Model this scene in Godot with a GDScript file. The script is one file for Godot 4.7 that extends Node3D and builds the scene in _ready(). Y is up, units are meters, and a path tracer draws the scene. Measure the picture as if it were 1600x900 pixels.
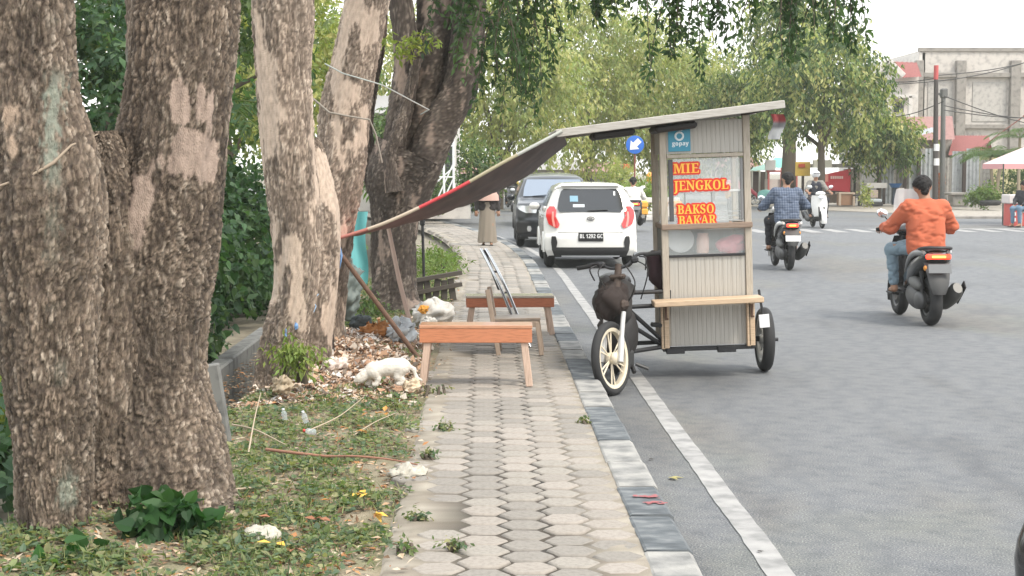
extends Node3D

var rng := RandomNumberGenerator.new()
var mats := {}
var taken := {}

# ------------------------------------------------------------------ mesh builder
class MB:
	var v := PackedVector3Array()
	var n := PackedVector3Array()
	var c := PackedColorArray()
	var ix := PackedInt32Array()
	var col := Color(1, 1, 1)

	func grid(p: PackedVector3Array, nr: int, nc: int, closed: bool, orient := true, cols := PackedColorArray()) -> void:
		var base := v.size()
		var nn := PackedVector3Array()
		nn.resize(p.size())
		var m := nc if closed else nc - 1
		var cen := Vector3.ZERO
		if orient:
			for q in p: cen += q
			cen /= p.size()
		var vol := 0.0
		var tr := PackedInt32Array()
		for r in nr - 1:
			for k in m:
				var a := r * nc + k
				var b := r * nc + (k + 1) % nc
				var d := a + nc
				var e := b + nc
				var f := (p[e] - p[a]).cross(p[d] - p[b])
				nn[a] += f; nn[b] += f; nn[d] += f; nn[e] += f
				if orient: vol += f.dot((p[a] + p[e]) * 0.5 - cen)
				tr.append_array([a, b, e, a, e, d])
		var s := -1.0 if (orient and vol < 0.0) else 1.0
		for i in p.size():
			n.append((nn[i] * s).normalized() if nn[i].length_squared() > 1e-20 else Vector3.UP)
		v.append_array(p)
		if cols.size() == p.size(): c.append_array(cols)
		else:
			for i in p.size(): c.append(col)
		for i in range(0, tr.size(), 3):
			if s > 0.0: ix.append_array([base + tr[i], base + tr[i + 2], base + tr[i + 1]])
			else: ix.append_array([base + tr[i], base + tr[i + 1], base + tr[i + 2]])

	func tri(a: Vector3, b: Vector3, d: Vector3) -> void:   # counter-clockwise from outside
		var f := (b - a).cross(d - a).normalized()
		var k := v.size()
		v.append_array([a, b, d]); n.append_array([f, f, f]); c.append_array([col, col, col])
		ix.append_array([k, k + 2, k + 1])

	func quad(a: Vector3, b: Vector3, d: Vector3, e: Vector3) -> void:
		var f := (d - a).cross(e - b).normalized()
		var k := v.size()
		v.append_array([a, b, d, e]); n.append_array([f, f, f, f]); c.append_array([col, col, col, col])
		ix.append_array([k, k + 2, k + 1, k, k + 3, k + 2])

	func fan(p: PackedVector3Array, nrm: Vector3) -> void:   # flat polygon, convex
		var k := v.size()
		var f := Vector3.ZERO
		for i in range(1, p.size() - 1): f += (p[i] - p[0]).cross(p[i + 1] - p[0])
		var s := f.dot(nrm) > 0.0
		for q in p:
			v.append(q); n.append(nrm); c.append(col)
		for i in range(1, p.size() - 1):
			if s: ix.append_array([k, k + i + 1, k + i])
			else: ix.append_array([k, k + i, k + i + 1])

	func box(o: Vector3, s: Vector3, b := Basis(), bv := 0.0) -> void:
		# chamfered box
		var h := s * 0.5
		var t: float = min(bv, min(h.x, min(h.y, h.z)) * 0.98)
		for ax in 3:
			for sg: float in [-1.0, 1.0]:
				var u := (ax + 1) % 3
				var w := (ax + 2) % 3
				var pts := PackedVector3Array()
				for q in [[-1, -1], [1, -1], [1, 1], [-1, 1]]:
					var p := Vector3.ZERO
					p[ax] = sg * h[ax]; p[u] = q[0] * (h[u] - t); p[w] = q[1] * (h[w] - t)
					pts.append(o + b * p)
				var nr := Vector3.ZERO
				nr[ax] = sg
				fan(pts, (b * nr).normalized())
		if t <= 0.0: return
		for ax in 3:
			var u := (ax + 1) % 3
			var w := (ax + 2) % 3
			for su: float in [-1.0, 1.0]:
				for sw: float in [-1.0, 1.0]:
					var pts := PackedVector3Array()
					for q in [[-1, 0], [1, 0], [1, 1], [-1, 1]]:
						var p := Vector3.ZERO
						p[ax] = q[0] * (h[ax] - t)
						p[u] = su * (h[u] - (t if q[1] == 1 else 0.0)); p[w] = sw * (h[w] - (0.0 if q[1] == 1 else t))
						pts.append(o + b * p)
					var nr := Vector3.ZERO
					nr[u] = su; nr[w] = sw
					fan(pts, (b * nr).normalized())
		for sx: float in [-1.0, 1.0]:
			for sy: float in [-1.0, 1.0]:
				for sz: float in [-1.0, 1.0]:
					var q := Vector3(sx, sy, sz)
					fan(PackedVector3Array([o + b * (Vector3(h.x, h.y - t, h.z - t) * q), o + b * (Vector3(h.x - t, h.y, h.z - t) * q), o + b * (Vector3(h.x - t, h.y - t, h.z) * q)]), (b * q).normalized())

	func beam(a: Vector3, e: Vector3, w: float, h: float, bv := 0.004, up := Vector3.UP) -> void:
		var z := (e - a).normalized()
		if abs(z.dot(up)) > 0.98: up = Vector3(1, 0, 0) if abs(z.x) < 0.9 else Vector3(0, 0, 1)
		var x := up.cross(z).normalized()
		box((a + e) * 0.5, Vector3(w, h, a.distance_to(e)), Basis(x, z.cross(x), z), bv)

	func tube(path: PackedVector3Array, rad: PackedFloat32Array, segs := 10, caps := true, squash := 1.0, upv := Vector3.UP) -> void:
		var nr := path.size()
		var p := PackedVector3Array()
		var x := Vector3.ZERO
		for i in nr:
			var t := (path[min(i + 1, nr - 1)] - path[max(i - 1, 0)]).normalized()
			if i == 0:
				x = upv.cross(t)
				if x.length() < 0.05: x = Vector3(1, 0, 0).cross(t)
				if x.length() < 0.05: x = Vector3(0, 0, 1).cross(t)
			x = (x - t * x.dot(t)).normalized()
			var y := t.cross(x)
			for k in segs:
				var a := TAU * k / segs
				p.append(path[i] + (x * cos(a) + y * sin(a) * squash) * rad[min(i, rad.size() - 1)])
		grid(p, nr, segs, true)
		if caps:
			for e in [0, nr - 1]:
				var dirv := (path[0] - path[1]).normalized() if e == 0 else (path[nr - 1] - path[nr - 2]).normalized()
				fan(p.slice(e * segs, (e + 1) * segs), dirv)

	func rod(a: Vector3, b: Vector3, r: float, segs := 8, r2 := -1.0) -> void:
		tube(PackedVector3Array([a, b]), PackedFloat32Array([r, r if r2 < 0.0 else r2]), segs)

	func lathe(prof: Array, o: Vector3, b := Basis(), segs := 20) -> void:   # prof: [radius, along y]
		var p := PackedVector3Array()
		for q in prof:
			for k in segs:
				var a := TAU * k / segs
				p.append(o + b * Vector3(cos(a) * q[0], q[1], sin(a) * q[0]))
		grid(p, prof.size(), segs, true)

	func ell(o: Vector3, r: Vector3, b := Basis(), segs := 14, rings := 8) -> void:
		var p := PackedVector3Array()
		for i in rings + 1:
			var t := PI * i / rings
			for k in segs:
				var a := TAU * k / segs
				p.append(o + b * Vector3(cos(a) * sin(t) * r.x, cos(t) * r.y, sin(a) * sin(t) * r.z))
		grid(p, rings + 1, segs, true)

	func prism(poly: PackedVector2Array, d: float, x: Transform3D) -> void:   # polygon in x-y, extruded +-d/2 along z
		var t := Geometry2D.triangulate_polygon(poly)
		var area := 0.0
		for i in poly.size():
			area += poly[i].cross(poly[(i + 1) % poly.size()])
		for s: float in [-1.0, 1.0]:
			var nr := (x.basis * Vector3(0, 0, s)).normalized()
			for i in range(0, t.size(), 3):
				var q := PackedVector3Array()
				for j in 3: q.append(x * Vector3(poly[t[i + j]].x, poly[t[i + j]].y, s * d * 0.5))
				fan(q, nr)
		for i in poly.size():
			var a := poly[i]
			var e := poly[(i + 1) % poly.size()]
			var o2 := (e - a).orthogonal() * (-1.0 if area > 0.0 else 1.0)
			# outward for a counter-clockwise polygon is (dy, -dx)
			var od := Vector2((e - a).y, -(e - a).x) * (1.0 if area > 0.0 else -1.0)
			fan(PackedVector3Array([x * Vector3(a.x, a.y, -d * 0.5), x * Vector3(e.x, e.y, -d * 0.5), x * Vector3(e.x, e.y, d * 0.5), x * Vector3(a.x, a.y, d * 0.5)]), (x.basis * Vector3(od.x, od.y, 0)).normalized())

	func leaf(o: Vector3, dirv: Vector3, nrm: Vector3, l: float, w: float) -> void:   # folded diamond leaf
		var s := dirv.cross(nrm).normalized() * w * 0.5
		var mid := o + dirv * l * 0.45 - nrm * l * 0.06
		var tip := o + dirv * l - nrm * l * 0.12
		var k := v.size()
		var up := nrm * w * 0.18
		if w > l * 0.65:   # broad, heart-shaped
			var q := PackedVector3Array([o, o - dirv * l * 0.08 + s * 0.55 + up * 0.5, o + dirv * l * 0.12 + s * 0.95 + up, mid + s * 0.9 + up, o + dirv * l * 0.75 + s * 0.45 - nrm * l * 0.05, tip])
			for sgn: float in [1.0, -1.0]:
				var b0 := v.size()
				for i in 6:
					v.append(q[i] if sgn > 0.0 else q[i] - s * 2.0 * (q[i] - o).dot(s) / max(s.length_squared(), 1e-9))
					n.append((nrm - s.normalized() * 0.3 * sgn).normalized()); c.append(col)
				for i in range(1, 5):
					if sgn > 0.0: ix.append_array([b0, b0 + i + 1, b0 + i])
					else: ix.append_array([b0, b0 + i, b0 + i + 1])
			return
		var n1 := (nrm - s.normalized() * 0.35).normalized()
		var n2 := (nrm + s.normalized() * 0.35).normalized()
		v.append_array([o, mid + s + up, tip, o, tip, mid - s + up])
		n.append_array([n1, n1, n1, n2, n2, n2])
		c.append_array([col, col, col, col, col, col])
		ix.append_array([k, k + 2, k + 1, k + 3, k + 5, k + 4])

	func scrap(o: Vector3, a: Vector3, b: Vector3, nrm: Vector3, r1: float, r2: float, r3: float) -> void:   # torn, slightly curled flake
		quad(o, o + a * r1, o + a * r2 + b + nrm * r3, o + b * r1 - a * 0.2)

	func mesh() -> ArrayMesh:
		var a := []
		a.resize(Mesh.ARRAY_MAX)
		a[Mesh.ARRAY_VERTEX] = v; a[Mesh.ARRAY_NORMAL] = n; a[Mesh.ARRAY_COLOR] = c; a[Mesh.ARRAY_INDEX] = ix
		var m := ArrayMesh.new()
		m.add_surface_from_arrays(Mesh.PRIMITIVE_TRIANGLES, a)
		return m

# ------------------------------------------------------------------ naming and tagging
func numbered(called: String) -> String:
	if not taken.has(called):
		taken[called] = 0
		return called
	taken[called] += 1
	return "%s_%03d" % [called, taken[called]]

func tag(o: Node, label: String, category := "", group := "", kind := "") -> void:
	if label: o.set_meta("label", label)
	if category: o.set_meta("category", category)
	if group: o.set_meta("group", group)
	if kind: o.set_meta("kind", kind)

func thing(called: String, label: String, category: String, at := Vector3.ZERO, turn := 0.0, group := "") -> Node3D:
	var o := Node3D.new()
	o.name = numbered(called)
	add_child(o)
	o.position = at
	o.rotation.y = turn
	tag(o, label, category, group)
	return o

func put(parent: Node, called: String, m, mat: Material) -> MeshInstance3D:
	var o := MeshInstance3D.new()
	o.mesh = m.mesh() if m is MB else m
	o.material_override = mat
	var k := 0
	var nm := called
	while parent.has_node(NodePath(nm)):
		k += 1
		nm = "%s_%03d" % [called, k]
	o.name = nm
	parent.add_child(o, true)
	return o

func solo(called: String, label: String, category: String, m, mat: Material, group := "") -> MeshInstance3D:
	var o := put(self, numbered(called), m, mat)
	tag(o, label, category, group)
	return o

func ground_piece(called: String, m, mat: Material) -> MeshInstance3D:
	var o := put(self, numbered(called), m, mat)
	o.set_meta("kind", "structure")
	return o

# ------------------------------------------------------------------ materials
func lin(r: float, g: float, b: float) -> Color:
	return Color(r, g, b).linear_to_srgb()

func tex(size: int, freq: float, oct: int, ramp: Array, sd: int, type := FastNoiseLite.TYPE_SIMPLEX_SMOOTH, cell := -1) -> ImageTexture:
	# ramp: [[0..1, linear Color], ...]
	var nz := FastNoiseLite.new()
	nz.seed = sd
	nz.noise_type = type
	nz.frequency = freq
	nz.fractal_octaves = oct
	if cell >= 0: nz.cellular_return_type = cell
	var im := nz.get_seamless_image(size, size, false, false, 0.12, true)
	im.convert(Image.FORMAT_L8)
	var src := im.get_data()
	var lut := PackedByteArray()
	lut.resize(768)
	for i in 256:
		var t := i / 255.0
		var q := 0
		while q < ramp.size() - 2 and t > ramp[q + 1][0]: q += 1
		var f: float = clamp((t - ramp[q][0]) / max(1e-5, ramp[q + 1][0] - ramp[q][0]), 0.0, 1.0)
		var cl: Color = (ramp[q][1] as Color).lerp(ramp[q + 1][1], f).linear_to_srgb()
		lut[i * 3] = int(clamp(cl.r, 0, 1) * 255); lut[i * 3 + 1] = int(clamp(cl.g, 0, 1) * 255); lut[i * 3 + 2] = int(clamp(cl.b, 0, 1) * 255)
	var out := PackedByteArray()
	out.resize(size * size * 3)
	for i in src.size():
		var k := src[i] * 3
		out[i * 3] = lut[k]; out[i * 3 + 1] = lut[k + 1]; out[i * 3 + 2] = lut[k + 2]
	var res := Image.create_from_data(size, size, false, Image.FORMAT_RGB8, out)
	return ImageTexture.create_from_image(res)

func grey(size: int, freq: float, oct: int, sd: int, lo := 0.0, hi := 1.0) -> ImageTexture:
	return tex(size, freq, oct, [[0.0, Color(lo, lo, lo)], [1.0, Color(hi, hi, hi)]], sd)

# plain: linear colour, roughness
func pm(key: String, r: float, g: float, b: float, rough := 0.7, metal := 0.0, opts := {}) -> StandardMaterial3D:
	if mats.has(key): return mats[key]
	var m := StandardMaterial3D.new()
	m.albedo_color = lin(r, g, b)
	m.roughness = rough
	m.metallic = metal
	m.resource_name = key
	if opts.get("vc", false): m.vertex_color_use_as_albedo = true
	if opts.has("tex"):
		m.albedo_texture = opts.tex
		m.uv1_triplanar = true
		m.uv1_world_triplanar = opts.get("world", false)
		var s = opts.get("scale", 1.0)
		m.uv1_scale = s if s is Vector3 else Vector3(s, s, s)
	if opts.has("bump"):
		m.heightmap_enabled = true
		m.heightmap_texture = opts.bump
		m.heightmap_scale = opts.get("depth", 0.3)
		m.uv1_triplanar = true
		m.uv1_world_triplanar = opts.get("world", false)
		var s2 = opts.get("scale", 1.0)
		m.uv1_scale = s2 if s2 is Vector3 else Vector3(s2, s2, s2)
	if opts.has("back"):
		m.backlight_enabled = true
		var k: Array = opts.back
		m.backlight = lin(k[0], k[1], k[2])
		m.cull_mode = BaseMaterial3D.CULL_DISABLED
	if opts.has("coat"):
		m.clearcoat_enabled = true
		m.clearcoat = opts.coat
		m.clearcoat_roughness = 0.08
	if opts.has("alpha"):
		m.transparency = BaseMaterial3D.TRANSPARENCY_ALPHA
		m.albedo_color.a = opts.alpha
	if opts.has("glow"):
		m.emission_enabled = true
		var e: Array = opts.glow
		m.emission = lin(e[0], e[1], e[2])
		m.emission_energy_multiplier = e[3]
	mats[key] = m
	return m

func dirty(key: String, r: float, g: float, b: float, rough := 0.8, scale := 1.2, spread := 0.35, sd := 1, metal := 0.0) -> StandardMaterial3D:
	# a base colour with blotches of wear, shared textures
	if mats.has(key): return mats[key]
	var tk := "tx%d_%d" % [int(spread * 100), sd % 3]
	if not mats.has(tk):
		mats[tk] = tex(512, 0.012, 5, [[0.0, Color(1 - spread, 1 - spread, 1 - spread * 0.95)], [0.45, Color(0.92, 0.92, 0.92)], [1.0, Color(1, 1, 1)]], 31 + sd % 3)
	return pm(key, r, g, b, rough, metal, {"tex": mats[tk], "scale": scale})

func off(d: float) -> float:   # the street bends to the left beyond 24 m
	if d < 24.0: return 0.0
	if d < 80.0: return -0.0042 * (d - 24.0) * (d - 24.0)
	return -13.17 - 0.47 * (d - 80.0)

func fnl(sd: int, freq: float, oct := 3, type := FastNoiseLite.TYPE_SIMPLEX_SMOOTH) -> FastNoiseLite:
	var z := FastNoiseLite.new()
	z.seed = sd; z.frequency = freq; z.noise_type = type; z.fractal_octaves = oct
	if oct <= 1: z.fractal_type = FastNoiseLite.FRACTAL_NONE
	return z

# ------------------------------------------------------------------ scene
func _ready() -> void:
	rng.seed = 7
	var cam := Camera3D.new()
	cam.name = "camera"
	add_child(cam)
	cam.position = Vector3(0, 1.7, 0)
	cam.rotation_degrees = Vector3(-4.408, -0.955, 0)
	cam.fov = 21.24
	cam.near = 0.1
	cam.far = 900.0
	cam.current = true
	var we := WorldEnvironment.new()
	we.name = "world_environment"
	var env := Environment.new()
	env.background_mode = Environment.BG_SKY
	var sky := Sky.new()
	var psm := ProceduralSkyMaterial.new()
	psm.sky_top_color = Color(0.93, 0.95, 0.975)
	psm.sky_horizon_color = Color(0.985, 0.98, 0.965)
	psm.sky_curve = 0.2
	psm.ground_bottom_color = Color(0.45, 0.44, 0.42)
	psm.ground_horizon_color = Color(0.9, 0.9, 0.88)
	psm.sky_energy_multiplier = 1.0
	sky.sky_material = psm
	env.sky = sky
	env.tonemap_mode = Environment.TONE_MAPPER_LINEAR
	env.tonemap_exposure = 2.3
	env.sdfgi_enabled = true
	env.ssao_enabled = true
	env.ssil_enabled = true
	env.fog_enabled = true
	env.fog_density = 0.0008
	env.fog_light_color = Color(0.97, 0.98, 0.95)
	we.environment = env
	add_child(we)
	var sun := DirectionalLight3D.new()
	sun.name = "sun"
	sun.light_energy = 0.5
	sun.light_color = Color(1.0, 0.965, 0.91)
	sun.light_angular_distance = 14.0
	sun.shadow_enabled = true
	sun.rotation_degrees = Vector3(-52, 48, 0)
	add_child(sun)
	build_ground()
	build_pavement()
	build_near_trees()
	build_rest()
	print("done")

# ------------------------------------------------------------------ ground, road, drain
func verge_h(x: float, d: float, z1: FastNoiseLite) -> float:
	var h := 0.115 + 0.03 * z1.get_noise_2d(x * 1.2, d * 1.2) + 0.014 * z1.get_noise_2d(x * 6.0, d * 6.0)
	h += 0.17 * exp(-pow((x + 1.12) / 0.42, 2.0) - pow((d - 12.6) / 1.7, 2.0))
	h += 0.06 * exp(-pow((x + 1.7) / 0.5, 2.0) - pow((d - 6.9) / 1.0, 2.0))
	var edge: float = lerp(-2.08, -1.66, smoothstep(8.6, 10.2, d))
	h -= 0.75 * smoothstep(edge, edge - 0.2, x)
	return h

var zv: FastNoiseLite

func build_ground() -> void:
	zv = fnl(5, 1.0)
	# one sheet to the horizon, with the drain and its low far bank on the left
	var xs := [-420.0, -160.0, -60.0, -25.0, -12.0, -6.0, -4.0, -3.0, -2.26, -2.24, -1.6, -1.56, -1.2, -0.5, -0.45, 30.0, 60.0, 160.0, 420.0]
	var hs := [0.1, 0.1, 0.1, 0.05, 0.0, -0.1, -0.1, -0.1, -0.08, -1.0, -1.0, -0.12, -0.06, -0.06, -0.06, -0.06, -0.06, -0.06, -0.06]
	var zs := [-40.0, -10.0, 0.0, 5.0, 10.0, 15.0, 20.0, 24.0, 30.0, 36.0, 42.0, 50.0, 60.0, 70.0, 80.0, 100.0, 140.0, 200.0, 300.0, 420.0, 600.0]
	var p := PackedVector3Array()
	for d in zs:
		for i in xs.size():
			p.append(Vector3(xs[i] + off(min(d, 140.0)), hs[i], -d))
	var g := MB.new()
	g.grid(p, zs.size(), xs.size(), false, false)
	var soil := tex(512, 0.02, 5, [[0.0, Color(0.12, 0.1, 0.075)], [0.5, Color(0.2, 0.175, 0.13)], [1.0, Color(0.3, 0.27, 0.2)]], 3)
	ground_piece("ground", g, pm("soil", 1, 1, 1, 0.95, 0, {"tex": soil, "scale": 0.35, "world": true}))

	# asphalt
	var asph := tex(1024, 0.09, 2, [[0.0, Color(0.068, 0.072, 0.078)], [0.35, Color(0.126, 0.132, 0.14)], [0.6, Color(0.163, 0.169, 0.177)], [0.74, Color(0.24, 0.243, 0.246)], [1.0, Color(0.46, 0.45, 0.43)]], 11)
	var patch := tex(512, 0.01, 5, [[0.0, Color(0.68, 0.69, 0.71)], [0.4, Color(0.88, 0.89, 0.9)], [1.0, Color(1.1, 1.08, 1.03)]], 12)
	var am := pm("asphalt", 1, 1, 1, 0.85, 0, {"tex": asph, "scale": 0.9, "world": true, "bump": grey(512, 0.12, 2, 13), "depth": 0.35})
	am.detail_enabled = true
	am.detail_blend_mode = BaseMaterial3D.BLEND_MODE_MUL
	am.detail_albedo = patch
	am.vertex_color_use_as_albedo = true
	var r := MB.new()
	p = PackedVector3Array()
	var rz := []
	var rx := []
	var dd := -12.0
	while dd < 150.0:
		rz.append(dd)
		dd += 1.0 if dd < 3.0 else (0.22 if dd < 24.0 else (0.8 if dd < 60.0 else 3.0))
	dd = 0.72
	while dd < 46.0:
		rx.append(dd)
		dd += 0.16 if dd < 5.5 else (0.5 if dd < 12.0 else 2.5)
	rx.append(46.0)
	# dust, oil and patched asphalt: the colour of the surface itself
	var zs1 := fnl(131, 0.22, 4)
	var zs2 := fnl(132, 1.6, 4)
	var zs3 := fnl(133, 0.5, 3)
	var rc := PackedColorArray()
	for d in rz:
		for x in rx:
			p.append(Vector3(x + off(d) * (1.0 if x < 11.0 else 0.55), 0.0, -d))
			var tn: float = 0.97 + 0.24 * zs1.get_noise_2d(x, d * 0.45) + 0.09 * zs2.get_noise_2d(x, d * 0.6)
			var oil := smoothstep(0.28, 0.5, zs2.get_noise_2d(x * 0.8 + 70.0, d * 0.16))
			var dust := smoothstep(0.05, 0.45, zs3.get_noise_2d(x * 0.8 + 9.0, d * 0.35))
			var cc := Color(1, 1, 1).lerp(Color(1.12, 1.03, 0.9), dust * 0.8) * tn
			cc = cc.lerp(Color(0.62, 0.62, 0.63), oil * 0.55)
			rc.append(cc)
	r.grid(p, rz.size(), rx.size(), false, false, rc)
	ground_piece("road", r, am)

	# verge between drain and pavement: fine lumpy sheet
	var q := PackedVector3Array()
	var cl := PackedColorArray()
	var z2 := fnl(8, 1.0, 4)
	var nd := 250
	var nx := 44
	for i in nd:
		var d := 3.5 + 21.5 * pow(i / (nd - 1.0), 1.35)
		for k in nx:
			var x: float = lerp(-2.26, -0.40, k / (nx - 1.0))
			q.append(Vector3(x, verge_h(x, d, zv), -d))
			var t: float = clamp(0.5 + z2.get_noise_2d(x * 7.0, d * 7.0) * 0.9, 0.0, 1.0)
			var s: float = clamp(0.5 + z2.get_noise_2d(x * 1.7 + 40.0, d * 1.7) * 1.2, 0.0, 1.0)
			var cc := Color(0.16, 0.125, 0.085).lerp(Color(0.34, 0.285, 0.21), t).lerp(Color(0.15, 0.17, 0.07), s * 0.5)
			cl.append(cc)
	var vb := MB.new()
	vb.grid(q, nd, nx, false, false, cl)
	ground_piece("verge_soil", vb, pm("verge", 1, 1, 1, 0.95, 0, {"vc": true, "bump": grey(512, 0.06, 3, 21), "depth": 1.2, "scale": 2.0, "world": true}))

	# painted edge line, worn in places
	var lt := tex(512, 0.014, 4, [[0.0, Color(0.18, 0.18, 0.178)], [0.3, Color(0.255, 0.253, 0.247)], [0.5, Color(0.315, 0.31, 0.302)], [1.0, Color(0.4, 0.39, 0.378)]], 17)
	var lm := pm("road_paint", 1, 1, 1, 0.8, 0, {"tex": lt, "scale": 0.6, "world": true})
	var lb := MB.new()
	p = PackedVector3Array()
	var n := 0
	var z3 := fnl(77, 1.0)
	dd = 1.0
	while dd < 75.0:
		var wob := z3.get_noise_2d(dd * 0.35, 0.0) * 0.016
		for k in 2:
			var jag := z3.get_noise_2d(dd * 6.0, 50.0 + 30.0 * k) * 0.012
			p.append(Vector3((1.172 if k == 0 else 1.295) + wob * 0.6 + jag * 0.5 + off(dd), 0.005, -dd))
		n += 1
		dd += 0.12 if dd < 20.0 else 1.0
	lb.grid(p, n, 2, false, false)
	ground_piece("edge_line_marking", lb, lm)
	# lane dashes and crossing stripes out in the junction
	for e in [[8.45, 30.5, 0.12, 3.0, 0.0], [6.3, 33.5, 0.14, 1.6, 0.1], [11.6, 23.5, 0.12, 3.2, 0.0], [4.9, 39.0, 0.12, 2.5, 0.1]]:
		var m2 := MB.new()
		var bb := Basis(Vector3.UP, e[4])
		var a := Vector3(e[0], 0.005, -e[1])
		m2.quad(a + bb * Vector3(-e[2] / 2, 0, e[3] / 2), a + bb * Vector3(e[2] / 2, 0, e[3] / 2), a + bb * Vector3(e[2] / 2, 0, -e[3] / 2), a + bb * Vector3(-e[2] / 2, 0, -e[3] / 2))
		ground_piece("lane_marking", m2, lm)
	for k in 17:
		var m3 := MB.new()
		var x := 6.6 + k * 0.72
		var zc := -42.4 - 0.05 * k
		m3.quad(Vector3(x, 0.005, zc + 1.2), Vector3(x + 0.36, 0.005, zc + 1.2), Vector3(x + 0.36, 0.005, zc - 1.2), Vector3(x, 0.005, zc - 1.2))
		ground_piece("crossing_stripe", m3, lm)
	var sl := MB.new()
	sl.quad(Vector3(12.5, 0.006, -43.6), Vector3(24.0, 0.006, -44.2), Vector3(24.0, 0.006, -44.55), Vector3(12.5, 0.006, -43.95))
	ground_piece("stop_line", sl, lm)

	# dirt shoulder of the far side of the junction
	var ds := MB.new()
	var dirt := tex(512, 0.03, 5, [[0.0, Color(0.22, 0.195, 0.16)], [0.5, Color(0.31, 0.28, 0.24)], [1.0, Color(0.4, 0.37, 0.33)]], 23)
	var edge := [[11.0, -76.0], [13.2, -66.0], [15.3, -61.0], [17.5, -55.5], [24.0, -51.5], [34.0, -50.0], [60.0, -49.0]]
	p = PackedVector3Array()
	for e in edge:
		p.append(Vector3(e[0], 0.012, e[1]))
		p.append(Vector3(e[0] + 0.4, 0.06, e[1] - 0.8))
		p.append(Vector3(e[0] + 30.0, 0.1, e[1] - 60.0))
	ds.grid(p, edge.size(), 3, false, false)
	ground_piece("dirt_shoulder", ds, pm("dirt", 1, 1, 1, 0.95, 0, {"tex": dirt, "scale": 0.25, "world": true}))

	# drain: low concrete walls
	var con := dirty("drain_concrete", 0.2, 0.2, 0.19, 0.9, 1.0, 0.6, 2)
	var w1 := thing("drain_wall", "low weathered concrete drain wall below the ivy, behind the tree trunks", "wall", Vector3(-2.31, 0, 0))
	for k in 7:
		var b := MB.new()
		b.box(Vector3(0, -0.33, -9.6 - k * 2.6), Vector3(0.16, 0.72 + 0.02 * (k % 3), 2.57), Basis(), 0.015)
		put(w1, "wall_segment", b, con)
	var ch := MB.new()
	ch.box(Vector3(-1.93, -0.93, -16.5), Vector3(0.58, 0.04, 17), Basis(), 0.0)
	ground_piece("drain_bed", ch, pm("mud", 0.07, 0.065, 0.055, 0.35))

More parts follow.
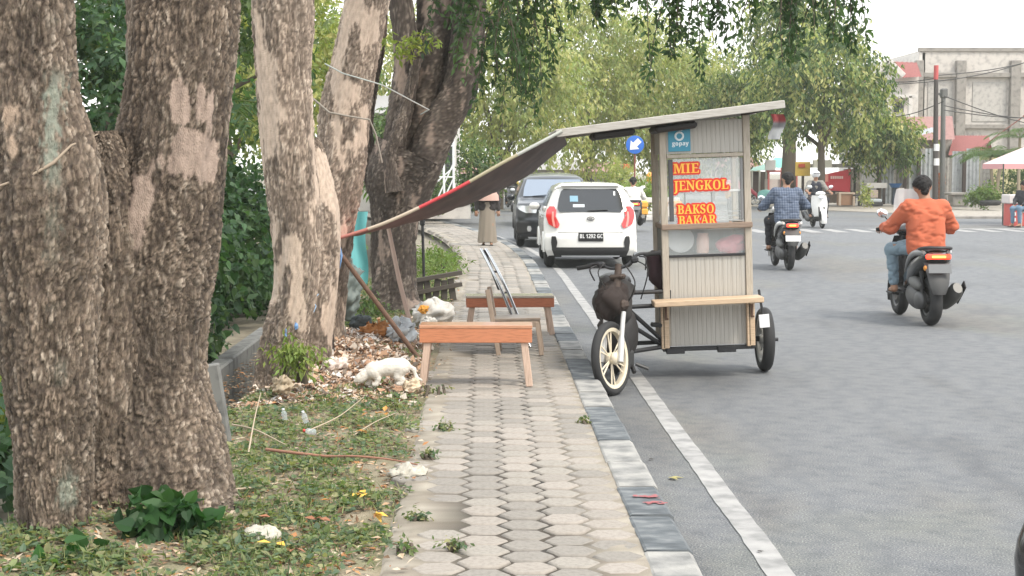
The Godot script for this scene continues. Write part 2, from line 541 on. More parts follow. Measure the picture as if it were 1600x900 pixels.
# ------------------------------------------------------------------ pavement
func build_pavement() -> void:
	var pt := tex(512, 0.03, 4, [[0.0, Color(0.72, 0.7, 0.68)], [0.5, Color(0.95, 0.94, 0.93)], [1.0, Color(1.08, 1.06, 1.03)]], 41)
	var fine := grey(512, 0.1, 3, 42)
	var root := Node3D.new()
	root.name = "pavement"
	add_child(root)
	root.set_meta("kind", "structure")
	# bedding sand and mortar under the pavers
	var bed := MB.new()
	var p := PackedVector3Array()
	var cl := PackedColorArray()
	var zz := fnl(51, 1.0, 3)
	var n := 0
	var d := 3.2
	while d < 62.0:
		for x in [-0.47, -0.40, -0.30, -0.05, 0.3, 0.55, 0.645]:
			var hh := 0.1385 if x > -0.28 else 0.146
			hh += zz.get_noise_2d(x * 5.0, d * 5.0) * 0.006
			if x < -0.44: hh = 0.06
			if x > 0.5: hh = 0.143 + zz.get_noise_2d(x * 9.0, d * 9.0) * 0.005
			p.append(Vector3(x + off(d), hh, -d))
			var t: float = clamp(0.5 + zz.get_noise_2d(x * 9.0, d * 6.0) * 1.1, 0.0, 1.0)
			cl.append(Color(0.035, 0.03, 0.024).lerp(Color(0.085, 0.07, 0.055), t) if x > -0.28 and x < 0.5 else Color(0.22, 0.19, 0.15).lerp(Color(0.38, 0.34, 0.28), t))
		n += 1
		d += 0.06 if d < 16.0 else 0.4
	bed.grid(p, n, 7, false, false, cl)
	put(root, "bedding", bed, pm("bedding", 1, 1, 1, 0.95, 0, {"vc": true, "bump": fine, "depth": 0.4, "scale": 3.0, "world": true}))
	# hexagonal pavers
	var px := 0.1815
	var pz := 0.186
	var shapes := []
	for k in 5:
		var m := MB.new()
		hexa(m, Vector3.ZERO, px, pz, k)
		shapes.append(m.mesh())
	var pm_ := []
	var tones := [Color(0.315, 0.285, 0.252), Color(0.29, 0.265, 0.236), Color(0.335, 0.303, 0.27), Color(0.25, 0.232, 0.208), Color(0.305, 0.282, 0.25)]
	for k in 5:
		var t: Color = tones[k]
		pm_.append(pm("paver%d" % k, t.r, t.g, t.b, 0.88, 0, {"tex": pt, "scale": 2.2, "world": true, "bump": fine, "depth": 0.22}))
	var rest := MB.new()
	var count := 0
	var row := 0
	var zn := fnl(61, 0.9, 2)
	d = 4.6
	while d < 50.0:
		for k in 6:
			var x := -0.378 + px * k
			var dz := d + (pz * 0.5 if k % 2 == 0 else 0.0)
			rng.seed = row * 17 + k * 31 + 5
			# the leftmost column is mostly lost under mortar and soil
			if k == 0 and (zn.get_noise_2d(dz * 1.3, 3.0) < 0.12 or dz < 6.5): continue
			if k == 1 and zn.get_noise_2d(dz * 0.9, 9.0) > 0.45: continue
			var tilt := Basis(Vector3(1, 0, 0), rng.randf_range(-0.02, 0.02)) * Basis(Vector3(0, 0, 1), rng.randf_range(-0.02, 0.02)) * Basis(Vector3.UP, rng.randf_range(-0.03, 0.03))
			var pos := Vector3(x + rng.randf_range(-0.004, 0.004) + off(dz), 0.1445 + zn.get_noise_2d(x * 3.0, dz * 1.2) * 0.005 + rng.randf_range(-0.0025, 0.0025), -dz)
			var ti := rng.randi() % 5
			if zn.get_noise_2d(x * 2.0, dz * 0.8 + 90.0) > 0.3: ti = 3
			if count < 300 and dz > 5.3:
				var o := put(root, "paver", shapes[rng.randi() % 5], pm_[ti])
				o.transform = Transform3D(tilt, pos)
				count += 1
			elif dz > 5.0:
				var t: Color = tones[ti]
				rest.col = t
				hexa(rest, pos, px, pz, 0, tilt)
		row += 1
		d += pz
	var ro := put(root, "distant_pavers", rest, pm("paver_far", 1, 1, 1, 0.88, 0, {"vc": true, "tex": pt, "scale": 2.2, "world": true}))
	ro.set_meta("kind", "stuff")
	# kerb of separate stones, painted in pairs and worn
	var kerb := Node3D.new()
	kerb.name = "kerb"
	add_child(kerb)
	kerb.set_meta("kind", "structure")
	var wt := tex(512, 0.008, 5, [[0.0, Color(0.13, 0.132, 0.128)], [0.3, Color(0.21, 0.209, 0.201)], [0.55, Color(0.28, 0.275, 0.26)], [1.0, Color(0.38, 0.368, 0.343)]], 71)
	var bt := tex(512, 0.009, 5, [[0.0, Color(0.05, 0.058, 0.065)], [0.4, Color(0.095, 0.107, 0.116)], [0.65, Color(0.145, 0.158, 0.165)], [1.0, Color(0.25, 0.255, 0.25)]], 72)
	var wm := pm("kerb_white", 1, 1, 1, 0.85, 0, {"tex": wt, "scale": Vector3(1.1, 1.1, 1.1), "world": true, "bump": fine, "depth": 0.2})
	var bm := pm("kerb_dark", 1, 1, 1, 0.8, 0, {"tex": bt, "scale": Vector3(0.9, 1.1, 1.6), "world": true, "bump": fine, "depth": 0.2})
	var L := 0.638
	for i in 74:
		var d0 := 6.15 + (i - 5) * L
		var dm := d0 + L * 0.5
		rng.seed = 900 + i
		var b := MB.new()
		var a := -atan2(off(d0 + L) - off(d0), L)
		var sec := PackedVector2Array([Vector2(-0.10, -0.16), Vector2(0.118, -0.16), Vector2(0.108, 0.0), Vector2(0.098, 0.138), Vector2(0.08, 0.152), Vector2(-0.09, 0.152), Vector2(-0.10, 0.146)])
		b.prism(sec, L - 0.012 - rng.randf() * 0.006, Transform3D(Basis(), Vector3.ZERO))
		var dark := posmod(i - 5, 4) < 2
		var o := put(kerb, "kerb_stone", b, bm if dark else wm)
		o.position = Vector3(0.742 + off(dm) + rng.randf_range(-0.005, 0.005), rng.randf_range(-0.005, 0.006), -dm)
		o.rotation = Vector3(rng.randf_range(-0.008, 0.008), a + rng.randf_range(-0.012, 0.012), rng.randf_range(-0.012, 0.012))
		o.set_meta("label", "kerb stone with worn black paint" if dark else "kerb stone with worn white paint")
	# red spray mark on one dark stone
	var rm := MB.new()
	rng.seed = 31
	for k in 46:
		var band: float = 0.0 if k % 2 == 0 else 0.13
		var c0 := Vector3(0.765 + rng.randfn(0.0, 0.028), 0.1585 + 0.00003 * k, -7.03 - band + rng.randfn(0.0, 0.016))
		var pts := PackedVector3Array()
		var r0 := rng.randf_range(0.004, 0.014)
		for j in 7:
			var an := TAU * j / 7
			pts.append(c0 + Vector3(cos(an) * r0 * 1.6, 0, sin(an) * r0) * rng.randf_range(0.7, 1.2))
		rm.fan(pts, Vector3.UP)
	ground_piece("red_paint_marking", rm, pm("red_spray", 0.33, 0.11, 0.115, 0.9))

func hexa(m: MB, o: Vector3, px: float, pz: float, variant: int, b := Basis()) -> void:
	# flat-topped hexagonal paver with worn, rounded shoulders
	var hw := px * 2.0 / 3.0 - 0.011
	var hz := pz * 0.5 - 0.0128
	var base := [Vector2(hw, 0), Vector2(hw * 0.5, hz), Vector2(-hw * 0.5, hz), Vector2(-hw, 0), Vector2(-hw * 0.5, -hz), Vector2(hw * 0.5, -hz)]
	var rings := [[1.0, -0.06], [1.0, -0.008], [0.965, -0.001], [0.9, 0.004]]
	var p := PackedVector3Array()
	for r in rings:
		for i in 6:
			var q: Vector2 = base[i]
			var w := 1.0 - (0.035 if (i + variant) % 5 == 0 else 0.0) - (0.02 if (i * 2 + variant) % 7 == 0 else 0.0)
			p.append(o + b * Vector3(q.x * r[0] * w, r[1], q.y * r[0] * w))
	m.grid(p, 4, 6, true)
	m.fan(p.slice(18, 24), b * Vector3.UP)

# ------------------------------------------------------------------ bark trunks
func spl(a: Array, t: float) -> Array:   # Catmull-Rom over [x, y, z, r]
	var n := a.size()
	var f := t * (n - 1)
	var i := int(min(floor(f), n - 2))
	var u := f - i
	var out := []
	for k in 4:
		var p0: float = a[max(i - 1, 0)][k]
		var p1: float = a[i][k]
		var p2: float = a[i + 1][k]
		var p3: float = a[min(i + 2, n - 1)][k]
		out.append(cubic_interpolate(p1, p2, p0, p3, u))
	return out

# style: {dark, mid, light, bare, lichen, freq, depth, flare, patches: [[cx, cy, rx, ry], ...]}
func bark(mb: MB, path: Array, segs: int, rows: int, st: Dictionary, sd: int, flare := 0.0) -> void:
	var cell := fnl(sd, st.freq, 1, FastNoiseLite.TYPE_CELLULAR)
	cell.cellular_distance_function = FastNoiseLite.DISTANCE_EUCLIDEAN
	cell.cellular_return_type = FastNoiseLite.RETURN_DISTANCE2_SUB
	cell.cellular_jitter = 1.0
	var cv := fnl(sd, st.freq, 1, FastNoiseLite.TYPE_CELLULAR)
	cv.cellular_distance_function = FastNoiseLite.DISTANCE_EUCLIDEAN
	cv.cellular_return_type = FastNoiseLite.RETURN_CELL_VALUE
	var lo := fnl(sd + 3, 1.0, 3)
	var hi := fnl(sd + 4, 38.0, 3)
	var p := PackedVector3Array()
	var cl := PackedColorArray()
	p.resize(segs * rows); cl.resize(segs * rows)
	var stretch: float = st.get("stretch", 0.32)
	var depth: float = st.depth
	var patches: Array = st.get("patches", [])
	for i in rows:
		var t := i / (rows - 1.0)
		var c := spl(path, t)
		var e := spl(path, min(t + 0.01, 1.0))
		var e0 := spl(path, max(t - 0.01, 0.0))
		var dirv := Vector3(e[0] - e0[0], e[1] - e0[1], e[2] - e0[2]).normalized()
		var x := (Vector3(1, 0, 0) - dirv * dirv.x).normalized()
		var y := dirv.cross(x)
		var o := Vector3(c[0], c[1], c[2])
		var fl := flare * exp(-max(0.0, c[1] - 0.1) * 4.5)
		for k in segs:
			var a := TAU * k / segs
			var ca := cos(a)
			var sa := sin(a)
			var r: float = c[3] * (1.0 + 0.09 * lo.get_noise_3d(ca * 1.1 + sd, c[1] * 0.8, sa * 1.1) * 1.8 + 0.025 * sin(a * 3.0 + sd + c[1]))
			r += fl * c[3] * max(0.0, sin(a * 4.0 + sd * 1.7)) * 1.2
			var q := o + (x * ca + y * sa) * r
			var w := q
			w.x += 0.02 * hi.get_noise_3d(q.x * 0.35, q.y * 0.2, q.z * 0.35)
			var gx := w.x
			var gy := w.y * stretch + lo.get_noise_3d(q.x * 3.0, q.y * 3.0, q.z * 3.0) * 0.03
			var dd := cell.get_noise_3d(gx, gy, w.z) + 1.0      # 0 at plate edges
			var plate := smoothstep(0.02, 0.3, dd)
			var val := cv.get_noise_3d(gx, gy, w.z) * 0.5 + 0.5
			var d2 := cell.get_noise_3d(gx * 0.38 + 5.0, gy * 0.3, w.z * 0.38) + 1.0   # long deep furrows
			var ridge := smoothstep(0.0, 0.22, d2)
			var v2 := cv.get_noise_3d(gx * 0.38 + 5.0, gy * 0.3, w.z * 0.38) * 0.5 + 0.5
			plate *= 0.35 + 0.65 * ridge
			val = val * 0.6 + v2 * 0.4
			var tone := 0.92 + 0.55 * lo.get_noise_3d(q.x * 3.3 + 19.0, q.y * 0.9, q.z * 3.3)   # browner and greyer zones of bark
			var fine := hi.get_noise_3d(q.x, q.y * 0.35, q.z)
			var zone := lo.get_noise_3d(q.x * 2.6 + 7.0, q.y * 1.1, q.z * 2.6)   # where bark has come away
			var bareness := smoothstep(st.get("bare_at", 0.25), st.get("bare_at", 0.25) + 0.1, zone + fine * 0.12)
			for b in patches:
				var pxx: float = (q.x - b[0]) / b[2]
				var pyy: float = (q.y - b[1]) / b[3]
				if q.z > o.z - 0.02 and abs(pxx) < 1.3 and abs(pyy) < 1.3:
					var edge: float = 1.0 - pow(pow(abs(pxx), 3.0) + pow(abs(pyy), 3.0), 0.333) + fine * 0.2 + lo.get_noise_3d(q.x * 9.0, q.y * 5.0, q.z * 9.0) * 0.35
					bareness = max(bareness, smoothstep(0.0, 0.07, edge))
			var disp: float = depth * (plate * (0.35 + 0.65 * val) - 0.6 + 0.55 * (ridge - 1.0)) * (1.0 - bareness * 0.85) + fine * 0.004 - bareness * depth * 0.45
			p[i * segs + k] = q + (x * ca + y * sa) * disp
			var col: Color = (st.dark as Color).lerp(st.mid, clamp(val * 1.5 + fine * 0.5, 0.0, 1.0)).lerp(st.light, smoothstep(0.62, 0.95, val + fine * 0.25) * 0.8)
			col = (st.dark as Color).lerp(col, 0.25 + 0.75 * plate)
			col *= tone
			col = col.lerp((st.bare as Color) * (1.0 + fine * 0.35), bareness * 0.85)
			if st.has("streak"):
				var sk: Array = st.streak
				var near: float = abs(q.x - sk[0] + 0.03 * lo.get_noise_2d(q.y * 2.0, 3.0)) / sk[1] + fine * 0.9 + val * 0.5
				if q.z > o.z: col = col.lerp(st.lichen, smoothstep(1.1, 0.4, near) * 0.6 * smoothstep(-0.25, 0.2, lo.get_noise_2d(q.y * 1.6, 44.0)))
			cl[i * segs + k] = col
	mb.grid(p, rows, segs, true, true, cl)

const T1L := [[-1.861,-0.077,-6.600,0.213],[-1.878,0.078,-6.600,0.165],[-1.883,0.219,-6.600,0.159],[-1.882,0.500,-6.600,0.170],[-1.886,0.779,-6.600,0.197],[-1.901,1.194,-6.600,0.241],[-1.898,1.605,-6.600,0.275],[-1.949,2.012,-6.600,0.227],[-1.957,2.415,-6.600,0.209],[-1.977,2.814,-6.600,0.206],[-2.067,3.471,-6.600,0.206],[-2.204,4.245,-6.600,0.234]]
const T1R := [[-1.557,-0.010,-7.200,0.412],[-1.582,0.114,-7.200,0.380],[-1.595,0.328,-7.200,0.351],[-1.620,0.572,-7.200,0.309],[-1.621,0.846,-7.200,0.285],[-1.595,1.147,-7.200,0.288],[-1.531,1.447,-7.200,0.292],[-1.465,1.745,-7.200,0.270],[-1.404,2.129,-7.200,0.245],[-1.370,2.481,-7.200,0.243],[-1.300,2.918,-7.200,0.247],[-1.107,3.637,-7.200,0.270],[-0.836,4.486,-7.200,0.270]]
const T1B := [[-1.847,1.492,-7.750,0.145],[-1.696,1.907,-7.750,0.129],[-1.625,2.288,-7.750,0.161],[-1.649,2.729,-7.750,0.161],[-1.748,3.320,-7.750,0.145],[-1.852,4.391,-7.750,0.145]]
const T2L := [[-1.607,-0.071,-11.000,0.128],[-1.587,0.091,-11.000,0.092],[-1.506,0.300,-11.000,0.133],[-1.449,0.531,-11.000,0.151],[-1.376,0.854,-11.000,0.160],[-1.358,1.267,-11.000,0.179],[-1.394,1.723,-11.000,0.183],[-1.421,2.153,-11.000,0.197],[-1.439,2.536,-11.000,0.211],[-1.449,2.894,-11.000,0.220],[-1.488,3.429,-11.000,0.225],[-1.652,4.222,-11.000,0.229],[-1.923,5.524,-11.000,0.206]]
const T2R := [[-1.373,0.096,-12.600,0.236],[-1.355,0.308,-12.600,0.173],[-1.341,0.731,-12.600,0.194],[-1.273,1.256,-12.600,0.205],[-1.180,1.778,-12.600,0.210],[-1.139,2.219,-12.600,0.205],[-1.053,2.658,-12.600,0.194],[-0.975,3.069,-12.600,0.186],[-0.849,3.682,-12.600,0.184],[-0.638,4.594,-12.600,0.184],[-0.388,6.090,-12.600,0.171]]
const T3 := [[-0.978,-0.031,-17.300,0.469],[-1.042,0.165,-17.300,0.317],[-1.040,0.513,-17.300,0.260],[-1.041,0.946,-17.300,0.249],[-1.031,1.306,-17.300,0.285],[-1.004,1.628,-17.300,0.346],[-0.877,1.915,-17.300,0.378]]
const T3A := [[-1.035,1.522,-17.200,0.179],[-1.051,1.878,-17.200,0.125],[-0.959,2.303,-17.200,0.143],[-0.885,2.868,-17.200,0.143],[-0.952,3.570,-17.200,0.143],[-1.190,4.960,-17.200,0.143],[-1.559,7.011,-17.200,0.107]]
const T3B := [[-0.926,1.519,-17.500,0.237],[-0.854,2.025,-17.500,0.219],[-0.729,2.530,-17.500,0.226],[-0.611,3.032,-17.500,0.219],[-0.566,3.603,-17.500,0.226],[-0.515,4.667,-17.500,0.201],[-0.277,6.765,-17.500,0.146]]
const T3C := [[-0.899,1.306,-17.300,0.209],[-0.739,1.736,-17.300,0.223],[-0.540,2.165,-17.300,0.213],[-0.302,2.592,-17.300,0.198],[-0.208,3.159,-17.300,0.184],[-0.168,3.582,-17.300,0.173],[0.022,4.635,-17.300,0.162],[0.622,6.711,-17.300,0.126]]
const T3D := [[-1.264,1.445,-17.600,0.110],[-1.338,1.809,-17.600,0.099],[-1.361,2.172,-17.600,0.081],[-1.292,2.679,-17.600,0.073],[-1.198,3.183,-17.600,0.070],[-1.166,3.613,-17.600,0.062],[-1.092,5.036,-17.600,0.055]]
const T3E := [[-1.020,1.454,-16.950,0.106],[-1.060,1.805,-16.950,0.078],[-0.960,2.155,-16.950,0.078],[-0.839,2.573,-16.950,0.056],[-0.725,2.990,-16.950,0.056],[-0.654,3.267,-16.950,0.042]]
const T1M := [[-1.843,-0.026,-7.020,0.227],[-1.826,0.184,-7.020,0.205],[-1.804,0.423,-7.020,0.197],[-1.778,0.838,-7.020,0.200],[-1.754,1.249,-7.020,0.196],[-1.735,1.540,-7.020,0.171],[-1.731,1.743,-7.020,0.121],[-1.738,1.873,-7.020,0.064]]
const T2M := [[-1.398,0.112,-11.700,0.219],[-1.386,0.358,-11.700,0.219],[-1.347,0.800,-11.700,0.214],[-1.323,1.288,-11.700,0.205],[-1.310,1.579,-11.700,0.156],[-1.308,1.821,-11.700,0.088],[-1.307,1.941,-11.700,0.039]]
func build_near_trees() -> void:
	var fine := grey(512, 0.06, 4, 91)
	var bm := pm("bark", 1, 1, 1, 0.92, 0, {"vc": true, "bump": fine, "depth": 0.7, "scale": Vector3(5, 2, 5)})
	var s1 := {"dark": Color(0.04, 0.029, 0.022), "mid": Color(0.26, 0.2, 0.15), "light": Color(0.47, 0.395, 0.32), "bare": Color(0.36, 0.27, 0.2), "lichen": Color(0.3, 0.34, 0.28), "freq": 86.0, "depth": 0.0135, "stretch": 0.27, "bare_at": 0.5, "streak": [-1.79, 0.05]}
	var s1r := s1.duplicate()
	s1r.patches = [[-1.355, 1.765, 0.075, 0.12], [-1.265, 1.75, 0.045, 0.11], [-1.37, 2.0, 0.05, 0.1], [-1.28, 1.99, 0.022, 0.09]]
	s1r.bare_at = 0.4
	s1r.erase("streak")
	s1r.bare = Color(0.36, 0.275, 0.225)
	var s1m := s1.duplicate()
	s1m.erase("streak")
	var s2 := {"dark": Color(0.1, 0.075, 0.058), "mid": Color(0.45, 0.355, 0.28), "light": Color(0.68, 0.57, 0.47), "bare": Color(0.54, 0.43, 0.345), "lichen": Color(0.46, 0.37, 0.31), "freq": 66.0, "depth": 0.013, "stretch": 0.25, "bare_at": 0.1, "lichen_at": 0.3}
	var s3 := {"dark": Color(0.055, 0.042, 0.035), "mid": Color(0.17, 0.135, 0.11), "light": Color(0.4, 0.33, 0.27), "bare": Color(0.33, 0.25, 0.2), "lichen": Color(0.25, 0.2, 0.16), "freq": 66.0, "depth": 0.014, "stretch": 0.22, "bare_at": 0.3, "lichen_at": 0.3}
	var t1 := thing("street_tree", "huge forked roadside tree with dark flaking bark, nearest the camera", "tree", Vector3.ZERO, 0, "old trees along the drain")
	trunk_part(t1, T1L, 220, 440, s1, 101, bm, 0.1)
	trunk_part(t1, T1R, 260, 440, s1r, 102, bm, 0.22)
	trunk_part(t1, T1M, 160, 260, s1m, 104, bm, 0.0)
	trunk_part(t1, T1B, 90, 120, s1, 103, bm, 0.0)
	var t2 := thing("street_tree", "forked pale tan tree beside the rubbish heap, tied with blue rope", "tree", Vector3.ZERO, 0, "old trees along the drain")
	trunk_part(t2, T2L, 140, 360, s2, 111, bm, 0.25)
	trunk_part(t2, T2R, 140, 340, s2, 112, bm, 0.2)
	trunk_part(t2, T2M, 110, 260, s2, 113, bm, 0.0)
	var t3 := thing("street_tree", "dark brown tree with many limbs spreading above the awning pole", "tree", Vector3.ZERO, 0, "old trees along the drain")
	trunk_part(t3, T3, 120, 170, s3, 121, bm, 0.3)
	var i := 0
	for a in [T3A, T3B, T3C, T3D, T3E]:
		trunk_part(t3, a, 60, 160, s3, 122 + i, bm, 0.0, "limb")
		i += 1
	near_crowns(t1, t2, t3, bm)

func trunk_part(t: Node3D, path: Array, segs: int, rows: int, st: Dictionary, sd: int, m: Material, flare: float, called := "trunk") -> void:
	var b := MB.new()
	bark(b, path, segs, rows, st, sd, flare)
	put(t, called, b, m)

# ------------------------------------------------------------------ foliage
func leaf_mat(key: String) -> StandardMaterial3D:
	return pm(key, 1, 1, 1, 0.55, 0, {"vc": true, "back": [0.8, 0.9, 0.4]})

func rdir() -> Vector3:
	var z := rng.randf_range(-1.0, 1.0)
	var a := rng.randf() * TAU
	var r := sqrt(1.0 - z * z)
	return Vector3(r * cos(a), z, r * sin(a))

# a crown of leaf clumps inside an ellipsoid with an uneven outline
func crown(mb: MB, o: Vector3, r: Vector3, clumps: int, leaves: int, size: float, spread: float, cols: Array, sd: int, droop := 0.5, hollow := 0.35, wide := 0.5) -> void:
	var zn := fnl(sd, 0.9, 3)
	rng.seed = sd * 7919 + 13
	var made := 0
	var tries := 0
	while made < clumps and tries < clumps * 6:
		tries += 1
		var dv := rdir()
		var k: float = pow(rng.randf_range(hollow, 1.0), 0.6)
		var lump := 1.0 + 0.42 * zn.get_noise_3d(dv.x * 2.2, dv.y * 2.2, dv.z * 2.2)
		var q := o + dv * r * k * lump
		if zn.get_noise_3d(q.x * 1.1 + 30.0, q.y * 1.1, q.z * 1.1) < -0.22: continue
		made += 1
		var base: Color = cols[rng.randi() % cols.size()]
		var tw := (dv + Vector3(0, -droop, 0) + rdir() * 0.6).normalized()
		for j in leaves:
			var g := rng.randf_range(0.75, 1.25)
			mb.col = Color(base.r * g * rng.randf_range(0.9, 1.12), base.g * g, base.b * g)
			var u := rng.randf_range(-1.0, 1.0)
			var lp := q + tw * u * spread + rdir() * spread * 0.45
			var ld := (tw * 0.5 + rdir() + Vector3(0, -droop, 0)).normalized()
			var nr := (Vector3.UP * 0.9 + dv * 0.5 + rdir() * 0.9)
			nr = (nr - ld * nr.dot(ld)).normalized()
			var l := size * rng.randf_range(0.65, 1.3)
			mb.leaf(lp, ld, nr, l, l * wide)

const GREENS := [Color(0.085, 0.145, 0.045), Color(0.11, 0.175, 0.055), Color(0.065, 0.12, 0.042), Color(0.14, 0.2, 0.065)]
const LIGHTGREENS := [Color(0.4, 0.42, 0.15), Color(0.34, 0.38, 0.13), Color(0.46, 0.46, 0.2), Color(0.27, 0.33, 0.12)]
const DARKGREENS := [Color(0.06, 0.125, 0.058), Color(0.075, 0.15, 0.066), Color(0.048, 0.1, 0.05), Color(0.1, 0.18, 0.075)]

# a hanging twig with leaves along it
func spray(lb: MB, tb: MB, a: Vector3, len_: float, lean: Vector3, size: float, cols: Array, n: int) -> void:
	var pts := PackedVector3Array()
	var q := a
	var d := (lean + Vector3(0, -0.15, 0)).normalized()
	for i in 7:
		pts.append(q)
		q += d * len_ / 6.0
		d = (d + Vector3(0, -0.3, 0) + rdir() * 0.14).normalized()
	tb.tube(pts, PackedFloat32Array([0.009, 0.008, 0.007, 0.006, 0.005, 0.004, 0.003]), 5)
	var base: Color = cols[rng.randi() % cols.size()]
	for j in n:
		var t := pow(rng.randf(), 0.8) * 5.99
		var i := int(t)
		var p: Vector3 = pts[i].lerp(pts[i + 1], t - i) + rdir() * size * 0.55
		var ld := (Vector3(0, -0.8, 0) + rdir() * 0.9).normalized()
		var nr := rdir()
		nr = (nr - ld * nr.dot(ld)).normalized()
		var g := rng.randf_range(0.7, 1.3)
		lb.col = Color(base.r * g, base.g * g, base.b * g)
		var l := size * rng.randf_range(0.7, 1.3)
		lb.leaf(p, ld, nr, l, l * 0.42)

func near_crowns(t1: Node3D, t2: Node3D, t3: Node3D, bm: Material) -> void:
	var lm := leaf_mat("leaf_near")
	var e := [[t1, Vector3(-2.3, 7.4, -6.6), Vector3(2.9, 1.5, 2.6), 5], [t2, Vector3(-1.2, 7.8, -11.2), Vector3(2.8, 1.8, 2.5), 6], [t3, Vector3(-0.4, 7.6, -17.0), Vector3(3.0, 2.0, 2.8), 9]]
	for k in e:
		var b := MB.new()
		crown(b, k[1], k[2], 170, 12, 0.16, 0.36, GREENS, k[3])
		put(k[0], "crown", b, lm)
	# limbs that reach out over the road, above the frame, and the sprays that hang from them
	rng.seed = 4242
	var limbs := [[t3, [[-0.1, 4.4, -17.2, 0.14], [0.6, 4.9, -16.4, 0.11], [1.6, 4.9, -15.6, 0.08], [2.6, 4.6, -15.0, 0.06], [3.6, 4.3, -14.6, 0.04], [4.2, 4.0, -14.4, 0.02]]],
		[t3, [[-0.3, 3.9, -17.3, 0.12], [0.1, 4.4, -16.2, 0.08], [0.35, 4.3, -15.2, 0.05], [0.5, 4.0, -14.6, 0.03]]],
		[t2, [[-0.8, 3.6, -11.0, 0.12], [-0.2, 4.6, -11.3, 0.09], [0.8, 5.0, -11.6, 0.06], [1.8, 4.9, -11.8, 0.03]]]]
	var li := 0
	for a in limbs:
		var b := MB.new()
		var st := {"dark": Color(0.055, 0.042, 0.035), "mid": Color(0.15, 0.118, 0.095), "light": Color(0.33, 0.27, 0.22), "bare": Color(0.25, 0.2, 0.16), "lichen": Color(0.25, 0.2, 0.16), "freq": 40.0, "depth": 0.008}
		bark(b, a[1], 20, 60, st, 300 + li, 0.0)
		put(a[0], "limb", b, bm)
		li += 1
	# [x, top y, z, number of twigs, length, spread]
	var groups := [[t3, 0.02, 4.05, -15.4, 16, 1.45, 0.3], [t3, 0.38, 3.75, -15.2, 12, 1.25, 0.22], [t3, 0.12, 3.3, -16.2, 12, 1.0, 0.25],
		[t3, 1.62, 3.95, -14.8, 10, 1.25, 0.28], [t3, 1.95, 3.75, -14.6, 9, 1.3, 0.2], [t3, 2.3, 3.9, -15.2, 4, 0.85, 0.2], [t3, 2.62, 3.85, -14.6, 8, 1.1, 0.2], [t3, 2.95, 3.85, -14.5, 9, 1.2, 0.22],
		[t3, 3.3, 3.8, -14.4, 8, 1.05, 0.12], [t3, 1.1, 3.95, -15.2, 6, 0.75, 0.4], [t3, 0.75, 3.95, -15.0, 8, 0.8, 0.3]]
	for gp in groups:
		var lb := MB.new()
		var tb := MB.new()
		for k in gp[4]:
			var a := Vector3(gp[1], gp[2], gp[3]) + Vector3(rng.randf_range(-1, 1) * gp[6], rng.randf_range(-0.15, 0.25), rng.randf_range(-1, 1) * gp[6])
			spray(lb, tb, a, gp[5] * rng.randf_range(0.6, 1.15), Vector3(rng.randf_range(-0.5, 0.5), -0.5, rng.randf_range(-0.5, 0.5)), 0.085, [Color(0.05, 0.1, 0.035), Color(0.07, 0.125, 0.04), Color(0.042, 0.085, 0.034)], 62)
		var br := put(gp[0], "hanging_branch", lb, lm)
		br.set_meta("kind", "stuff")
		put(br, "twig", tb, pm("twig", 0.09, 0.07, 0.05, 0.9)).set_meta("kind", "stuff")
	# pale young leaves sprouting from the fork
	var yl := MB.new()
	var yt := MB.new()
	for k in 9:
		spray(yl, yt, Vector3(-0.95 + k * 0.035, 3.12 + rng.randf_range(-0.05, 0.08), -16.7), 0.32, Vector3(rng.randf_range(-0.7, 0.9), 0.1, 0.6), 0.08, [Color(0.3, 0.32, 0.07), Color(0.24, 0.3, 0.06)], 26)
	put(t3, "sprout", yl, lm)
	# strings tied round the second tree and a sucker at its foot
	var rp := MB.new()
	rp.tube(PackedVector3Array([Vector3(-1.292, 2.546, -12.419), Vector3(-1.144, 2.466, -12.385), Vector3(-0.983, 2.420, -12.408), Vector3(-0.846, 2.386, -12.580), Vector3(-0.5, 2.22, -13.5), Vector3(-0.72, 2.3, -16.9)]), PackedFloat32Array([0.006]), 6)
	solo("string", "pale string tied from the second tree's right trunk across to the third tree", "string", rp, pm("string", 0.42, 0.46, 0.44, 0.9))
	var rp2 := MB.new()
	rp2.tube(PackedVector3Array([Vector3(-1.395, 2.272, -12.465), Vector3(-1.258, 2.157, -12.397), Vector3(-1.086, 2.123, -12.374), Vector3(-0.938, 2.100, -12.419), Vector3(-0.892, 1.986, -12.465), Vector3(-0.846, 1.757, -12.522)]), PackedFloat32Array([0.008]), 6)
	solo("rope", "grey rope looped round the pale forked trunk below the string", "rope", rp2, pm("rope_grey", 0.3, 0.27, 0.23, 0.9))
	var rp3 := MB.new()
	rp3.tube(PackedVector3Array([Vector3(-2.15, 1.63, -6.36), Vector3(-2.0, 1.63, -6.33), Vector3(-1.86, 1.68, -6.35), Vector3(-1.78, 1.73, -6.38), Vector3(-1.72, 1.8, -6.42), Vector3(-1.66, 1.85, -6.62)]), PackedFloat32Array([0.006, 0.006, 0.006, 0.008, 0.005, 0.003]), 6)
	solo("dry_vine", "thin dry vine stem clinging across the near tree's left trunk", "vine", rp3, pm("vine_stem", 0.3, 0.24, 0.18, 0.9))

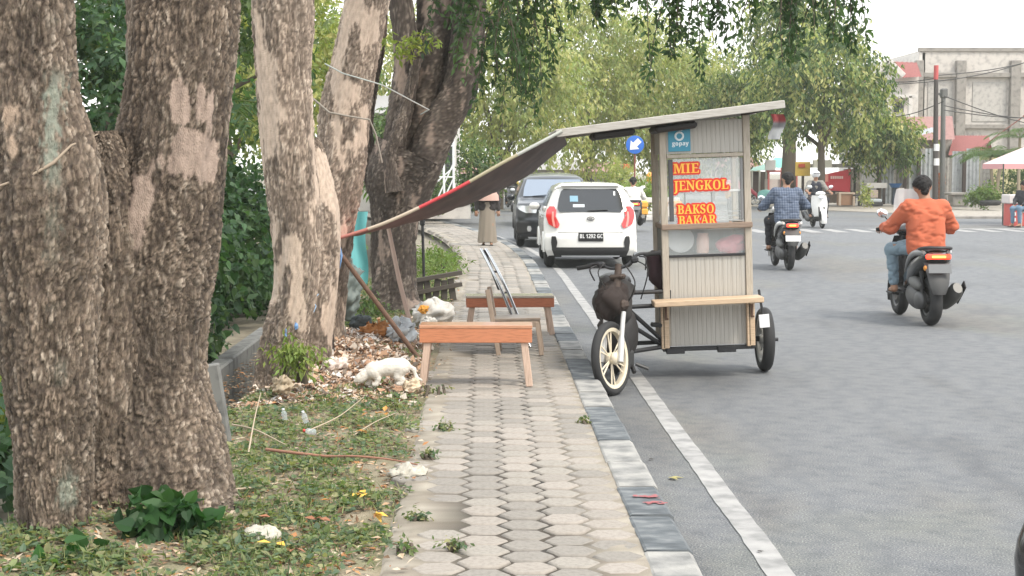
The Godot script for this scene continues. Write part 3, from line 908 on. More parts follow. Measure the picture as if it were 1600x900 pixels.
func shrub(called: String, label: String, category: String, o: Vector3, r: Vector3, clumps: int, leaves: int, size: float, cols: Array, sd: int, group := "", stem_h := 0.0, wide := 0.5, spread := 0.0, droop := 0.3) -> Node3D:
	var t := thing(called, label, category, Vector3(o.x, o.y, o.z), 0, group)
	var b := MB.new()
	crown(b, Vector3(0, stem_h + r.y * 0.9, 0), r, clumps, leaves, size, spread if spread > 0.0 else size * 1.8, cols, sd, droop, 0.3, wide)
	put(t, "foliage" if stem_h < 1.0 else "crown", b, leaf_mat("leaf_far"))
	var s := MB.new()
	rng.seed = sd
	if stem_h >= 1.0:
		s.tube(PackedVector3Array([Vector3(0, -0.2, 0), Vector3(0.05, stem_h * 0.5, 0), Vector3(0.0, stem_h, 0.1), Vector3(0.1, stem_h + r.y * 0.8, 0)]), PackedFloat32Array([stem_h * 0.07, stem_h * 0.055, stem_h * 0.045, 0.05]), 9)
		for k in 6:
			var a := Vector3(0, stem_h * rng.randf_range(0.75, 1.15), 0)
			var e := a + Vector3(rng.randf_range(-1, 1) * r.x * 0.7, r.y * rng.randf_range(0.4, 1.1), rng.randf_range(-1, 1) * r.z * 0.7)
			s.tube(PackedVector3Array([a, a.lerp(e, 0.5) + Vector3(0, 0.15, 0), e]), PackedFloat32Array([stem_h * 0.03, stem_h * 0.02, 0.015]), 6)
	else:
		for k in 5:
			s.rod(Vector3(rng.randf_range(-0.1, 0.1), -0.1, rng.randf_range(-0.1, 0.1)), Vector3(rng.randf_range(-0.6, 0.6) * r.x, r.y * 1.2, rng.randf_range(-0.6, 0.6) * r.z), 0.02, 6, 0.008)
	put(t, "stem" if stem_h < 1.0 else "trunk", s, pm("stem_brown", 0.1, 0.08, 0.06, 0.9))
	return t

func palm(label: String, o: Vector3, h: float, fl: float, n: int, sd: int, stems := 1) -> void:
	var t := thing("palm", label, "palm", o)
	rng.seed = sd
	var lm := leaf_mat("leaf_far")
	for s in stems:
		var tb := MB.new()
		var top := Vector3(rng.randf_range(-0.4, 0.4) if stems > 1 else 0.1, h * rng.randf_range(0.85, 1.05), rng.randf_range(-0.2, 0.2))
		tb.tube(PackedVector3Array([Vector3(top.x * 0.4, -0.1, 0), top * 0.5, top]), PackedFloat32Array([0.09, 0.07, 0.06]), 8)
		put(t, "trunk", tb, pm("palm_trunk", 0.3, 0.25, 0.18, 0.9))
		for k in n:
			var fb := MB.new()
			var a := TAU * k / n + rng.randf() * 0.5
			var d := Vector3(cos(a), rng.randf_range(0.4, 1.1), sin(a)).normalized()
			var q := top
			var pts := PackedVector3Array()
			for i in 9:
				pts.append(q)
				q += d * fl / 8.0
				d = (d + Vector3(0, -0.17, 0)).normalized()
			for i in range(1, 9):
				var td := (pts[i] - pts[i - 1]).normalized()
				var sd2 := td.cross(Vector3.UP).normalized()
				for q2 in 2:
					for sg: float in [-1.0, 1.0]:
						var g := rng.randf_range(0.8, 1.25)
						fb.col = Color(0.085 * g, 0.15 * g, 0.04 * g)
						var ld := (sd2 * sg + td * 0.7 + Vector3(0, -0.35, 0)).normalized()
						fb.leaf(pts[i].lerp(pts[i - 1], q2 * 0.5), ld, (Vector3.UP + rdir() * 0.2).normalized(), fl * 0.3 * (1.1 - i * 0.07), fl * 0.035)
			fb.col = Color(0.16, 0.2, 0.06)
			fb.tube(pts, PackedFloat32Array([0.018, 0.016, 0.014, 0.012, 0.01, 0.008, 0.006, 0.005, 0.004]), 5)
			put(t, "frond", fb, lm)

func build_greenery() -> void:
	# ivy over the far drain bank: broad leaves
	for e in [["dense ivy spilling over the drain wall between the first two trees", -3.05, -0.2, -13.2, 0.75, 0.95, 2.3, 620, 1, DARKGREENS],
			["ivy thicket behind the pale forked tree, beyond the drain", -3.2, -0.2, -18.6, 0.9, 1.05, 2.6, 560, 2, DARKGREENS],
			["ivy thicket at the left of the nearest tree, over the drain", -3.2, -0.7, -8.6, 0.65, 0.6, 1.6, 330, 3, DARKGREENS],
			["low green ivy on the drain bank beyond the third tree", -2.9, -0.4, -24.5, 0.8, 0.8, 2.2, 300, 4, GREENS]]:
		shrub("ivy_thicket", e[0], "ivy", Vector3(e[1], e[2], e[3]), Vector3(e[4], e[5], e[6]), e[7], 16, 0.085, e[9], e[8], "ivy along the drain bank", 0.0, 0.8, 0.2)
	shrub("feathery_shrub", "yellow-green feathery shrub showing at the left of the nearest trunk", "shrub", Vector3(-3.25, -0.35, -9.6), Vector3(0.6, 0.85, 0.6), 150, 20, 0.1, [Color(0.26, 0.3, 0.06), Color(0.2, 0.26, 0.05)], 5, "", 0.0, 0.3)
	# trees behind the drain
	var lt := [["dark dense tree rising behind the ivy between the first two trunks", -4.6, -18.5, 1.3, Vector3(1.7, 1.6, 1.5), 520, 0.13, DARKGREENS],
		["mid-green tree behind the drain, seen through the first fork", -4.4, -22.0, 2.6, Vector3(1.9, 1.9, 1.8), 560, 0.14, GREENS],
		["light green tree behind the second tree's fork", -5.2, -31.0, 2.6, Vector3(2.4, 2.2, 2.2), 480, 0.17, LIGHTGREENS],
		["bushy green tree behind the left of the nearest trunk", -6.2, -19.0, 1.8, Vector3(1.7, 2.4, 1.8), 520, 0.14, GREENS],
		["pale green tree rising between the second and third trees", -3.6, -27.0, 2.2, Vector3(1.5, 2.2, 1.5), 420, 0.14, LIGHTGREENS]]
	var k := 0
	for e in lt:
		shrub("background_tree", e[0], "tree", Vector3(e[1], -0.2, e[2]), e[4], e[5], 16, e[6], e[7], 20 + k, "trees beyond the drain", e[3])
		k += 1
	palm("palm with drooping fronds behind the ivy, left of the pale forked tree", Vector3(-4.0, -0.2, -20.5), 2.9, 1.5, 11, 31)
	palm("small palm behind the third tree's left limbs", Vector3(-2.7, -0.3, -23.5), 1.7, 1.3, 10, 32)
	shrub("feathery_shrub", "leafy green plants beside the turquoise panel behind the third tree", "shrub", Vector3(-2.5, -0.25, -21.0), Vector3(0.5, 0.55, 0.6), 120, 14, 0.09, GREENS, 33, "", 0.0, 0.5)
	shrub("feathery_shrub", "bright weeds growing along the pavement edge past the third tree", "shrub", Vector3(-0.75, 0.05, -23.6), Vector3(0.42, 0.22, 1.9), 170, 14, 0.075, [Color(0.14, 0.22, 0.05), Color(0.18, 0.25, 0.07)], 34, "", 0.0, 0.35)
	shrub("feathery_shrub", "low weeds by the broken planks at the third tree's foot", "shrub", Vector3(-1.35, 0.05, -16.2), Vector3(0.3, 0.16, 0.5), 60, 12, 0.06, GREENS, 35, "", 0.0, 0.5)
	# glossy creeper at the foot of the nearest tree, and the fern-like sucker by the pale tree
	shrub("creeper", "glossy heart-leaved creeper at the foot of the nearest tree", "plant", Vector3(-1.36, 0.1, -6.55), Vector3(0.2, 0.115, 0.15), 48, 5, 0.075, [Color(0.035, 0.1, 0.03), Color(0.05, 0.13, 0.035), Color(0.028, 0.08, 0.026)], 36, "", 0.0, 0.85, 0.06)
	shrub("creeper", "small creeper leaves at the foot of the near left trunk", "plant", Vector3(-1.68, 0.06, -6.1), Vector3(0.17, 0.06, 0.15), 26, 5, 0.075, [Color(0.04, 0.11, 0.03), Color(0.12, 0.2, 0.05)], 37, "", 0.0, 0.85, 0.06)
	shrub("sapling", "feathery yellow-green sucker sprouting from the pale tree's foot", "plant", Vector3(-1.32, 0.33, -10.55), Vector3(0.16, 0.1, 0.14), 42, 14, 0.055, [Color(0.24, 0.3, 0.08), Color(0.19, 0.26, 0.06)], 38, "", 0.0, 0.35, 0.1, 0.8)

	# the big weeping trees down the street and across the junction
	var far := [["tall weeping light green tree straight down the street", 0.6, -66.0, 1.9, Vector3(3.6, 4.3, 3.2), 1150, LIGHTGREENS],
		["weeping light green tree just right of the street's far end", 4.8, -74.0, 1.8, Vector3(4.0, 4.7, 3.4), 1250, LIGHTGREENS],
		["olive green tree behind the blue arrow sign", 8.6, -78.0, 1.6, Vector3(3.6, 4.1, 3.4), 1050, LIGHTGREENS],
		["light green tree left of the street, above the parked cars", -3.4, -60.0, 1.9, Vector3(2.7, 3.4, 2.8), 850, LIGHTGREENS],
		["mid-green tree behind the food cart's roof", 12.4, -84.0, 1.6, Vector3(4.0, 3.7, 3.4), 950, GREENS + LIGHTGREENS],
		["small dark tree low on the left of the street", -2.6, -44.0, 1.4, Vector3(1.4, 1.1, 1.3), 330, GREENS],
		["mid-green tree at the far left beyond the third tree", -6.0, -50.0, 2.4, Vector3(2.6, 2.6, 2.6), 500, GREENS],
		["large spreading tree shading the red banner across the junction", 14.2, -65.3, 3.0, Vector3(3.11, 2.56, 2.68), 760, GREENS + LIGHTGREENS],
		["upper crown tree behind the spreading one, against the sky", 13.9, -70.8, 5.6, Vector3(2.3, 2.6, 2.44), 520, GREENS + LIGHTGREENS],
		["low tree drooping before the corrugated sheds", 17.6, -68.9, 2.0, Vector3(2.07, 1.28, 1.71), 380, GREENS + LIGHTGREENS],
		["green tree left of the spreading one, behind the cart's right edge", 11.7, -73.2, 2.4, Vector3(2.07, 2.07, 1.95), 420, GREENS + LIGHTGREENS]]
	k = 0
	for e in far:
		shrub("background_tree", e[0], "tree", Vector3(e[1], 0.0, e[2]), e[4], e[5], 16, 0.25 if e[2] < -62.0 else 0.19, e[6], 60 + k, "trees down the street", e[3], 0.42, 0.5 if e[2] < -62.0 else 0.36, 0.85)
		k += 1

# ------------------------------------------------------------------ ground cover on the verge
func build_verge_cover() -> void:
	rng.seed = 555
	var zn := fnl(91, 1.0, 3)
	var gb := MB.new()
	var lb := MB.new()
	var gc := [Color(0.17, 0.225, 0.09), Color(0.23, 0.27, 0.12), Color(0.12, 0.175, 0.085), Color(0.3, 0.3, 0.15), Color(0.11, 0.17, 0.1)]
	var dc := [Color(0.3, 0.2, 0.12), Color(0.2, 0.12, 0.07), Color(0.4, 0.3, 0.2), Color(0.46, 0.38, 0.29), Color(0.36, 0.17, 0.07)]
	var n := 0
	while n < 64000:
		var d := 5.2 + 17.0 * pow(rng.randf(), 1.7)
		var x := rng.randf_range(-2.15, -0.36)
		var edge := smoothstep(-0.36, -0.62, x + zn.get_noise_2d(d * 1.4, 5.0) * 0.16)
		if rng.randf() > edge + 0.02: continue
		var dens := zn.get_noise_2d(x * 1.6, d * 1.6) + 0.28
		if d > 10.6 and d < 15.2: dens -= 0.55
		n += 1
		if rng.randf() > dens * 1.6 + 0.2: continue
		var q := Vector3(x, verge_h(x, d, zv) + 0.004, -d)
		var base: Color = gc[rng.randi() % gc.size()]
		var g := rng.randf_range(0.75, 1.3)
		gb.col = Color(base.r * g, base.g * g, base.b * g)
		if rng.randf() < 0.35:
			var ld := (Vector3.UP * 1.1 + rdir() * 0.7).normalized()
			gb.leaf(q, ld, ld.cross(rdir()).normalized(), rng.randf_range(0.03, 0.075), 0.006)
		else:
			var ld := (rdir() * Vector3(1, 0.3, 1) + Vector3(0, 0.3, 0)).normalized()
			var nr := (Vector3.UP + rdir() * 0.5)
			nr = (nr - ld * nr.dot(ld)).normalized()
			var l := rng.randf_range(0.018, 0.044)
			gb.leaf(q + Vector3(0, rng.randf_range(0.005, 0.03), 0), ld, nr, l, l * 0.7)
	n = 0
	while n < 18000:
		n += 1
		var d := 5.2 + 17.0 * pow(rng.randf(), 1.6)
		var x := rng.randf_range(-2.12, -0.3)
		if rng.randf() > smoothstep(-0.28, -0.7, x) + 0.03: continue
		var base: Color = dc[rng.randi() % dc.size()]
		lb.col = base * rng.randf_range(0.7, 1.25)
		var ld := (rdir() * Vector3(1, 0.2, 1)).normalized()
		var nr := (Vector3.UP + rdir() * 0.45)
		nr = (nr - ld * nr.dot(ld)).normalized()
		var l := rng.randf_range(0.02, 0.055)
		lb.leaf(Vector3(x, max(verge_h(x, d, zv), 0.155 if x > -0.45 else 0.0) + 0.007, -d), ld, nr, l, l * rng.randf_range(0.3, 0.6))
	var o := put(self, numbered("ground_cover"), gb, leaf_mat("leaf_low"))
	tag(o, "low green weeds and grass carpeting the verge", "weeds", "", "stuff")
	var o2 := put(self, numbered("leaf_litter"), lb, pm("dry_leaf", 1, 1, 1, 0.85, 0, {"vc": true}))
	tag(o2, "dry fallen leaves scattered over the verge soil", "leaf litter", "", "stuff")
	# small tufts in the pavement joints
	var spots := [[-0.33, 6.15, 0.07, "weed tuft growing low at the paving's near left border"], [-0.13, 6.2, 0.06, "upright weed sprouting between pavers near the bottom edge"], [-0.3, 6.75, 0.045, "tiny weed in the mortar strip above the lowest tufts"], [0.6, 9.35, 0.04, "small weed in the joint beside the kerb"], [-0.25, 9.1, 0.07, "grass growing in the joint left of the pavers"], [-0.36, 10.6, 0.12, "weeds round the near bench's left leg"], [-0.33, 8.2, 0.06, "flat weeds on the border strip"]]
	var k := 0
	for s in spots:
		shrub("weed_tuft", s[3], "weed", Vector3(s[0], 0.14, -s[1]), Vector3(s[2], s[2] * 0.45, s[2]), 14, 6, 0.028, gc, 400 + k, "weeds in the paving joints", 0.0, 0.6, 0.03)
		k += 1
# ------------------------------------------------------------------ lettering
func text_into(mb: MB, s: String, height: float, depth: float, x: Transform3D, serif := true, wide := 1.0, bold := true) -> void:
	var f := SystemFont.new()
	f.font_names = PackedStringArray(["Droid Serif" if serif else "Droid Sans"])
	f.font_weight = 700 if bold else 400
	var tm := TextMesh.new()
	tm.font = f
	tm.text = s
	tm.font_size = 64
	tm.pixel_size = height / 46.0
	tm.depth = depth
	tm.curve_step = 1.5
	tm.horizontal_alignment = HORIZONTAL_ALIGNMENT_LEFT
	tm.vertical_alignment = VERTICAL_ALIGNMENT_CENTER
	var a := tm.get_mesh_arrays()
	if a.is_empty(): return
	var vs: PackedVector3Array = a[Mesh.ARRAY_VERTEX]
	var ns: PackedVector3Array = a[Mesh.ARRAY_NORMAL]
	var id: PackedInt32Array = a[Mesh.ARRAY_INDEX] if a[Mesh.ARRAY_INDEX] != null else PackedInt32Array()
	if id.is_empty():
		for i in vs.size(): id.append(i)
	var k := mb.v.size()
	for i in vs.size():
		mb.v.append(x * Vector3(vs[i].x * wide, vs[i].y, vs[i].z))
		mb.n.append((x.basis * ns[i]).normalized())
		mb.c.append(mb.col)
	for i in id: mb.ix.append(k + i)

func ring_pts(c: Vector3, r: float, n: int, ax: Vector3, ay: Vector3) -> PackedVector3Array:
	var p := PackedVector3Array()
	for i in n: p.append(c + ax * cos(TAU * i / n) * r + ay * sin(TAU * i / n) * r)
	return p

# wheel in its own axes: axle along x. parts: tyre, rim, spoke...
func wheel(parent: Node3D, c: Vector3, b: Basis, r: float, w: float, rimc: Material, spokes: int, sw := 0.02, called := "wheel") -> void:
	var bx := b * Basis(Vector3(0, 0, 1), PI / 2.0)     # lathe axis y -> x
	var t := MB.new()
	var prof := []
	var tr := w * 0.5
	for i in 13:
		var a := -2.3 + 4.6 * i / 12.0
		prof.append([r - tr * 0.95 + cos(a) * tr * 0.95, sin(a) * tr])
	t.lathe(prof, c, bx, 40)
	var o := put(parent, called, t, pm("tyre", 0.022, 0.022, 0.023, 0.75, 0, {"tex": mats.get("tyre_tx", null)} if false else {}))
	var rm := MB.new()
	var ri := r - tr * 1.75
	rm.lathe([[ri - 0.02, -tr * 0.6], [ri, -tr * 0.75], [ri + 0.022, -tr * 0.8], [ri + 0.004, -tr * 0.3], [ri + 0.004, tr * 0.3], [ri + 0.022, tr * 0.8], [ri, tr * 0.75], [ri - 0.02, tr * 0.6], [ri - 0.02, -tr * 0.6]], c, bx, 36)
	rm.lathe([[0.0, -tr * 0.9], [0.035, -tr * 0.9], [0.045, -tr * 0.5], [0.045, tr * 0.5], [0.035, tr * 0.9], [0.0, tr * 0.9]], c, bx, 16)
	put(o, "rim", rm, rimc)
	for k in spokes:
		var a := TAU * k / spokes
		for dl: float in [-0.13, 0.13]:
			var s := MB.new()
			var d1 := b * Vector3(0, cos(a + dl * 0.4), sin(a + dl * 0.4))
			var d2 := b * Vector3(0, cos(a + dl), sin(a + dl))
			s.beam(c + d1 * 0.03, c + d2 * (ri - 0.01), sw, sw * 0.8, 0.003, b * Vector3(1, 0, 0))
			put(o, "spoke", s, rimc)

func catm(pts: Array, n: int) -> PackedVector3Array:
	var out := PackedVector3Array()
	for i in n:
		var f := i / (n - 1.0) * (pts.size() - 1)
		var k := int(min(floor(f), pts.size() - 2))
		out.append((pts[k] as Vector3).cubic_interpolate(pts[k + 1], pts[max(k - 1, 0)], pts[min(k + 2, pts.size() - 1)], f - k))
	return out

# ------------------------------------------------------------------ the food cart
func build_cart() -> void:
	var streak := tex(512, 0.02, 4, [[0.0, Color(0.7, 0.67, 0.62)], [0.5, Color(0.94, 0.92, 0.89)], [1.0, Color(1.08, 1.06, 1.03)]], 201)
	var wood := pm("cart_wood", 0.43, 0.385, 0.325, 0.7, 0, {"tex": streak, "scale": Vector3(9, 0.7, 9)})
	var panel := pm("cart_panel", 0.43, 0.415, 0.385, 0.5, 0, {"tex": streak, "scale": Vector3(14, 0.16, 14)})
	var brownw := pm("cart_rail", 0.27, 0.2, 0.155, 0.65, 0, {"tex": streak, "scale": Vector3(0.8, 9, 9)})
	var plank := pm("cart_plank", 0.56, 0.42, 0.29, 0.6, 0, {"tex": streak, "scale": Vector3(0.7, 9, 9)})
	var roofw := pm("cart_roof", 0.36, 0.35, 0.33, 0.75, 0, {"tex": streak, "scale": Vector3(0.6, 8, 8)})
	var black := pm("black_steel", 0.018, 0.018, 0.02, 0.45)
	var glass := pm("cart_glass", 0.8, 0.85, 0.85, 0.03, 0, {"alpha": 0.16})
	var t := thing("food_cart", "tall wooden street food cart with glass front and red-yellow menu lettering", "food cart", Vector3(1.83, 0, -12.45))
	t.rotation.z = 0.033
	var z1 := -0.62
	# posts
	for q in [[-0.34, 0.0], [0.34, 0.0], [-0.34, z1], [0.34, z1]]:
		var b := MB.new()
		b.box(Vector3(q[0], 1.2, q[1] - 0.025), Vector3(0.055, 1.86, 0.05), Basis(), 0.004)
		put(t, "corner_post", b, wood)
	# front, seen from the pavement: upper panel, glass, rail, small glass, lower panel of grooved strips
	var strips := func(called: String, y0: float, y1: float, x0: float, x1: float, z: float):
		var n := int(round((x1 - x0) / 0.037))
		for i in n:
			var b := MB.new()
			var w := (x1 - x0) / n
			b.box(Vector3(x0 + (i + 0.5) * w, (y0 + y1) * 0.5, z - 0.001 * (i % 2)), Vector3(w - 0.0006, y1 - y0, 0.012), Basis(), 0.0014)
			put(t, called, b, panel)
	strips.call("upper_strip", 1.835, 2.1, -0.31, 0.31, -0.02)
	strips.call("lower_strip", 0.27, 1.0, -0.31, 0.31, -0.02)
	var bb := MB.new()
	bb.box(Vector3(0, 1.815, -0.015), Vector3(0.62, 0.03, 0.035), Basis(), 0.004)
	put(t, "rail", bb, wood)
	bb = MB.new()
	bb.box(Vector3(0, 1.245, 0.006), Vector3(0.74, 0.045, 0.055), Basis(), 0.005)
	put(t, "rail", bb, brownw)
	bb = MB.new()
	bb.box(Vector3(0, 1.005, -0.012), Vector3(0.62, 0.02, 0.03), Basis(), 0.003)
	put(t, "rail", bb, black)
	bb = MB.new()
	bb.box(Vector3(-0.28, 1.54, -0.018), Vector3(0.035, 0.5, 0.028), Basis(), 0.003)
	put(t, "window_stile", bb, pm("dark_frame", 0.07, 0.07, 0.075, 0.5))
	bb = MB.new()
	bb.box(Vector3(0.295, 1.54, -0.018), Vector3(0.022, 0.5, 0.028), Basis(), 0.003)
	put(t, "window_stile", bb, pm("dark_frame2", 0.2, 0.2, 0.2, 0.5))
	for g in [[1.535, 0.52, 0.555, 0.01], [1.118, 0.205, 0.62, 0.0]]:
		var b := MB.new()
		b.box(Vector3(g[3], g[0], -0.022), Vector3(g[2], g[1], 0.005))
		put(t, "glass_pane", b, glass)
	# rear and sides of the glazed part
	bb = MB.new()
	bb.box(Vector3(0, 1.535, z1 - 0.01), Vector3(0.62, 0.52, 0.005))
	put(t, "glass_pane", bb, glass)
	for s: float in [-1.0, 1.0]:
		var b := MB.new()
		b.box(Vector3(s * 0.335, 1.54, z1 * 0.5), Vector3(0.005, 0.5, 0.56))
		put(t, "glass_pane", b, glass)
		b = MB.new()
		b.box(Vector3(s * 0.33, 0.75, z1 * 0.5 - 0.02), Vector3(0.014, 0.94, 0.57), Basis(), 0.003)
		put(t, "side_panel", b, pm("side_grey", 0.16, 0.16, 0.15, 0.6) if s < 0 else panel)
		b = MB.new()
		b.box(Vector3(s * 0.335, 1.97, z1 * 0.5 - 0.02), Vector3(0.014, 0.26, 0.57), Basis(), 0.003)
		put(t, "side_panel", b, panel)
		b = MB.new()
		b.box(Vector3(s * 0.335, 1.245, z1 * 0.5 - 0.02), Vector3(0.03, 0.04, 0.57), Basis(), 0.003)
		put(t, "rail", b, brownw)
	bb = MB.new()
	bb.box(Vector3(0, 0.75, z1), Vector3(0.62, 0.94, 0.014), Basis(), 0.003)
	put(t, "rear_panel", bb, panel)
	bb = MB.new()
	bb.box(Vector3(0, 1.97, z1), Vector3(0.62, 0.26, 0.014), Basis(), 0.003)
	put(t, "rear_panel", bb, panel)
	bb = MB.new()
	bb.box(Vector3(0, 1.22, -0.33), Vector3(0.64, 0.02, 0.54), Basis(), 0.002)
	put(t, "worktop", bb, pm("worktop", 0.5, 0.5, 0.48, 0.4))
	bb = MB.new()
	bb.box(Vector3(0, 1.0, -0.33), Vector3(0.64, 0.02, 0.54), Basis(), 0.002)
	put(t, "shelf", bb, pm("worktop2", 0.62, 0.6, 0.57, 0.5))
	bb = MB.new()
	bb.box(Vector3(0.06, 1.525, -0.12), Vector3(0.5, 0.016, 0.2), Basis(), 0.002)
	put(t, "shelf", bb, pm("white_shelf", 0.72, 0.72, 0.7, 0.4))
	# small glass case and pans behind the glass
	for k in 3:
		var b := MB.new()
		b.box(Vector3(0.1, 1.285 + k * 0.035, -0.1), Vector3(0.42, 0.01, 0.014), Basis(), 0.001)
		put(t, "case_rail", b, pm("case_rail", 0.5, 0.5, 0.5, 0.35, 0.6))
	for e in [[0.06, 0.24], [0.285, 0.24], [-0.16, 0.24]]:
		var b := MB.new()
		b.box(Vector3(e[0], 1.4, -0.1), Vector3(0.012, e[1], 0.014), Basis(), 0.001)
		put(t, "case_post", b, black)
	# counter plank on two brackets
	bb = MB.new()
	bb.box(Vector3(-0.03, 0.645, 0.14), Vector3(0.88, 0.045, 0.24), Basis(Vector3(0, 0, 1), 0.012), 0.006)
	put(t, "counter_plank", bb, plank)
	for x: float in [-0.385, 0.315]:
		var b := MB.new()
		b.box(Vector3(x + 0.03, 0.44, 0.03), Vector3(0.05, 0.36, 0.03), Basis(), 0.004)
		b.box(Vector3(x + 0.005, 0.44, 0.02), Vector3(0.03, 0.37, 0.05), Basis(), 0.004)
		put(t, "bracket", b, plank)
		b = MB.new()
		b.box(Vector3(x + 0.03, 0.55, 0.052), Vector3(0.018, 0.1, 0.012), Basis(), 0.003)
		b.box(Vector3(x + 0.036, 0.5, 0.05), Vector3(0.028, 0.014, 0.012), Basis(), 0.003)
		put(t, "hinge", b, pm("rusty", 0.14, 0.08, 0.055, 0.7, 0.3))
	# roof: sloped boards with a fascia, overhanging to the left
	var ra := 0.128 - 0.033
	var rb := Basis(Vector3(0, 0, 1), ra)
	var rc := Vector3(-0.3, 2.125, -0.42)
	for i in 5:
		var b := MB.new()
		b.box(rc + rb * Vector3(0, 0.012, 0.5 - i * 0.27), Vector3(1.82, 0.018, 0.268), rb, 0.003)
		put(t, "roof_board", b, roofw)
	bb = MB.new()
	bb.box(rc + rb * Vector3(0.0, -0.012, 0.643), Vector3(1.83, 0.062, 0.024), rb, 0.004)
	put(t, "fascia_board", bb, pm("fascia", 0.46, 0.445, 0.42, 0.75, 0, {"tex": streak, "scale": Vector3(0.6, 8, 8)}))
	bb = MB.new()
	bb.box(rc + rb * Vector3(0.0, -0.012, -0.72), Vector3(1.83, 0.062, 0.024), rb, 0.004)
	put(t, "fascia_board", bb, roofw)
	for x: float in [-0.75, -0.1, 0.8]:
		var b := MB.new()
		b.box(rc + rb * Vector3(x, -0.022, -0.03), Vector3(0.04, 0.045, 1.3), rb, 0.003)
		put(t, "rafter", b, pm("rafter", 0.09, 0.075, 0.06, 0.8))
	bb = MB.new()
	for i in 2:
		bb.box(rc + rb * Vector3(-0.45 + i * 0.5, -0.07 - i * 0.01, 0.3), Vector3(0.34, 0.06, 0.5), rb, 0.02)
	put(t, "rolled_sheet", bb, pm("rolled_black", 0.03, 0.028, 0.028, 0.7))
	# chassis
	bb = MB.new()
	for e in [[Vector3(-0.38, 0.245, -0.02), Vector3(0.36, 0.245, -0.02)], [Vector3(-0.38, 0.245, -0.6), Vector3(0.36, 0.245, -0.6)], [Vector3(-0.36, 0.245, 0.0), Vector3(-0.36, 0.245, -0.6)], [Vector3(0.36, 0.245, 0.0), Vector3(0.36, 0.245, -0.6)], [Vector3(-0.9, 0.27, -0.3), Vector3(0.5, 0.27, -0.41)]]:
		bb.beam(e[0], e[1], 0.035, 0.035, 0.004)
	put(t, "chassis", bb, black)
	for x: float in [-0.28, 0.14]:
		var b := MB.new()
		b.box(Vector3(x, 0.235, 0.0), Vector3(0.15, 0.05, 0.06), Basis(), 0.004)
		put(t, "chassis_bracket", b, black)
	wheel(t, Vector3(0.525, 0.255, -0.41), Basis(Vector3(0, 0, 1), -0.02), 0.272, 0.1, pm("cart_rim", 0.3, 0.3, 0.29, 0.4, 0.5), 6)
	bb = MB.new()
	bb.rod(Vector3(0.4, 0.255, -0.41), Vector3(0.64, 0.25, -0.41), 0.016)
	put(t, "axle", bb, black)
	bb = MB.new()
	bb.box(Vector3(0.475, 0.44, -0.12), Vector3(0.085, 0.11, 0.006), Basis(Vector3(0, 0, 1), 0.06), 0.002)
	put(t, "reflector_plate", bb, pm("paper_white", 0.75, 0.76, 0.78, 0.6))
	bb = MB.new()
	bb.beam(Vector3(0.44, 0.7, -0.15), Vector3(0.475, 0.42, -0.13), 0.02, 0.02)
	put(t, "stay", bb, black)
	# blue payment poster
	bb = MB.new()
	bb.box(Vector3(-0.205, 1.967, -0.007), Vector3(0.18, 0.225, 0.004), Basis(), 0.001)
	var po := put(t, "poster", bb, pm("poster_blue", 0.045, 0.26, 0.38, 0.5))
	tag(po, "blue payment poster with a white ring logo")
	bb = MB.new()
	var rg := PackedVector3Array()
	for i in 25: rg.append(Vector3(-0.205 + 0.031 * cos(TAU * i / 24), 1.978 + 0.031 * sin(TAU * i / 24), -0.003))
	bb.tube(rg, PackedFloat32Array([0.0085]), 8, false)
	put(po, "ring_logo", bb, pm("print_white", 0.78, 0.84, 0.86, 0.6))
	bb = MB.new()
	text_into(bb, "gopay", 0.034, 0.002, Transform3D(Basis(), Vector3(-0.265, 1.918, -0.003)), false)
	text_into(bb, "Bisa", 0.02, 0.002, Transform3D(Basis(), Vector3(-0.232, 2.031, -0.003)), false)
	text_into(bb, "Pembayaran pakai", 0.013, 0.002, Transform3D(Basis(), Vector3(-0.275, 2.055, -0.003)), false)
	put(po, "print", bb, pm("print_white", 0.78, 0.84, 0.86, 0.6))
	# menu lettering stuck on the glass
	for e in [["MIE", -0.262, 1.715, 0.078, 0.98], ["JENGKOL", -0.255, 1.576, 0.078, 0.86], ["BAKSO", -0.235, 1.383, 0.074, 0.83], ["BAKAR", -0.228, 1.295, 0.074, 0.82]]:
		bb = MB.new()
		for k in 10:
			var a := TAU * k / 10
			text_into(bb, e[0], e[3], 0.003, Transform3D(Basis(), Vector3(e[1] + cos(a) * 0.015, e[2] + sin(a) * 0.015, -0.0165 + 0.00025 * k)), true, e[4])
		var wo := put(t, "menu_word_backing", bb, pm("menu_red", 0.62, 0.03, 0.012, 0.5))
		bb = MB.new()
		text_into(bb, e[0], e[3], 0.003, Transform3D(Basis(), Vector3(e[1], e[2], -0.0115)), true, e[4])
		put(wo, "menu_word", bb, pm("menu_yellow", 0.9, 0.47, 0.06, 0.5))
	# things inside and hanging on the cart
	var bag := MB.new()
	var pts := PackedVector3Array()
	rng.seed = 66
	bag.ell(Vector3(0, 0.06, 0), Vector3(0.125, 0.075, 0.09), Basis(), 16, 9)
	bag.ell(Vector3(0.03, 0.1, 0.02), Vector3(0.085, 0.05, 0.07), Basis(Vector3(0, 0, 1), 0.4), 14, 8)
	solo("plastic_bag", "pink-red plastic bag behind the cart's lower glass", "bag", crumple(bag, 0.012, 12.0, 66), pm("bag_pink", 0.72, 0.2, 0.24, 0.35)).position = Vector3(2.02, 1.015, -12.62)
	var jar := MB.new()
	jar.lathe([[0.0, 0.0], [0.05, 0.0], [0.052, 0.01], [0.052, 0.12], [0.044, 0.14], [0.046, 0.165], [0.0, 0.165]], Vector3.ZERO, Basis(), 18)
	solo("jar", "peach lidded jar standing behind the cart's lower glass", "jar", jar, pm("jar_peach", 0.72, 0.45, 0.36, 0.35)).position = Vector3(1.78, 1.015, -12.6)
	var plate := MB.new()
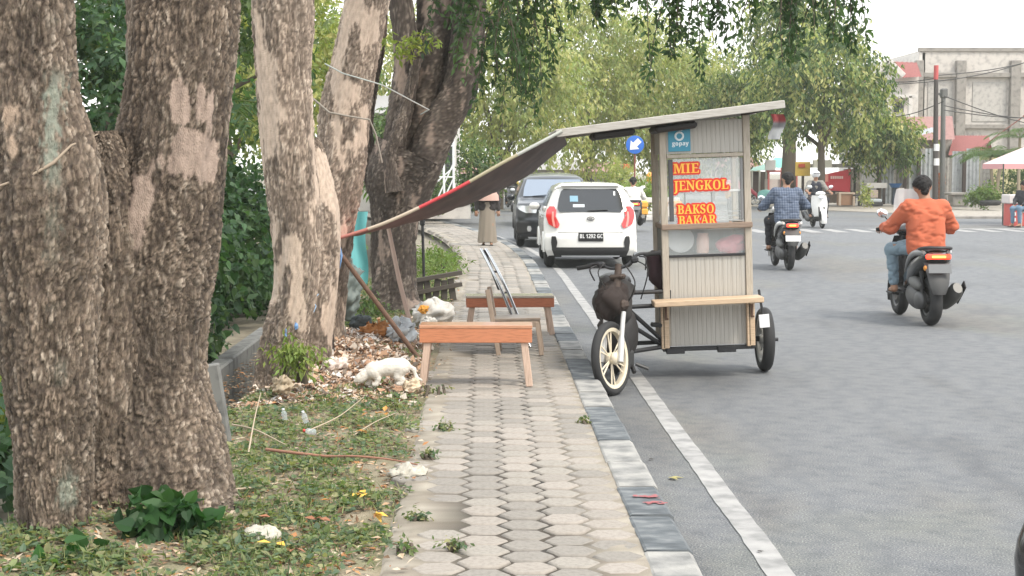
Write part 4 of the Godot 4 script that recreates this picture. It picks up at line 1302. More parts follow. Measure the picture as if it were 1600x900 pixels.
	plate.lathe([[0.0, 0.0], [0.1, 0.004], [0.115, 0.02], [0.11, 0.022], [0.09, 0.01], [0.0, 0.008]], Vector3.ZERO, Basis(Vector3(1, 0, 0), 1.25), 24)
	solo("plate", "white plate leaning behind the cart's lower glass", "plate", plate, pm("porcelain", 0.75, 0.76, 0.76, 0.25)).position = Vector3(1.6, 1.12, -12.66)
	var fl := MB.new()
	var fp := PackedVector3Array()
	var fc := PackedColorArray()
	for i in 9:
		for k in 6:
			var u := i / 8.0
			var w := k / 5.0
			fp.append(Vector3(w * 0.1 + 0.02 * sin(u * 5.0), -u * 0.2, 0.025 * sin(w * 7.0 + u * 3.0)))
			fc.append(Color(0.22, 0.045, 0.045) if u < 0.3 else (Color(0.36, 0.37, 0.38) if u > 0.62 else Color(0.13, 0.13, 0.14)))
	fl.grid(fp, 9, 6, false, false, fc)
	solo("rag", "small red and grey rag hanging from the cart roof's right end", "rag", fl, pm("rag", 1, 1, 1, 0.9, 0, {"vc": true})).position = Vector3(2.26, 2.14, -12.25)
	# dark cloth bundled between the bike and the cart
	var cb := MB.new()
	cb.ell(Vector3(0, 0, 0), Vector3(0.07, 0.15, 0.12), Basis(Vector3(0, 0, 1), 0.25), 16, 10)
	solo("cloth", "dark maroon cloth hung on the cart's left side", "cloth", crumple(cb, 0.02, 9.0, 5), pm("cloth_maroon", 0.045, 0.022, 0.026, 0.9)).position = Vector3(1.42, 0.86, -12.75)

func crumple(mb: MB, amt: float, freq: float, sd: int, ridged := false, tall := 1.0) -> MB:
	var z := fnl(sd, freq, 3)
	for i in mb.v.size():
		var d := z.get_noise_3dv(mb.v[i] * Vector3(1, tall, 1))
		if ridged: d = 0.3 - 1.6 * abs(d)
		mb.v[i] += mb.n[i] * d * amt * 2.0
	# rebuild the normals from the moved faces
	var acc := {}
	var key := func(q: Vector3) -> Vector3i: return Vector3i((q * 5000.0).round())
	for i in range(0, mb.ix.size(), 3):
		var a := mb.v[mb.ix[i]]
		var b := mb.v[mb.ix[i + 1]]
		var c := mb.v[mb.ix[i + 2]]
		var f := (c - a).cross(b - a)
		for q in [a, b, c]:
			var kk: Vector3i = key.call(q)
			acc[kk] = acc.get(kk, Vector3.ZERO) + f
	for i in mb.v.size():
		var nn: Vector3 = acc.get(key.call(mb.v[i]), Vector3.UP)
		if nn.length_squared() > 1e-18: mb.n[i] = nn.normalized()
	return mb

# ------------------------------------------------------------------ the motorbike that pushes the cart
func build_cart_bike() -> void:
	var t := thing("motorcycle", "old stripped motorcycle with cream alloy front wheel, coupled to the food cart", "motorcycle", Vector3(0.97, 0, -11.5))
	var black := pm("black_steel", 0.018, 0.018, 0.02, 0.45)
	var cream := pm("cream_alloy", 0.68, 0.6, 0.46, 0.4, 0.1)
	var chrome := pm("chrome", 0.6, 0.6, 0.6, 0.18, 0.9)
	# front wheel turned towards the kerb: its forward is camera-left
	var yaw := -0.56
	var lean := 0.1
	var wb := Basis(Vector3.UP, yaw) * Basis(Vector3(0, 0, 1), lean)
	var fc := Vector3(-0.03, 0.28, 0.0)
	wheel(t, fc, wb, 0.282, 0.066, cream, 6, 0.013)
	var hd := wb * Vector3(0, 0.95, -0.34).normalized()
	for s: float in [-1.0, 1.0]:
		var f := MB.new()
		var a := fc + wb * Vector3(s * 0.075, 0, 0)
		f.tube(PackedVector3Array([a + wb * Vector3(0, -0.03, 0), a + hd * 0.14, a + hd * 0.17, a + hd * 0.36]), PackedFloat32Array([0.026, 0.026, 0.019, 0.019]), 10)
		put(t, "fork_leg", f, pm("fork_alloy", 0.55, 0.54, 0.52, 0.35, 0.5))
	var hub := MB.new()
	hub.lathe([[0.0, -0.03], [0.045, -0.03], [0.05, 0.0], [0.045, 0.012], [0.0, 0.012]], fc + wb * Vector3(0.03, 0, 0), wb * Basis(Vector3(0, 0, 1), PI / 2.0), 20)
	put(t, "brake_disc", hub, cream)
	# yoke, head tube and handlebar
	var y := MB.new()
	var yk := fc + hd * 0.42
	y.box(yk, Vector3(0.2, 0.07, 0.1), wb, 0.02)
	y.box(yk + hd * 0.22, Vector3(0.12, 0.04, 0.08), wb, 0.015)
	y.rod(yk, yk + hd * 0.32, 0.03)
	put(t, "yoke", crumple(y, 0.004, 20.0, 3), pm("rusty_yoke", 0.07, 0.05, 0.04, 0.7, 0.3))
	var hb := yk + hd * 0.3
	var hw := Basis(Vector3.UP, yaw * 0.35) * Basis(Vector3(0, 0, 1), 0.17)
	var bar := MB.new()
	bar.tube(catm([hb + hw * Vector3(-0.28, 0.035, -0.1), hb + hw * Vector3(-0.16, 0.05, -0.05), hb + hw * Vector3(-0.06, 0.0, 0.0), hb + hw * Vector3(0.06, 0.0, 0.0), hb + hw * Vector3(0.16, 0.07, -0.05), hb + hw * Vector3(0.28, 0.055, -0.1)], 24), PackedFloat32Array([0.012]), 8)
	put(t, "handlebar", bar, black)
	for s: float in [-1.0, 1.0]:
		var g := MB.new()
		var gy := 0.035 if s < 0 else 0.055
		g.rod(hb + hw * Vector3(s * 0.2, gy + 0.006, -0.075), hb + hw * Vector3(s * 0.33, gy, -0.115), 0.019, 10, 0.017)
		put(t, "grip", g, pm("rubber", 0.02, 0.02, 0.02, 0.85))
		g = MB.new()
		g.tube(catm([hb + hw * Vector3(s * 0.17, gy + 0.0, -0.03), hb + hw * Vector3(s * 0.22, gy - 0.02, 0.01), hb + hw * Vector3(s * 0.2, gy - 0.11, -0.01)], 10), PackedFloat32Array([0.006]), 6)
		put(t, "brake_lever", g, black)
		g = MB.new()
		g.box(hb + hw * Vector3(s * 0.13, 0.035, -0.02), Vector3(0.06, 0.05, 0.05), hw, 0.015)
		put(t, "switch_block", g, black)
	for e in [[Vector3(0.05, 0.02, 0.02), Vector3(0.12, -0.12, 0.1), Vector3(0.06, -0.3, 0.02)], [Vector3(-0.1, 0.03, 0.0), Vector3(-0.16, -0.05, 0.08), Vector3(-0.04, -0.25, 0.05)], [Vector3(0.14, 0.05, 0), Vector3(0.22, -0.02, 0.06), Vector3(0.18, -0.25, -0.05)]]:
		var c := MB.new()
		c.tube(catm([hb + e[0], hb + e[1], hb + e[2]], 12), PackedFloat32Array([0.005]), 6)
		put(t, "cable", c, pm("rubber", 0.02, 0.02, 0.02, 0.85))
	# body: tank and engine under black and brown cloth, seat, rear wheel
	var bo := MB.new()
	bo.ell(Vector3(0.04, 0.66, -0.62), Vector3(0.16, 0.2, 0.42), Basis(Vector3(1, 0, 0), 0.1), 24, 16)
	bo.ell(Vector3(0.08, 0.4, -0.62), Vector3(0.15, 0.25, 0.3), Basis(), 20, 14)
	put(t, "body", crumple(crumple(bo, 0.02, 4.0, 15), 0.02, 9.0, 16, true, 0.25), pm("body_black", 0.022, 0.02, 0.02, 0.6))
	var sd := MB.new()
	sd.ell(Vector3(0.08, 0.8, -1.0), Vector3(0.13, 0.06, 0.38), Basis(), 16, 8)
	put(t, "saddle", sd, pm("vinyl", 0.02, 0.02, 0.022, 0.5))
	wheel(t, Vector3(0.1, 0.28, -1.22), Basis(), 0.282, 0.085, cream, 6)
	var eg := MB.new()
	for i in 5: eg.box(Vector3(0.06, 0.3 + i * 0.032, -0.52), Vector3(0.2, 0.014, 0.2), Basis(), 0.004)
	eg.box(Vector3(0.07, 0.22, -0.6), Vector3(0.24, 0.16, 0.3), Basis(), 0.03)
	eg.rod(Vector3(0.2, 0.18, -0.45), Vector3(0.3, 0.14, -0.45), 0.014)
	put(t, "engine", eg, pm("engine", 0.06, 0.06, 0.06, 0.45, 0.5))
	var fr := MB.new()
	for e in [[Vector3(0.05, 0.71, -0.75), Vector3(0.52, 0.71, -1.0)], [Vector3(0.05, 0.6, -0.7), Vector3(0.52, 0.6, -0.96)], [Vector3(0.18, 0.57, -0.68), Vector3(0.5, 0.28, -0.98)], [Vector3(0.12, 0.5, -0.66), Vector3(0.5, 0.25, -1.0)], [Vector3(0.14, 0.24, -0.7), Vector3(0.52, 0.26, -0.98)], [Vector3(0.52, 0.72, -0.97), Vector3(0.52, 0.26, -0.97)], [Vector3(0.2, 0.1, -0.55), Vector3(0.14, 0.26, -0.72)]]:
		fr.rod(e[0], e[1], 0.018)
	put(t, "coupling_frame", fr, black)
	var pd := MB.new()
	pd.box(Vector3(0.4, 0.45, -0.82), Vector3(0.09, 0.035, 0.06), Basis(Vector3(0, 0, 1), -0.1), 0.008)
	put(t, "pedal", pd, pm("rubber", 0.02, 0.02, 0.02, 0.85))
	# brown cloth thrown over the headstock
	var cl := MB.new()
	cl.ell(Vector3(-0.02, 0.71, -0.22), Vector3(0.14, 0.135, 0.17), Basis(Vector3(0, 0, 1), 0.2), 36, 26)
	solo("cloth", "dark brown cloth draped over the old motorcycle's headstock", "cloth", crumple(crumple(cl, 0.035, 4.0, 25), 0.014, 13.0, 26, true, 0.3), pm("cloth_brown", 0.026, 0.017, 0.014, 0.85)).position = Vector3(0.98, 0.0, -11.5)

# ------------------------------------------------------------------ awning, poles, ropes
func build_awning() -> void:
	var t := thing("awning", "sloping tarpaulin awning stretched from the cart roof down to two poles", "awning")
	var near := catm([Vector3(0.6, 2.0, -12.22), Vector3(0.16, 1.765, -12.2), Vector3(-0.3, 1.51, -12.2), Vector3(-0.8, 1.275, -12.2), Vector3(-1.23, 1.135, -12.2)], 40)
	var far := catm([Vector3(0.72, 1.93, -13.7), Vector3(0.35, 1.63, -13.75), Vector3(-0.05, 1.44, -13.85), Vector3(-0.5, 1.29, -13.95), Vector3(-0.9, 1.2, -14.0)], 40)
	var zn := fnl(77, 2.2, 2)
	for layer in 2:
		var p := PackedVector3Array()
		var c := PackedColorArray()
		for i in 40:
			for k in 14:
				var w := k / 13.0
				var q := near[i].lerp(far[i], w)
				q.y -= 0.05 * sin(PI * w) * sin(PI * i / 39.0) + 0.02 * zn.get_noise_3dv(q * 1.5)
				if layer == 0: q.y += 0.006
				p.append(q)
				var u := i / 39.0 + 0.05 * zn.get_noise_2d(i * 0.1, k * 0.3)
				if layer == 0:
					c.append(Color(0.34, 0.36, 0.3) if u < 0.2 else (Color(0.42, 0.33, 0.14) if u < 0.27 else (Color(0.2, 0.27, 0.2) if u < 0.36 else (Color(0.5, 0.045, 0.055) if u < 0.55 else (Color(0.42, 0.38, 0.28) if u < 0.7 else (Color(0.25, 0.3, 0.24) if u < 0.8 else Color(0.55, 0.1, 0.09)))))))
				else:
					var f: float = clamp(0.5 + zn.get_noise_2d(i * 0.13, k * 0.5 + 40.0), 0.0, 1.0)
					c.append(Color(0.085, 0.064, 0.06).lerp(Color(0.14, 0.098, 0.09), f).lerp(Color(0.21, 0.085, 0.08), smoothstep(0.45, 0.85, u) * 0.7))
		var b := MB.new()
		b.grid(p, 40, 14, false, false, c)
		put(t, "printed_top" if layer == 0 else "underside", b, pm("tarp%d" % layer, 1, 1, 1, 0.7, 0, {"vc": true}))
	# rolled hem along the near edge
	for s in 5:
		var pts := near.slice(s * 8, min(s * 8 + 9, 40))
		for i in pts.size(): pts[i] += Vector3(0, 0.005, 0.006)
		var b := MB.new()
		b.tube(pts, PackedFloat32Array([0.014]), 8)
		var cs := [[0.44, 0.45, 0.41], [0.4, 0.36, 0.24], [0.55, 0.06, 0.07], [0.5, 0.42, 0.33], [0.42, 0.16, 0.13]]
		put(t, "hem", b, pm("hem%d" % s, cs[s][0], cs[s][1], cs[s][2], 0.7))
	var m := MB.new()
	m.tube(PackedVector3Array([Vector3(-1.25, 1.16, -12.2), Vector3(-1.03, 0.83, -12.35), Vector3(-0.57, 0.14, -12.7)]), PackedFloat32Array([0.02, 0.021, 0.022]), 8)
	solo("pole", "brown wooden pole leaning out to hold the awning's near corner", "pole", m, pm("pole_brown", 0.2, 0.12, 0.085, 0.75, 0, {"tex": mats.get("streak_tx", grey(256, 0.03, 3, 5, 0.6, 1.1)), "scale": 3.0}))
	m = MB.new()
	m.tube(PackedVector3Array([Vector3(-0.9, 1.21, -14.0), Vector3(-0.78, 0.7, -13.75), Vector3(-0.62, 0.14, -13.5)]), PackedFloat32Array([0.02, 0.022, 0.024]), 8)
	solo("pole", "pale bare stick propping the awning's far corner", "pole", m, pm("pole_pale", 0.5, 0.36, 0.29, 0.75))
	m = MB.new()
	var zz := fnl(3, 3.0)
	for s in 4:
		var pts := PackedVector3Array()
		for i in 14:
			var u := i / 13.0
			pts.append(Vector3(-1.24, 1.12, -12.2).lerp(Vector3(-1.3 - s * 0.03, 0.55 + s * 0.07, -10.95), u) + Vector3(zz.get_noise_2d(u * 2.0, s * 9.0) * 0.05, -0.1 * sin(PI * u) * (0.4 + s * 0.25), 0))
		m.tube(pts, PackedFloat32Array([0.0045]), 5)
	var rp := solo("rope", "frayed blue plastic rope from the awning corner to the pale tree", "rope", m, pm("rope_blue", 0.25, 0.36, 0.5, 0.6))
	m = MB.new()
	m.ell(Vector3(-1.235, 1.14, -12.19), Vector3(0.035, 0.03, 0.03))
	m.tube(PackedVector3Array([Vector3(-1.18, 1.15, -12.18), Vector3(-1.15, 1.02, -12.17), Vector3(-1.16, 0.92, -12.17)]), PackedFloat32Array([0.012, 0.008, 0.003]), 6)
	put(rp, "knot", crumple(m, 0.006, 30.0, 4), pm("rope_blue2", 0.16, 0.3, 0.55, 0.6))
	m = MB.new()
	m.ell(Vector3(-1.35, 0.6, -10.83), Vector3(0.012, 0.03, 0.008))
	m.ell(Vector3(-1.42, 0.55, -10.84), Vector3(0.008, 0.026, 0.008))
	put(rp, "knot", crumple(m, 0.012, 25.0, 4), pm("rope_blue2", 0.16, 0.3, 0.55, 0.6))

# ------------------------------------------------------------------ benches and chair
func bench(label: String, o: Vector3, turn: float, w: float, h: float, dep: float, apron: float, m: Material, topm: Material, legm: Material) -> void:
	var t := thing("bench", label, "bench", o, turn, "wooden benches on the pavement")
	var b := MB.new()
	b.box(Vector3(0, h - 0.012, 0), Vector3(w, 0.024, dep), Basis(), 0.004)
	put(t, "seat", b, topm)
	for s: float in [-1.0, 1.0]:
		b = MB.new()
		b.box(Vector3(0, h - 0.025 - apron * 0.5, s * (dep * 0.5 - 0.014)), Vector3(w - 0.004, apron, 0.024), Basis(), 0.004)
		put(t, "apron", b, m)
	for sx: float in [-1.0, 1.0]:
		for sz: float in [-1.0, 1.0]:
			b = MB.new()
			b.beam(Vector3(sx * (w * 0.5 - 0.07), h - 0.03, sz * (dep * 0.5 - 0.045)), Vector3(sx * (w * 0.5 - 0.02), 0.0, sz * (dep * 0.5 - 0.01)), 0.05, 0.035, 0.004, Vector3(0, 0, 1))
			put(t, "leg", b, legm)
		b = MB.new()
		b.beam(Vector3(sx * (w * 0.5 - 0.045), h * 0.35, -dep * 0.5 + 0.04), Vector3(sx * (w * 0.5 - 0.045), h * 0.35, dep * 0.5 - 0.04), 0.025, 0.03, 0.003)
		put(t, "stretcher", b, legm)

func build_furniture() -> void:
	var grain := tex(512, 0.02, 4, [[0.0, Color(0.66, 0.62, 0.58)], [0.5, Color(0.93, 0.92, 0.9)], [1.0, Color(1.1, 1.08, 1.05)]], 231)
	var orange := pm("bench_orange", 0.52, 0.2, 0.1, 0.38, 0, {"tex": grain, "scale": Vector3(0.8, 10, 10), "coat": 0.3})
	var orange2 := pm("bench_top", 0.5, 0.25, 0.15, 0.3, 0, {"tex": grain, "scale": Vector3(0.8, 10, 10), "coat": 0.4})
	var legs := pm("bench_leg", 0.52, 0.38, 0.3, 0.6, 0, {"tex": grain, "scale": Vector3(9, 0.8, 9)})
	bench("orange-brown varnished wooden bench nearest the camera on the pavement", Vector3(-0.075, 0.15, -11.05), -0.02, 0.81, 0.44, 0.27, 0.1, orange, orange2, legs)
	bench("second orange-brown wooden bench, behind the wooden chair", Vector3(0.22, 0.15, -14.5), 0.03, 0.83, 0.37, 0.28, 0.085, pm("bench_red", 0.42, 0.14, 0.07, 0.38, 0, {"tex": grain, "scale": Vector3(0.8, 10, 10)}), pm("bench_greytop", 0.4, 0.35, 0.3, 0.2, 0, {"tex": grain, "scale": Vector3(0.8, 10, 10), "coat": 0.6}), legs)
	# wooden chair, backrest towards the trees
	var cw := pm("chair_wood", 0.24, 0.17, 0.12, 0.55, 0, {"tex": grain, "scale": Vector3(9, 0.8, 9)})
	var cp := pm("chair_leg", 0.36, 0.28, 0.22, 0.6, 0, {"tex": grain, "scale": Vector3(9, 0.8, 9)})
	var t := thing("chair", "brown wooden chair turned sideways between the two benches", "chair", Vector3(0.24, 0.15, -12.95), -0.05)
	var b := MB.new()
	b.box(Vector3(0.02, 0.3, 0), Vector3(0.4, 0.022, 0.36), Basis(Vector3(0, 0, 1), 0.03), 0.005)
	put(t, "seat", b, pm("chair_seat", 0.26, 0.21, 0.17, 0.4, 0, {"tex": grain, "scale": Vector3(0.8, 9, 9)}))
	for s: float in [-1.0, 1.0]:
		b = MB.new()
		b.box(Vector3(0.02, 0.262, s * 0.165), Vector3(0.36, 0.055, 0.02), Basis(Vector3(0, 0, 1), 0.03), 0.003)
		put(t, "apron", b, cp)
		b = MB.new()
		b.beam(Vector3(0.19, 0.28, s * 0.16), Vector3(0.23, 0.0, s * 0.17), 0.036, 0.036, 0.004, Vector3(0, 0, 1))
		put(t, "leg", b, cp)
		b = MB.new()
		b.beam(Vector3(-0.225, 0.55, s * 0.165), Vector3(-0.13, 0.0, s * 0.17), 0.038, 0.036, 0.004, Vector3(0, 0, 1))
		put(t, "leg", b, cp)
	for e in [[0.48, 0.11], [0.34, 0.06]]:
		b = MB.new()
		b.box(Vector3(-0.215 + (0.5 - e[0]) * 0.17, e[0], 0), Vector3(0.018, e[1], 0.36), Basis(Vector3(0, 0, 1), 0.17), 0.004)
		put(t, "backrest_slat", b, cw)
	# folded steel frame leaning on the second bench
	t = thing("folding_trestle", "folded chrome steel trestle leaning behind the wooden chair", "trestle", Vector3(0, 0.15, -13.6))
	var ch := pm("chrome", 0.6, 0.6, 0.6, 0.18, 0.9)
	for k in 2:
		b = MB.new()
		b.tube(catm([Vector3(-0.05 + k * 0.045, 0.82, -0.5), Vector3(0.04 + k * 0.05, 0.66, -0.28), Vector3(0.16 + k * 0.05, 0.42, 0.02), Vector3(0.33 + k * 0.05, 0.0, 0.25)], 20), PackedFloat32Array([0.014]), 8)
		put(t, "tube", b, ch)
	b = MB.new()
	for k in 3: b.rod(Vector3(-0.04 + k * 0.1, 0.8 - k * 0.17, -0.48 + k * 0.23), Vector3(0.005 + k * 0.1, 0.8 - k * 0.17, -0.48 + k * 0.23), 0.009)
	b.quad(Vector3(-0.035, 0.815, -0.5), Vector3(-0.008, 0.815, -0.5), Vector3(0.13, 0.48, -0.06), Vector3(0.1, 0.48, -0.06))
	put(t, "dark_webbing", b, pm("webbing", 0.03, 0.025, 0.03, 0.7))

# ------------------------------------------------------------------ rubbish and bits on the verge
func blob(called: String, label: String, category: String, o: Vector3, r: Vector3, m: Material, sd: int, amt := 0.2, group := "", b := Basis(), freq := 1.2) -> MeshInstance3D:
	var mb := MB.new()
	mb.ell(Vector3.ZERO, r, b, 34, 22)
	var f: float = freq / max(0.02, (r.x + r.z) * 0.5)
	var x := solo(called, label, category, crumple(crumple(mb, amt * min(r.x, min(r.y, r.z)) * 0.8, f, sd), amt * min(r.x, min(r.y, r.z)) * 0.55, f * 1.7, sd + 5, true), m, group)
	x.position = o
	return x

func build_litter() -> void:
	rng.seed = 808
	var rb := MB.new()
	var cs := [Color(0.55, 0.4, 0.3), Color(0.64, 0.5, 0.39), Color(0.6, 0.52, 0.44), Color(0.42, 0.25, 0.16), Color(0.62, 0.58, 0.54), Color(0.5, 0.32, 0.2), Color(0.33, 0.24, 0.18), Color(0.52, 0.44, 0.37)]
	for i in 19000:
		var d := rng.randfn(12.3, 1.5)
		var x := rng.randfn(-1.12, 0.32)
		if x > -0.5 or x < -1.72 or d < 10.2 or d > 16.8: continue
		var band := fmod(abs(zv.get_noise_2d(d * 0.8, x * 0.5) * 10.0), 1.0)
		rb.col = cs[int(band * 3.0 + rng.randf() * 5.0) % 8] * rng.randf_range(0.75, 1.15)
		var q := Vector3(x, verge_h(x, d, zv) + rng.randf_range(0.0, 0.02), -d)
		var ld := (rdir() * Vector3(1, 0.35, 1)).normalized()
		var nr := (Vector3.UP + rdir() * 0.45)
		nr = (nr - ld * nr.dot(ld)).normalized()
		var l := 0.015 + 0.055 * pow(rng.randf(), 2.0)
		var bt := ld.cross(nr) * l * rng.randf_range(0.35, 0.9)
		rb.scrap(q, ld * l, bt, nr, rng.randf_range(0.6, 1.1), rng.randf_range(0.4, 1.2), rng.randf_range(-0.02, 0.02))
	var o := put(self, numbered("rubbish_heap"), rb, pm("rubbish", 1, 1, 1, 0.7, 0, {"vc": true}))
	tag(o, "heap of torn paper, husks and wrappers by the pale tree", "rubbish", "", "stuff")
	var white := pm("sack_white", 0.52, 0.5, 0.465, 0.6)
	blob("sack", "bulging white plastic sack with an orange patch behind the near bench", "sack", Vector3(-0.53, 0.26, -15.2), Vector3(0.2, 0.14, 0.17), white, 1, 0.4)
	var op := blob("wrapper", "orange wrapper lying on the white sack", "wrapper", Vector3(-0.62, 0.33, -15.05), Vector3(0.05, 0.035, 0.03), pm("orange_wrap", 0.75, 0.36, 0.06, 0.5), 2, 0.6)
	op.rotation.z = 0.3
	blob("plastic_bag", "small white plastic bag in front of the white sack", "bag", Vector3(-0.56, 0.2, -14.85), Vector3(0.08, 0.06, 0.06), white, 3, 0.5)
	blob("plastic_bag", "greyish clear plastic bag heaped beside the pale prop stick", "bag", Vector3(-0.75, 0.3, -13.3), Vector3(0.12, 0.1, 0.1), pm("bag_grey", 0.6, 0.63, 0.65, 0.35), 4, 0.5)
	blob("plastic_bag", "white plastic bag lying at the left of the cat", "bag", Vector3(-1.12, 0.27, -11.3), Vector3(0.09, 0.045, 0.07), pm("bag_pinkish", 0.68, 0.58, 0.52, 0.5), 5, 0.5)
	blob("food_wrapping", "crumpled pale wrapping right behind the cat's hind legs", "wrapper", Vector3(-0.52, 0.18, -10.75), Vector3(0.06, 0.045, 0.05), pm("wrap_cream", 0.62, 0.5, 0.36, 0.6), 6, 0.5)
	blob("husk_pile", "orange-brown pile of husks at the middle of the rubbish", "husks", Vector3(-0.95, 0.28, -13.4), Vector3(0.16, 0.07, 0.12), pm("husk", 0.42, 0.18, 0.06, 0.9), 7, 0.7, "", Basis(), 3.0)
	blob("bucket_lid", "dark green-grey rubber lump on the rubbish beside the pale tree", "rubber lump", Vector3(-1.13, 0.33, -13.7), Vector3(0.1, 0.07, 0.08), pm("dark_rubber", 0.045, 0.055, 0.055, 0.6), 8, 0.3)
	blob("tarpaulin", "grey-green crumpled tarpaulin against the pale tree's far side", "tarpaulin", Vector3(-1.42, 0.5, -15.4), Vector3(0.17, 0.3, 0.12), pm("tarp_grey", 0.14, 0.17, 0.16, 0.6), 9, 0.6)
	var rock := dirty("rock", 0.5, 0.47, 0.4, 0.9, 3.0, 0.4, 0)
	blob("rock", "rounded pale rock in the foreground weeds", "rock", Vector3(-0.955, 0.145, -6.46), Vector3(0.085, 0.04, 0.06), rock, 11, 0.3)
	blob("rock", "pale broken concrete lump at the pavement's edge by the long stick", "rock", Vector3(-0.4, 0.155, -7.75), Vector3(0.1, 0.035, 0.08), rock, 12, 0.6)
	blob("rock", "beige stone at the foot of the pale tree", "rock", Vector3(-1.38, 0.24, -10.35), Vector3(0.075, 0.055, 0.06), dirty("rock2", 0.42, 0.34, 0.24, 0.9, 3.0, 0.4, 0), 13, 0.5)
	# twigs and branches
	var stick := pm("stick", 0.3, 0.15, 0.1, 0.85)
	var pale := pm("stick_pale", 0.42, 0.34, 0.25, 0.85)
	var st := [["long reddish branch lying across the verge to the pavement", [Vector3(-1.2, 0.18, -8.3), Vector3(-1.02, 0.185, -8.16), Vector3(-0.85, 0.165, -8.17), Vector3(-0.7, 0.19, -8.04), Vector3(-0.52, 0.175, -8.03), Vector3(-0.36, 0.17, -7.9)], 0.014, stick],
		["pale root curling from the nearest tree's right foot", [Vector3(-1.62, 0.42, -6.9), Vector3(-1.42, 0.24, -7.0), Vector3(-1.2, 0.16, -7.35), Vector3(-0.98, 0.15, -7.6)], 0.014, pale],
		["thin pale twig leaning up through the weeds", [Vector3(-1.3, 0.15, -8.3), Vector3(-1.34, 0.26, -8.8), Vector3(-1.36, 0.36, -9.2)], 0.008, pale],
		["thin twig pointing right, above the long branch", [Vector3(-1.06, 0.16, -9.0), Vector3(-0.9, 0.2, -9.3), Vector3(-0.78, 0.26, -9.7)], 0.007, pale],
		["crooked twig among the bottles", [Vector3(-1.5, 0.2, -9.0), Vector3(-1.32, 0.22, -8.7), Vector3(-1.12, 0.18, -8.45)], 0.009, pale],
		["short twig near the pavement corner", [Vector3(-0.78, 0.15, -8.9), Vector3(-0.66, 0.2, -9.1), Vector3(-0.55, 0.22, -9.3)], 0.006, pale],
		["dark burnt stick beside the pale tree's right trunk", [Vector3(-1.2, 0.2, -12.0), Vector3(-1.22, 0.5, -12.05), Vector3(-1.24, 0.62, -12.1)], 0.02, pm("burnt", 0.03, 0.02, 0.018, 0.9)]]
	for e in st:
		var m := MB.new()
		var pts := catm(e[1], 14)
		var rr := PackedFloat32Array()
		for i in 14: rr.append(e[2] * 0.7 * (1.0 - 0.6 * i / 13.0))
		m.tube(pts, rr, 7)
		solo("stick", e[0], "stick", m, e[3], "sticks on the verge")
	# bottles
	for e in [["clear plastic bottle standing among twigs on the verge", Vector3(-1.25, 0.15, -9.45), 0.15, 0.0], ["clear crushed bottle right of the standing one", Vector3(-1.1, 0.16, -9.3), 0.3, 0.0], ["clear plastic cup with a red lid lying in the weeds", Vector3(-1.0, 0.17, -8.9), 1.35, 1.0]]:
		var t := thing("plastic_bottle", e[0], "bottle", e[1], 0.4, "plastic bottles on the verge")
		t.rotation.z = e[2]
		t.scale = Vector3(0.8, 0.8, 0.8)
		var m := MB.new()
		m.lathe([[0.0, 0.0], [0.02, 0.0], [0.023, 0.01], [0.02, 0.035], [0.024, 0.05], [0.018, 0.07], [0.009, 0.078], [0.009, 0.085]], Vector3.ZERO, Basis(), 14)
		put(t, "bottle_body", m, pm("clear_plastic", 0.6, 0.66, 0.7, 0.1, 0, {"alpha": 0.28}))
		m = MB.new()
		m.lathe([[0.0, 0.096], [0.011, 0.096], [0.012, 0.082], [0.0, 0.082]], Vector3.ZERO, Basis(), 12)
		put(t, "cap", m, pm("cap_red", 0.55, 0.05, 0.04, 0.4) if e[3] > 0 else pm("cap_white", 0.7, 0.72, 0.75, 0.4))
	# loose leaves and scraps one can pick out
	var yel := pm("yellow_leaf", 0.68, 0.42, 0.07, 0.7)
	var oran := pm("orange_leaf", 0.55, 0.25, 0.06, 0.7)
	var br := pm("brown_leaf", 0.3, 0.13, 0.07, 0.8)
	var lf := [[-0.62, 7.25, yel, "yellow leaf", "beside the twin yellow leaf above the pavement's near corner"], [-0.56, 7.2, yel, "yellow leaf", "hard against the border left of the mortar patch"], [-0.78, 7.05, oran, "orange leaf", "left of the two yellow leaves, above the rock's level"], [-0.52, 6.85, yel, "yellow leaf", "just left of the eroded paving edge, below the twin leaves"], [-0.88, 6.25, yel, "yellow leaf", "right below the pale rock near the bottom edge"], [-0.74, 6.75, br, "brown leaf", "between the rock and the eroded paving edge"], [-0.95, 6.7, br, "brown leaf", "directly above the pale rock"], [-0.66, 9.75, oran, "orange leaf", "near the crumpled wrapping by the bench leg"], [-0.7, 8.95, oran, "orange leaf", "on the twigs right of the red-lidded cup"], [-0.8, 6.2, br, "brown leaf", "lowest on the verge, near the bottom edge"]]
	var k := 0
	for e in lf:
		var m := MB.new()
		rng.seed = 70 + k
		for j in 3:
			var ld := (rdir() * Vector3(1, 0.25, 1)).normalized()
			m.leaf(Vector3(rng.randf_range(-0.02, 0.02), 0.005 * j, rng.randf_range(-0.02, 0.02)), ld, (Vector3.UP + rdir() * 0.3).normalized(), 0.06, 0.035)
		solo("fallen_leaf", "fallen %s curled %s" % [e[3], e[4]], "leaf", m, e[2], "curled fallen leaves").position = Vector3(e[0], verge_h(e[0], e[1], zv) + 0.035, -e[1])
		k += 1
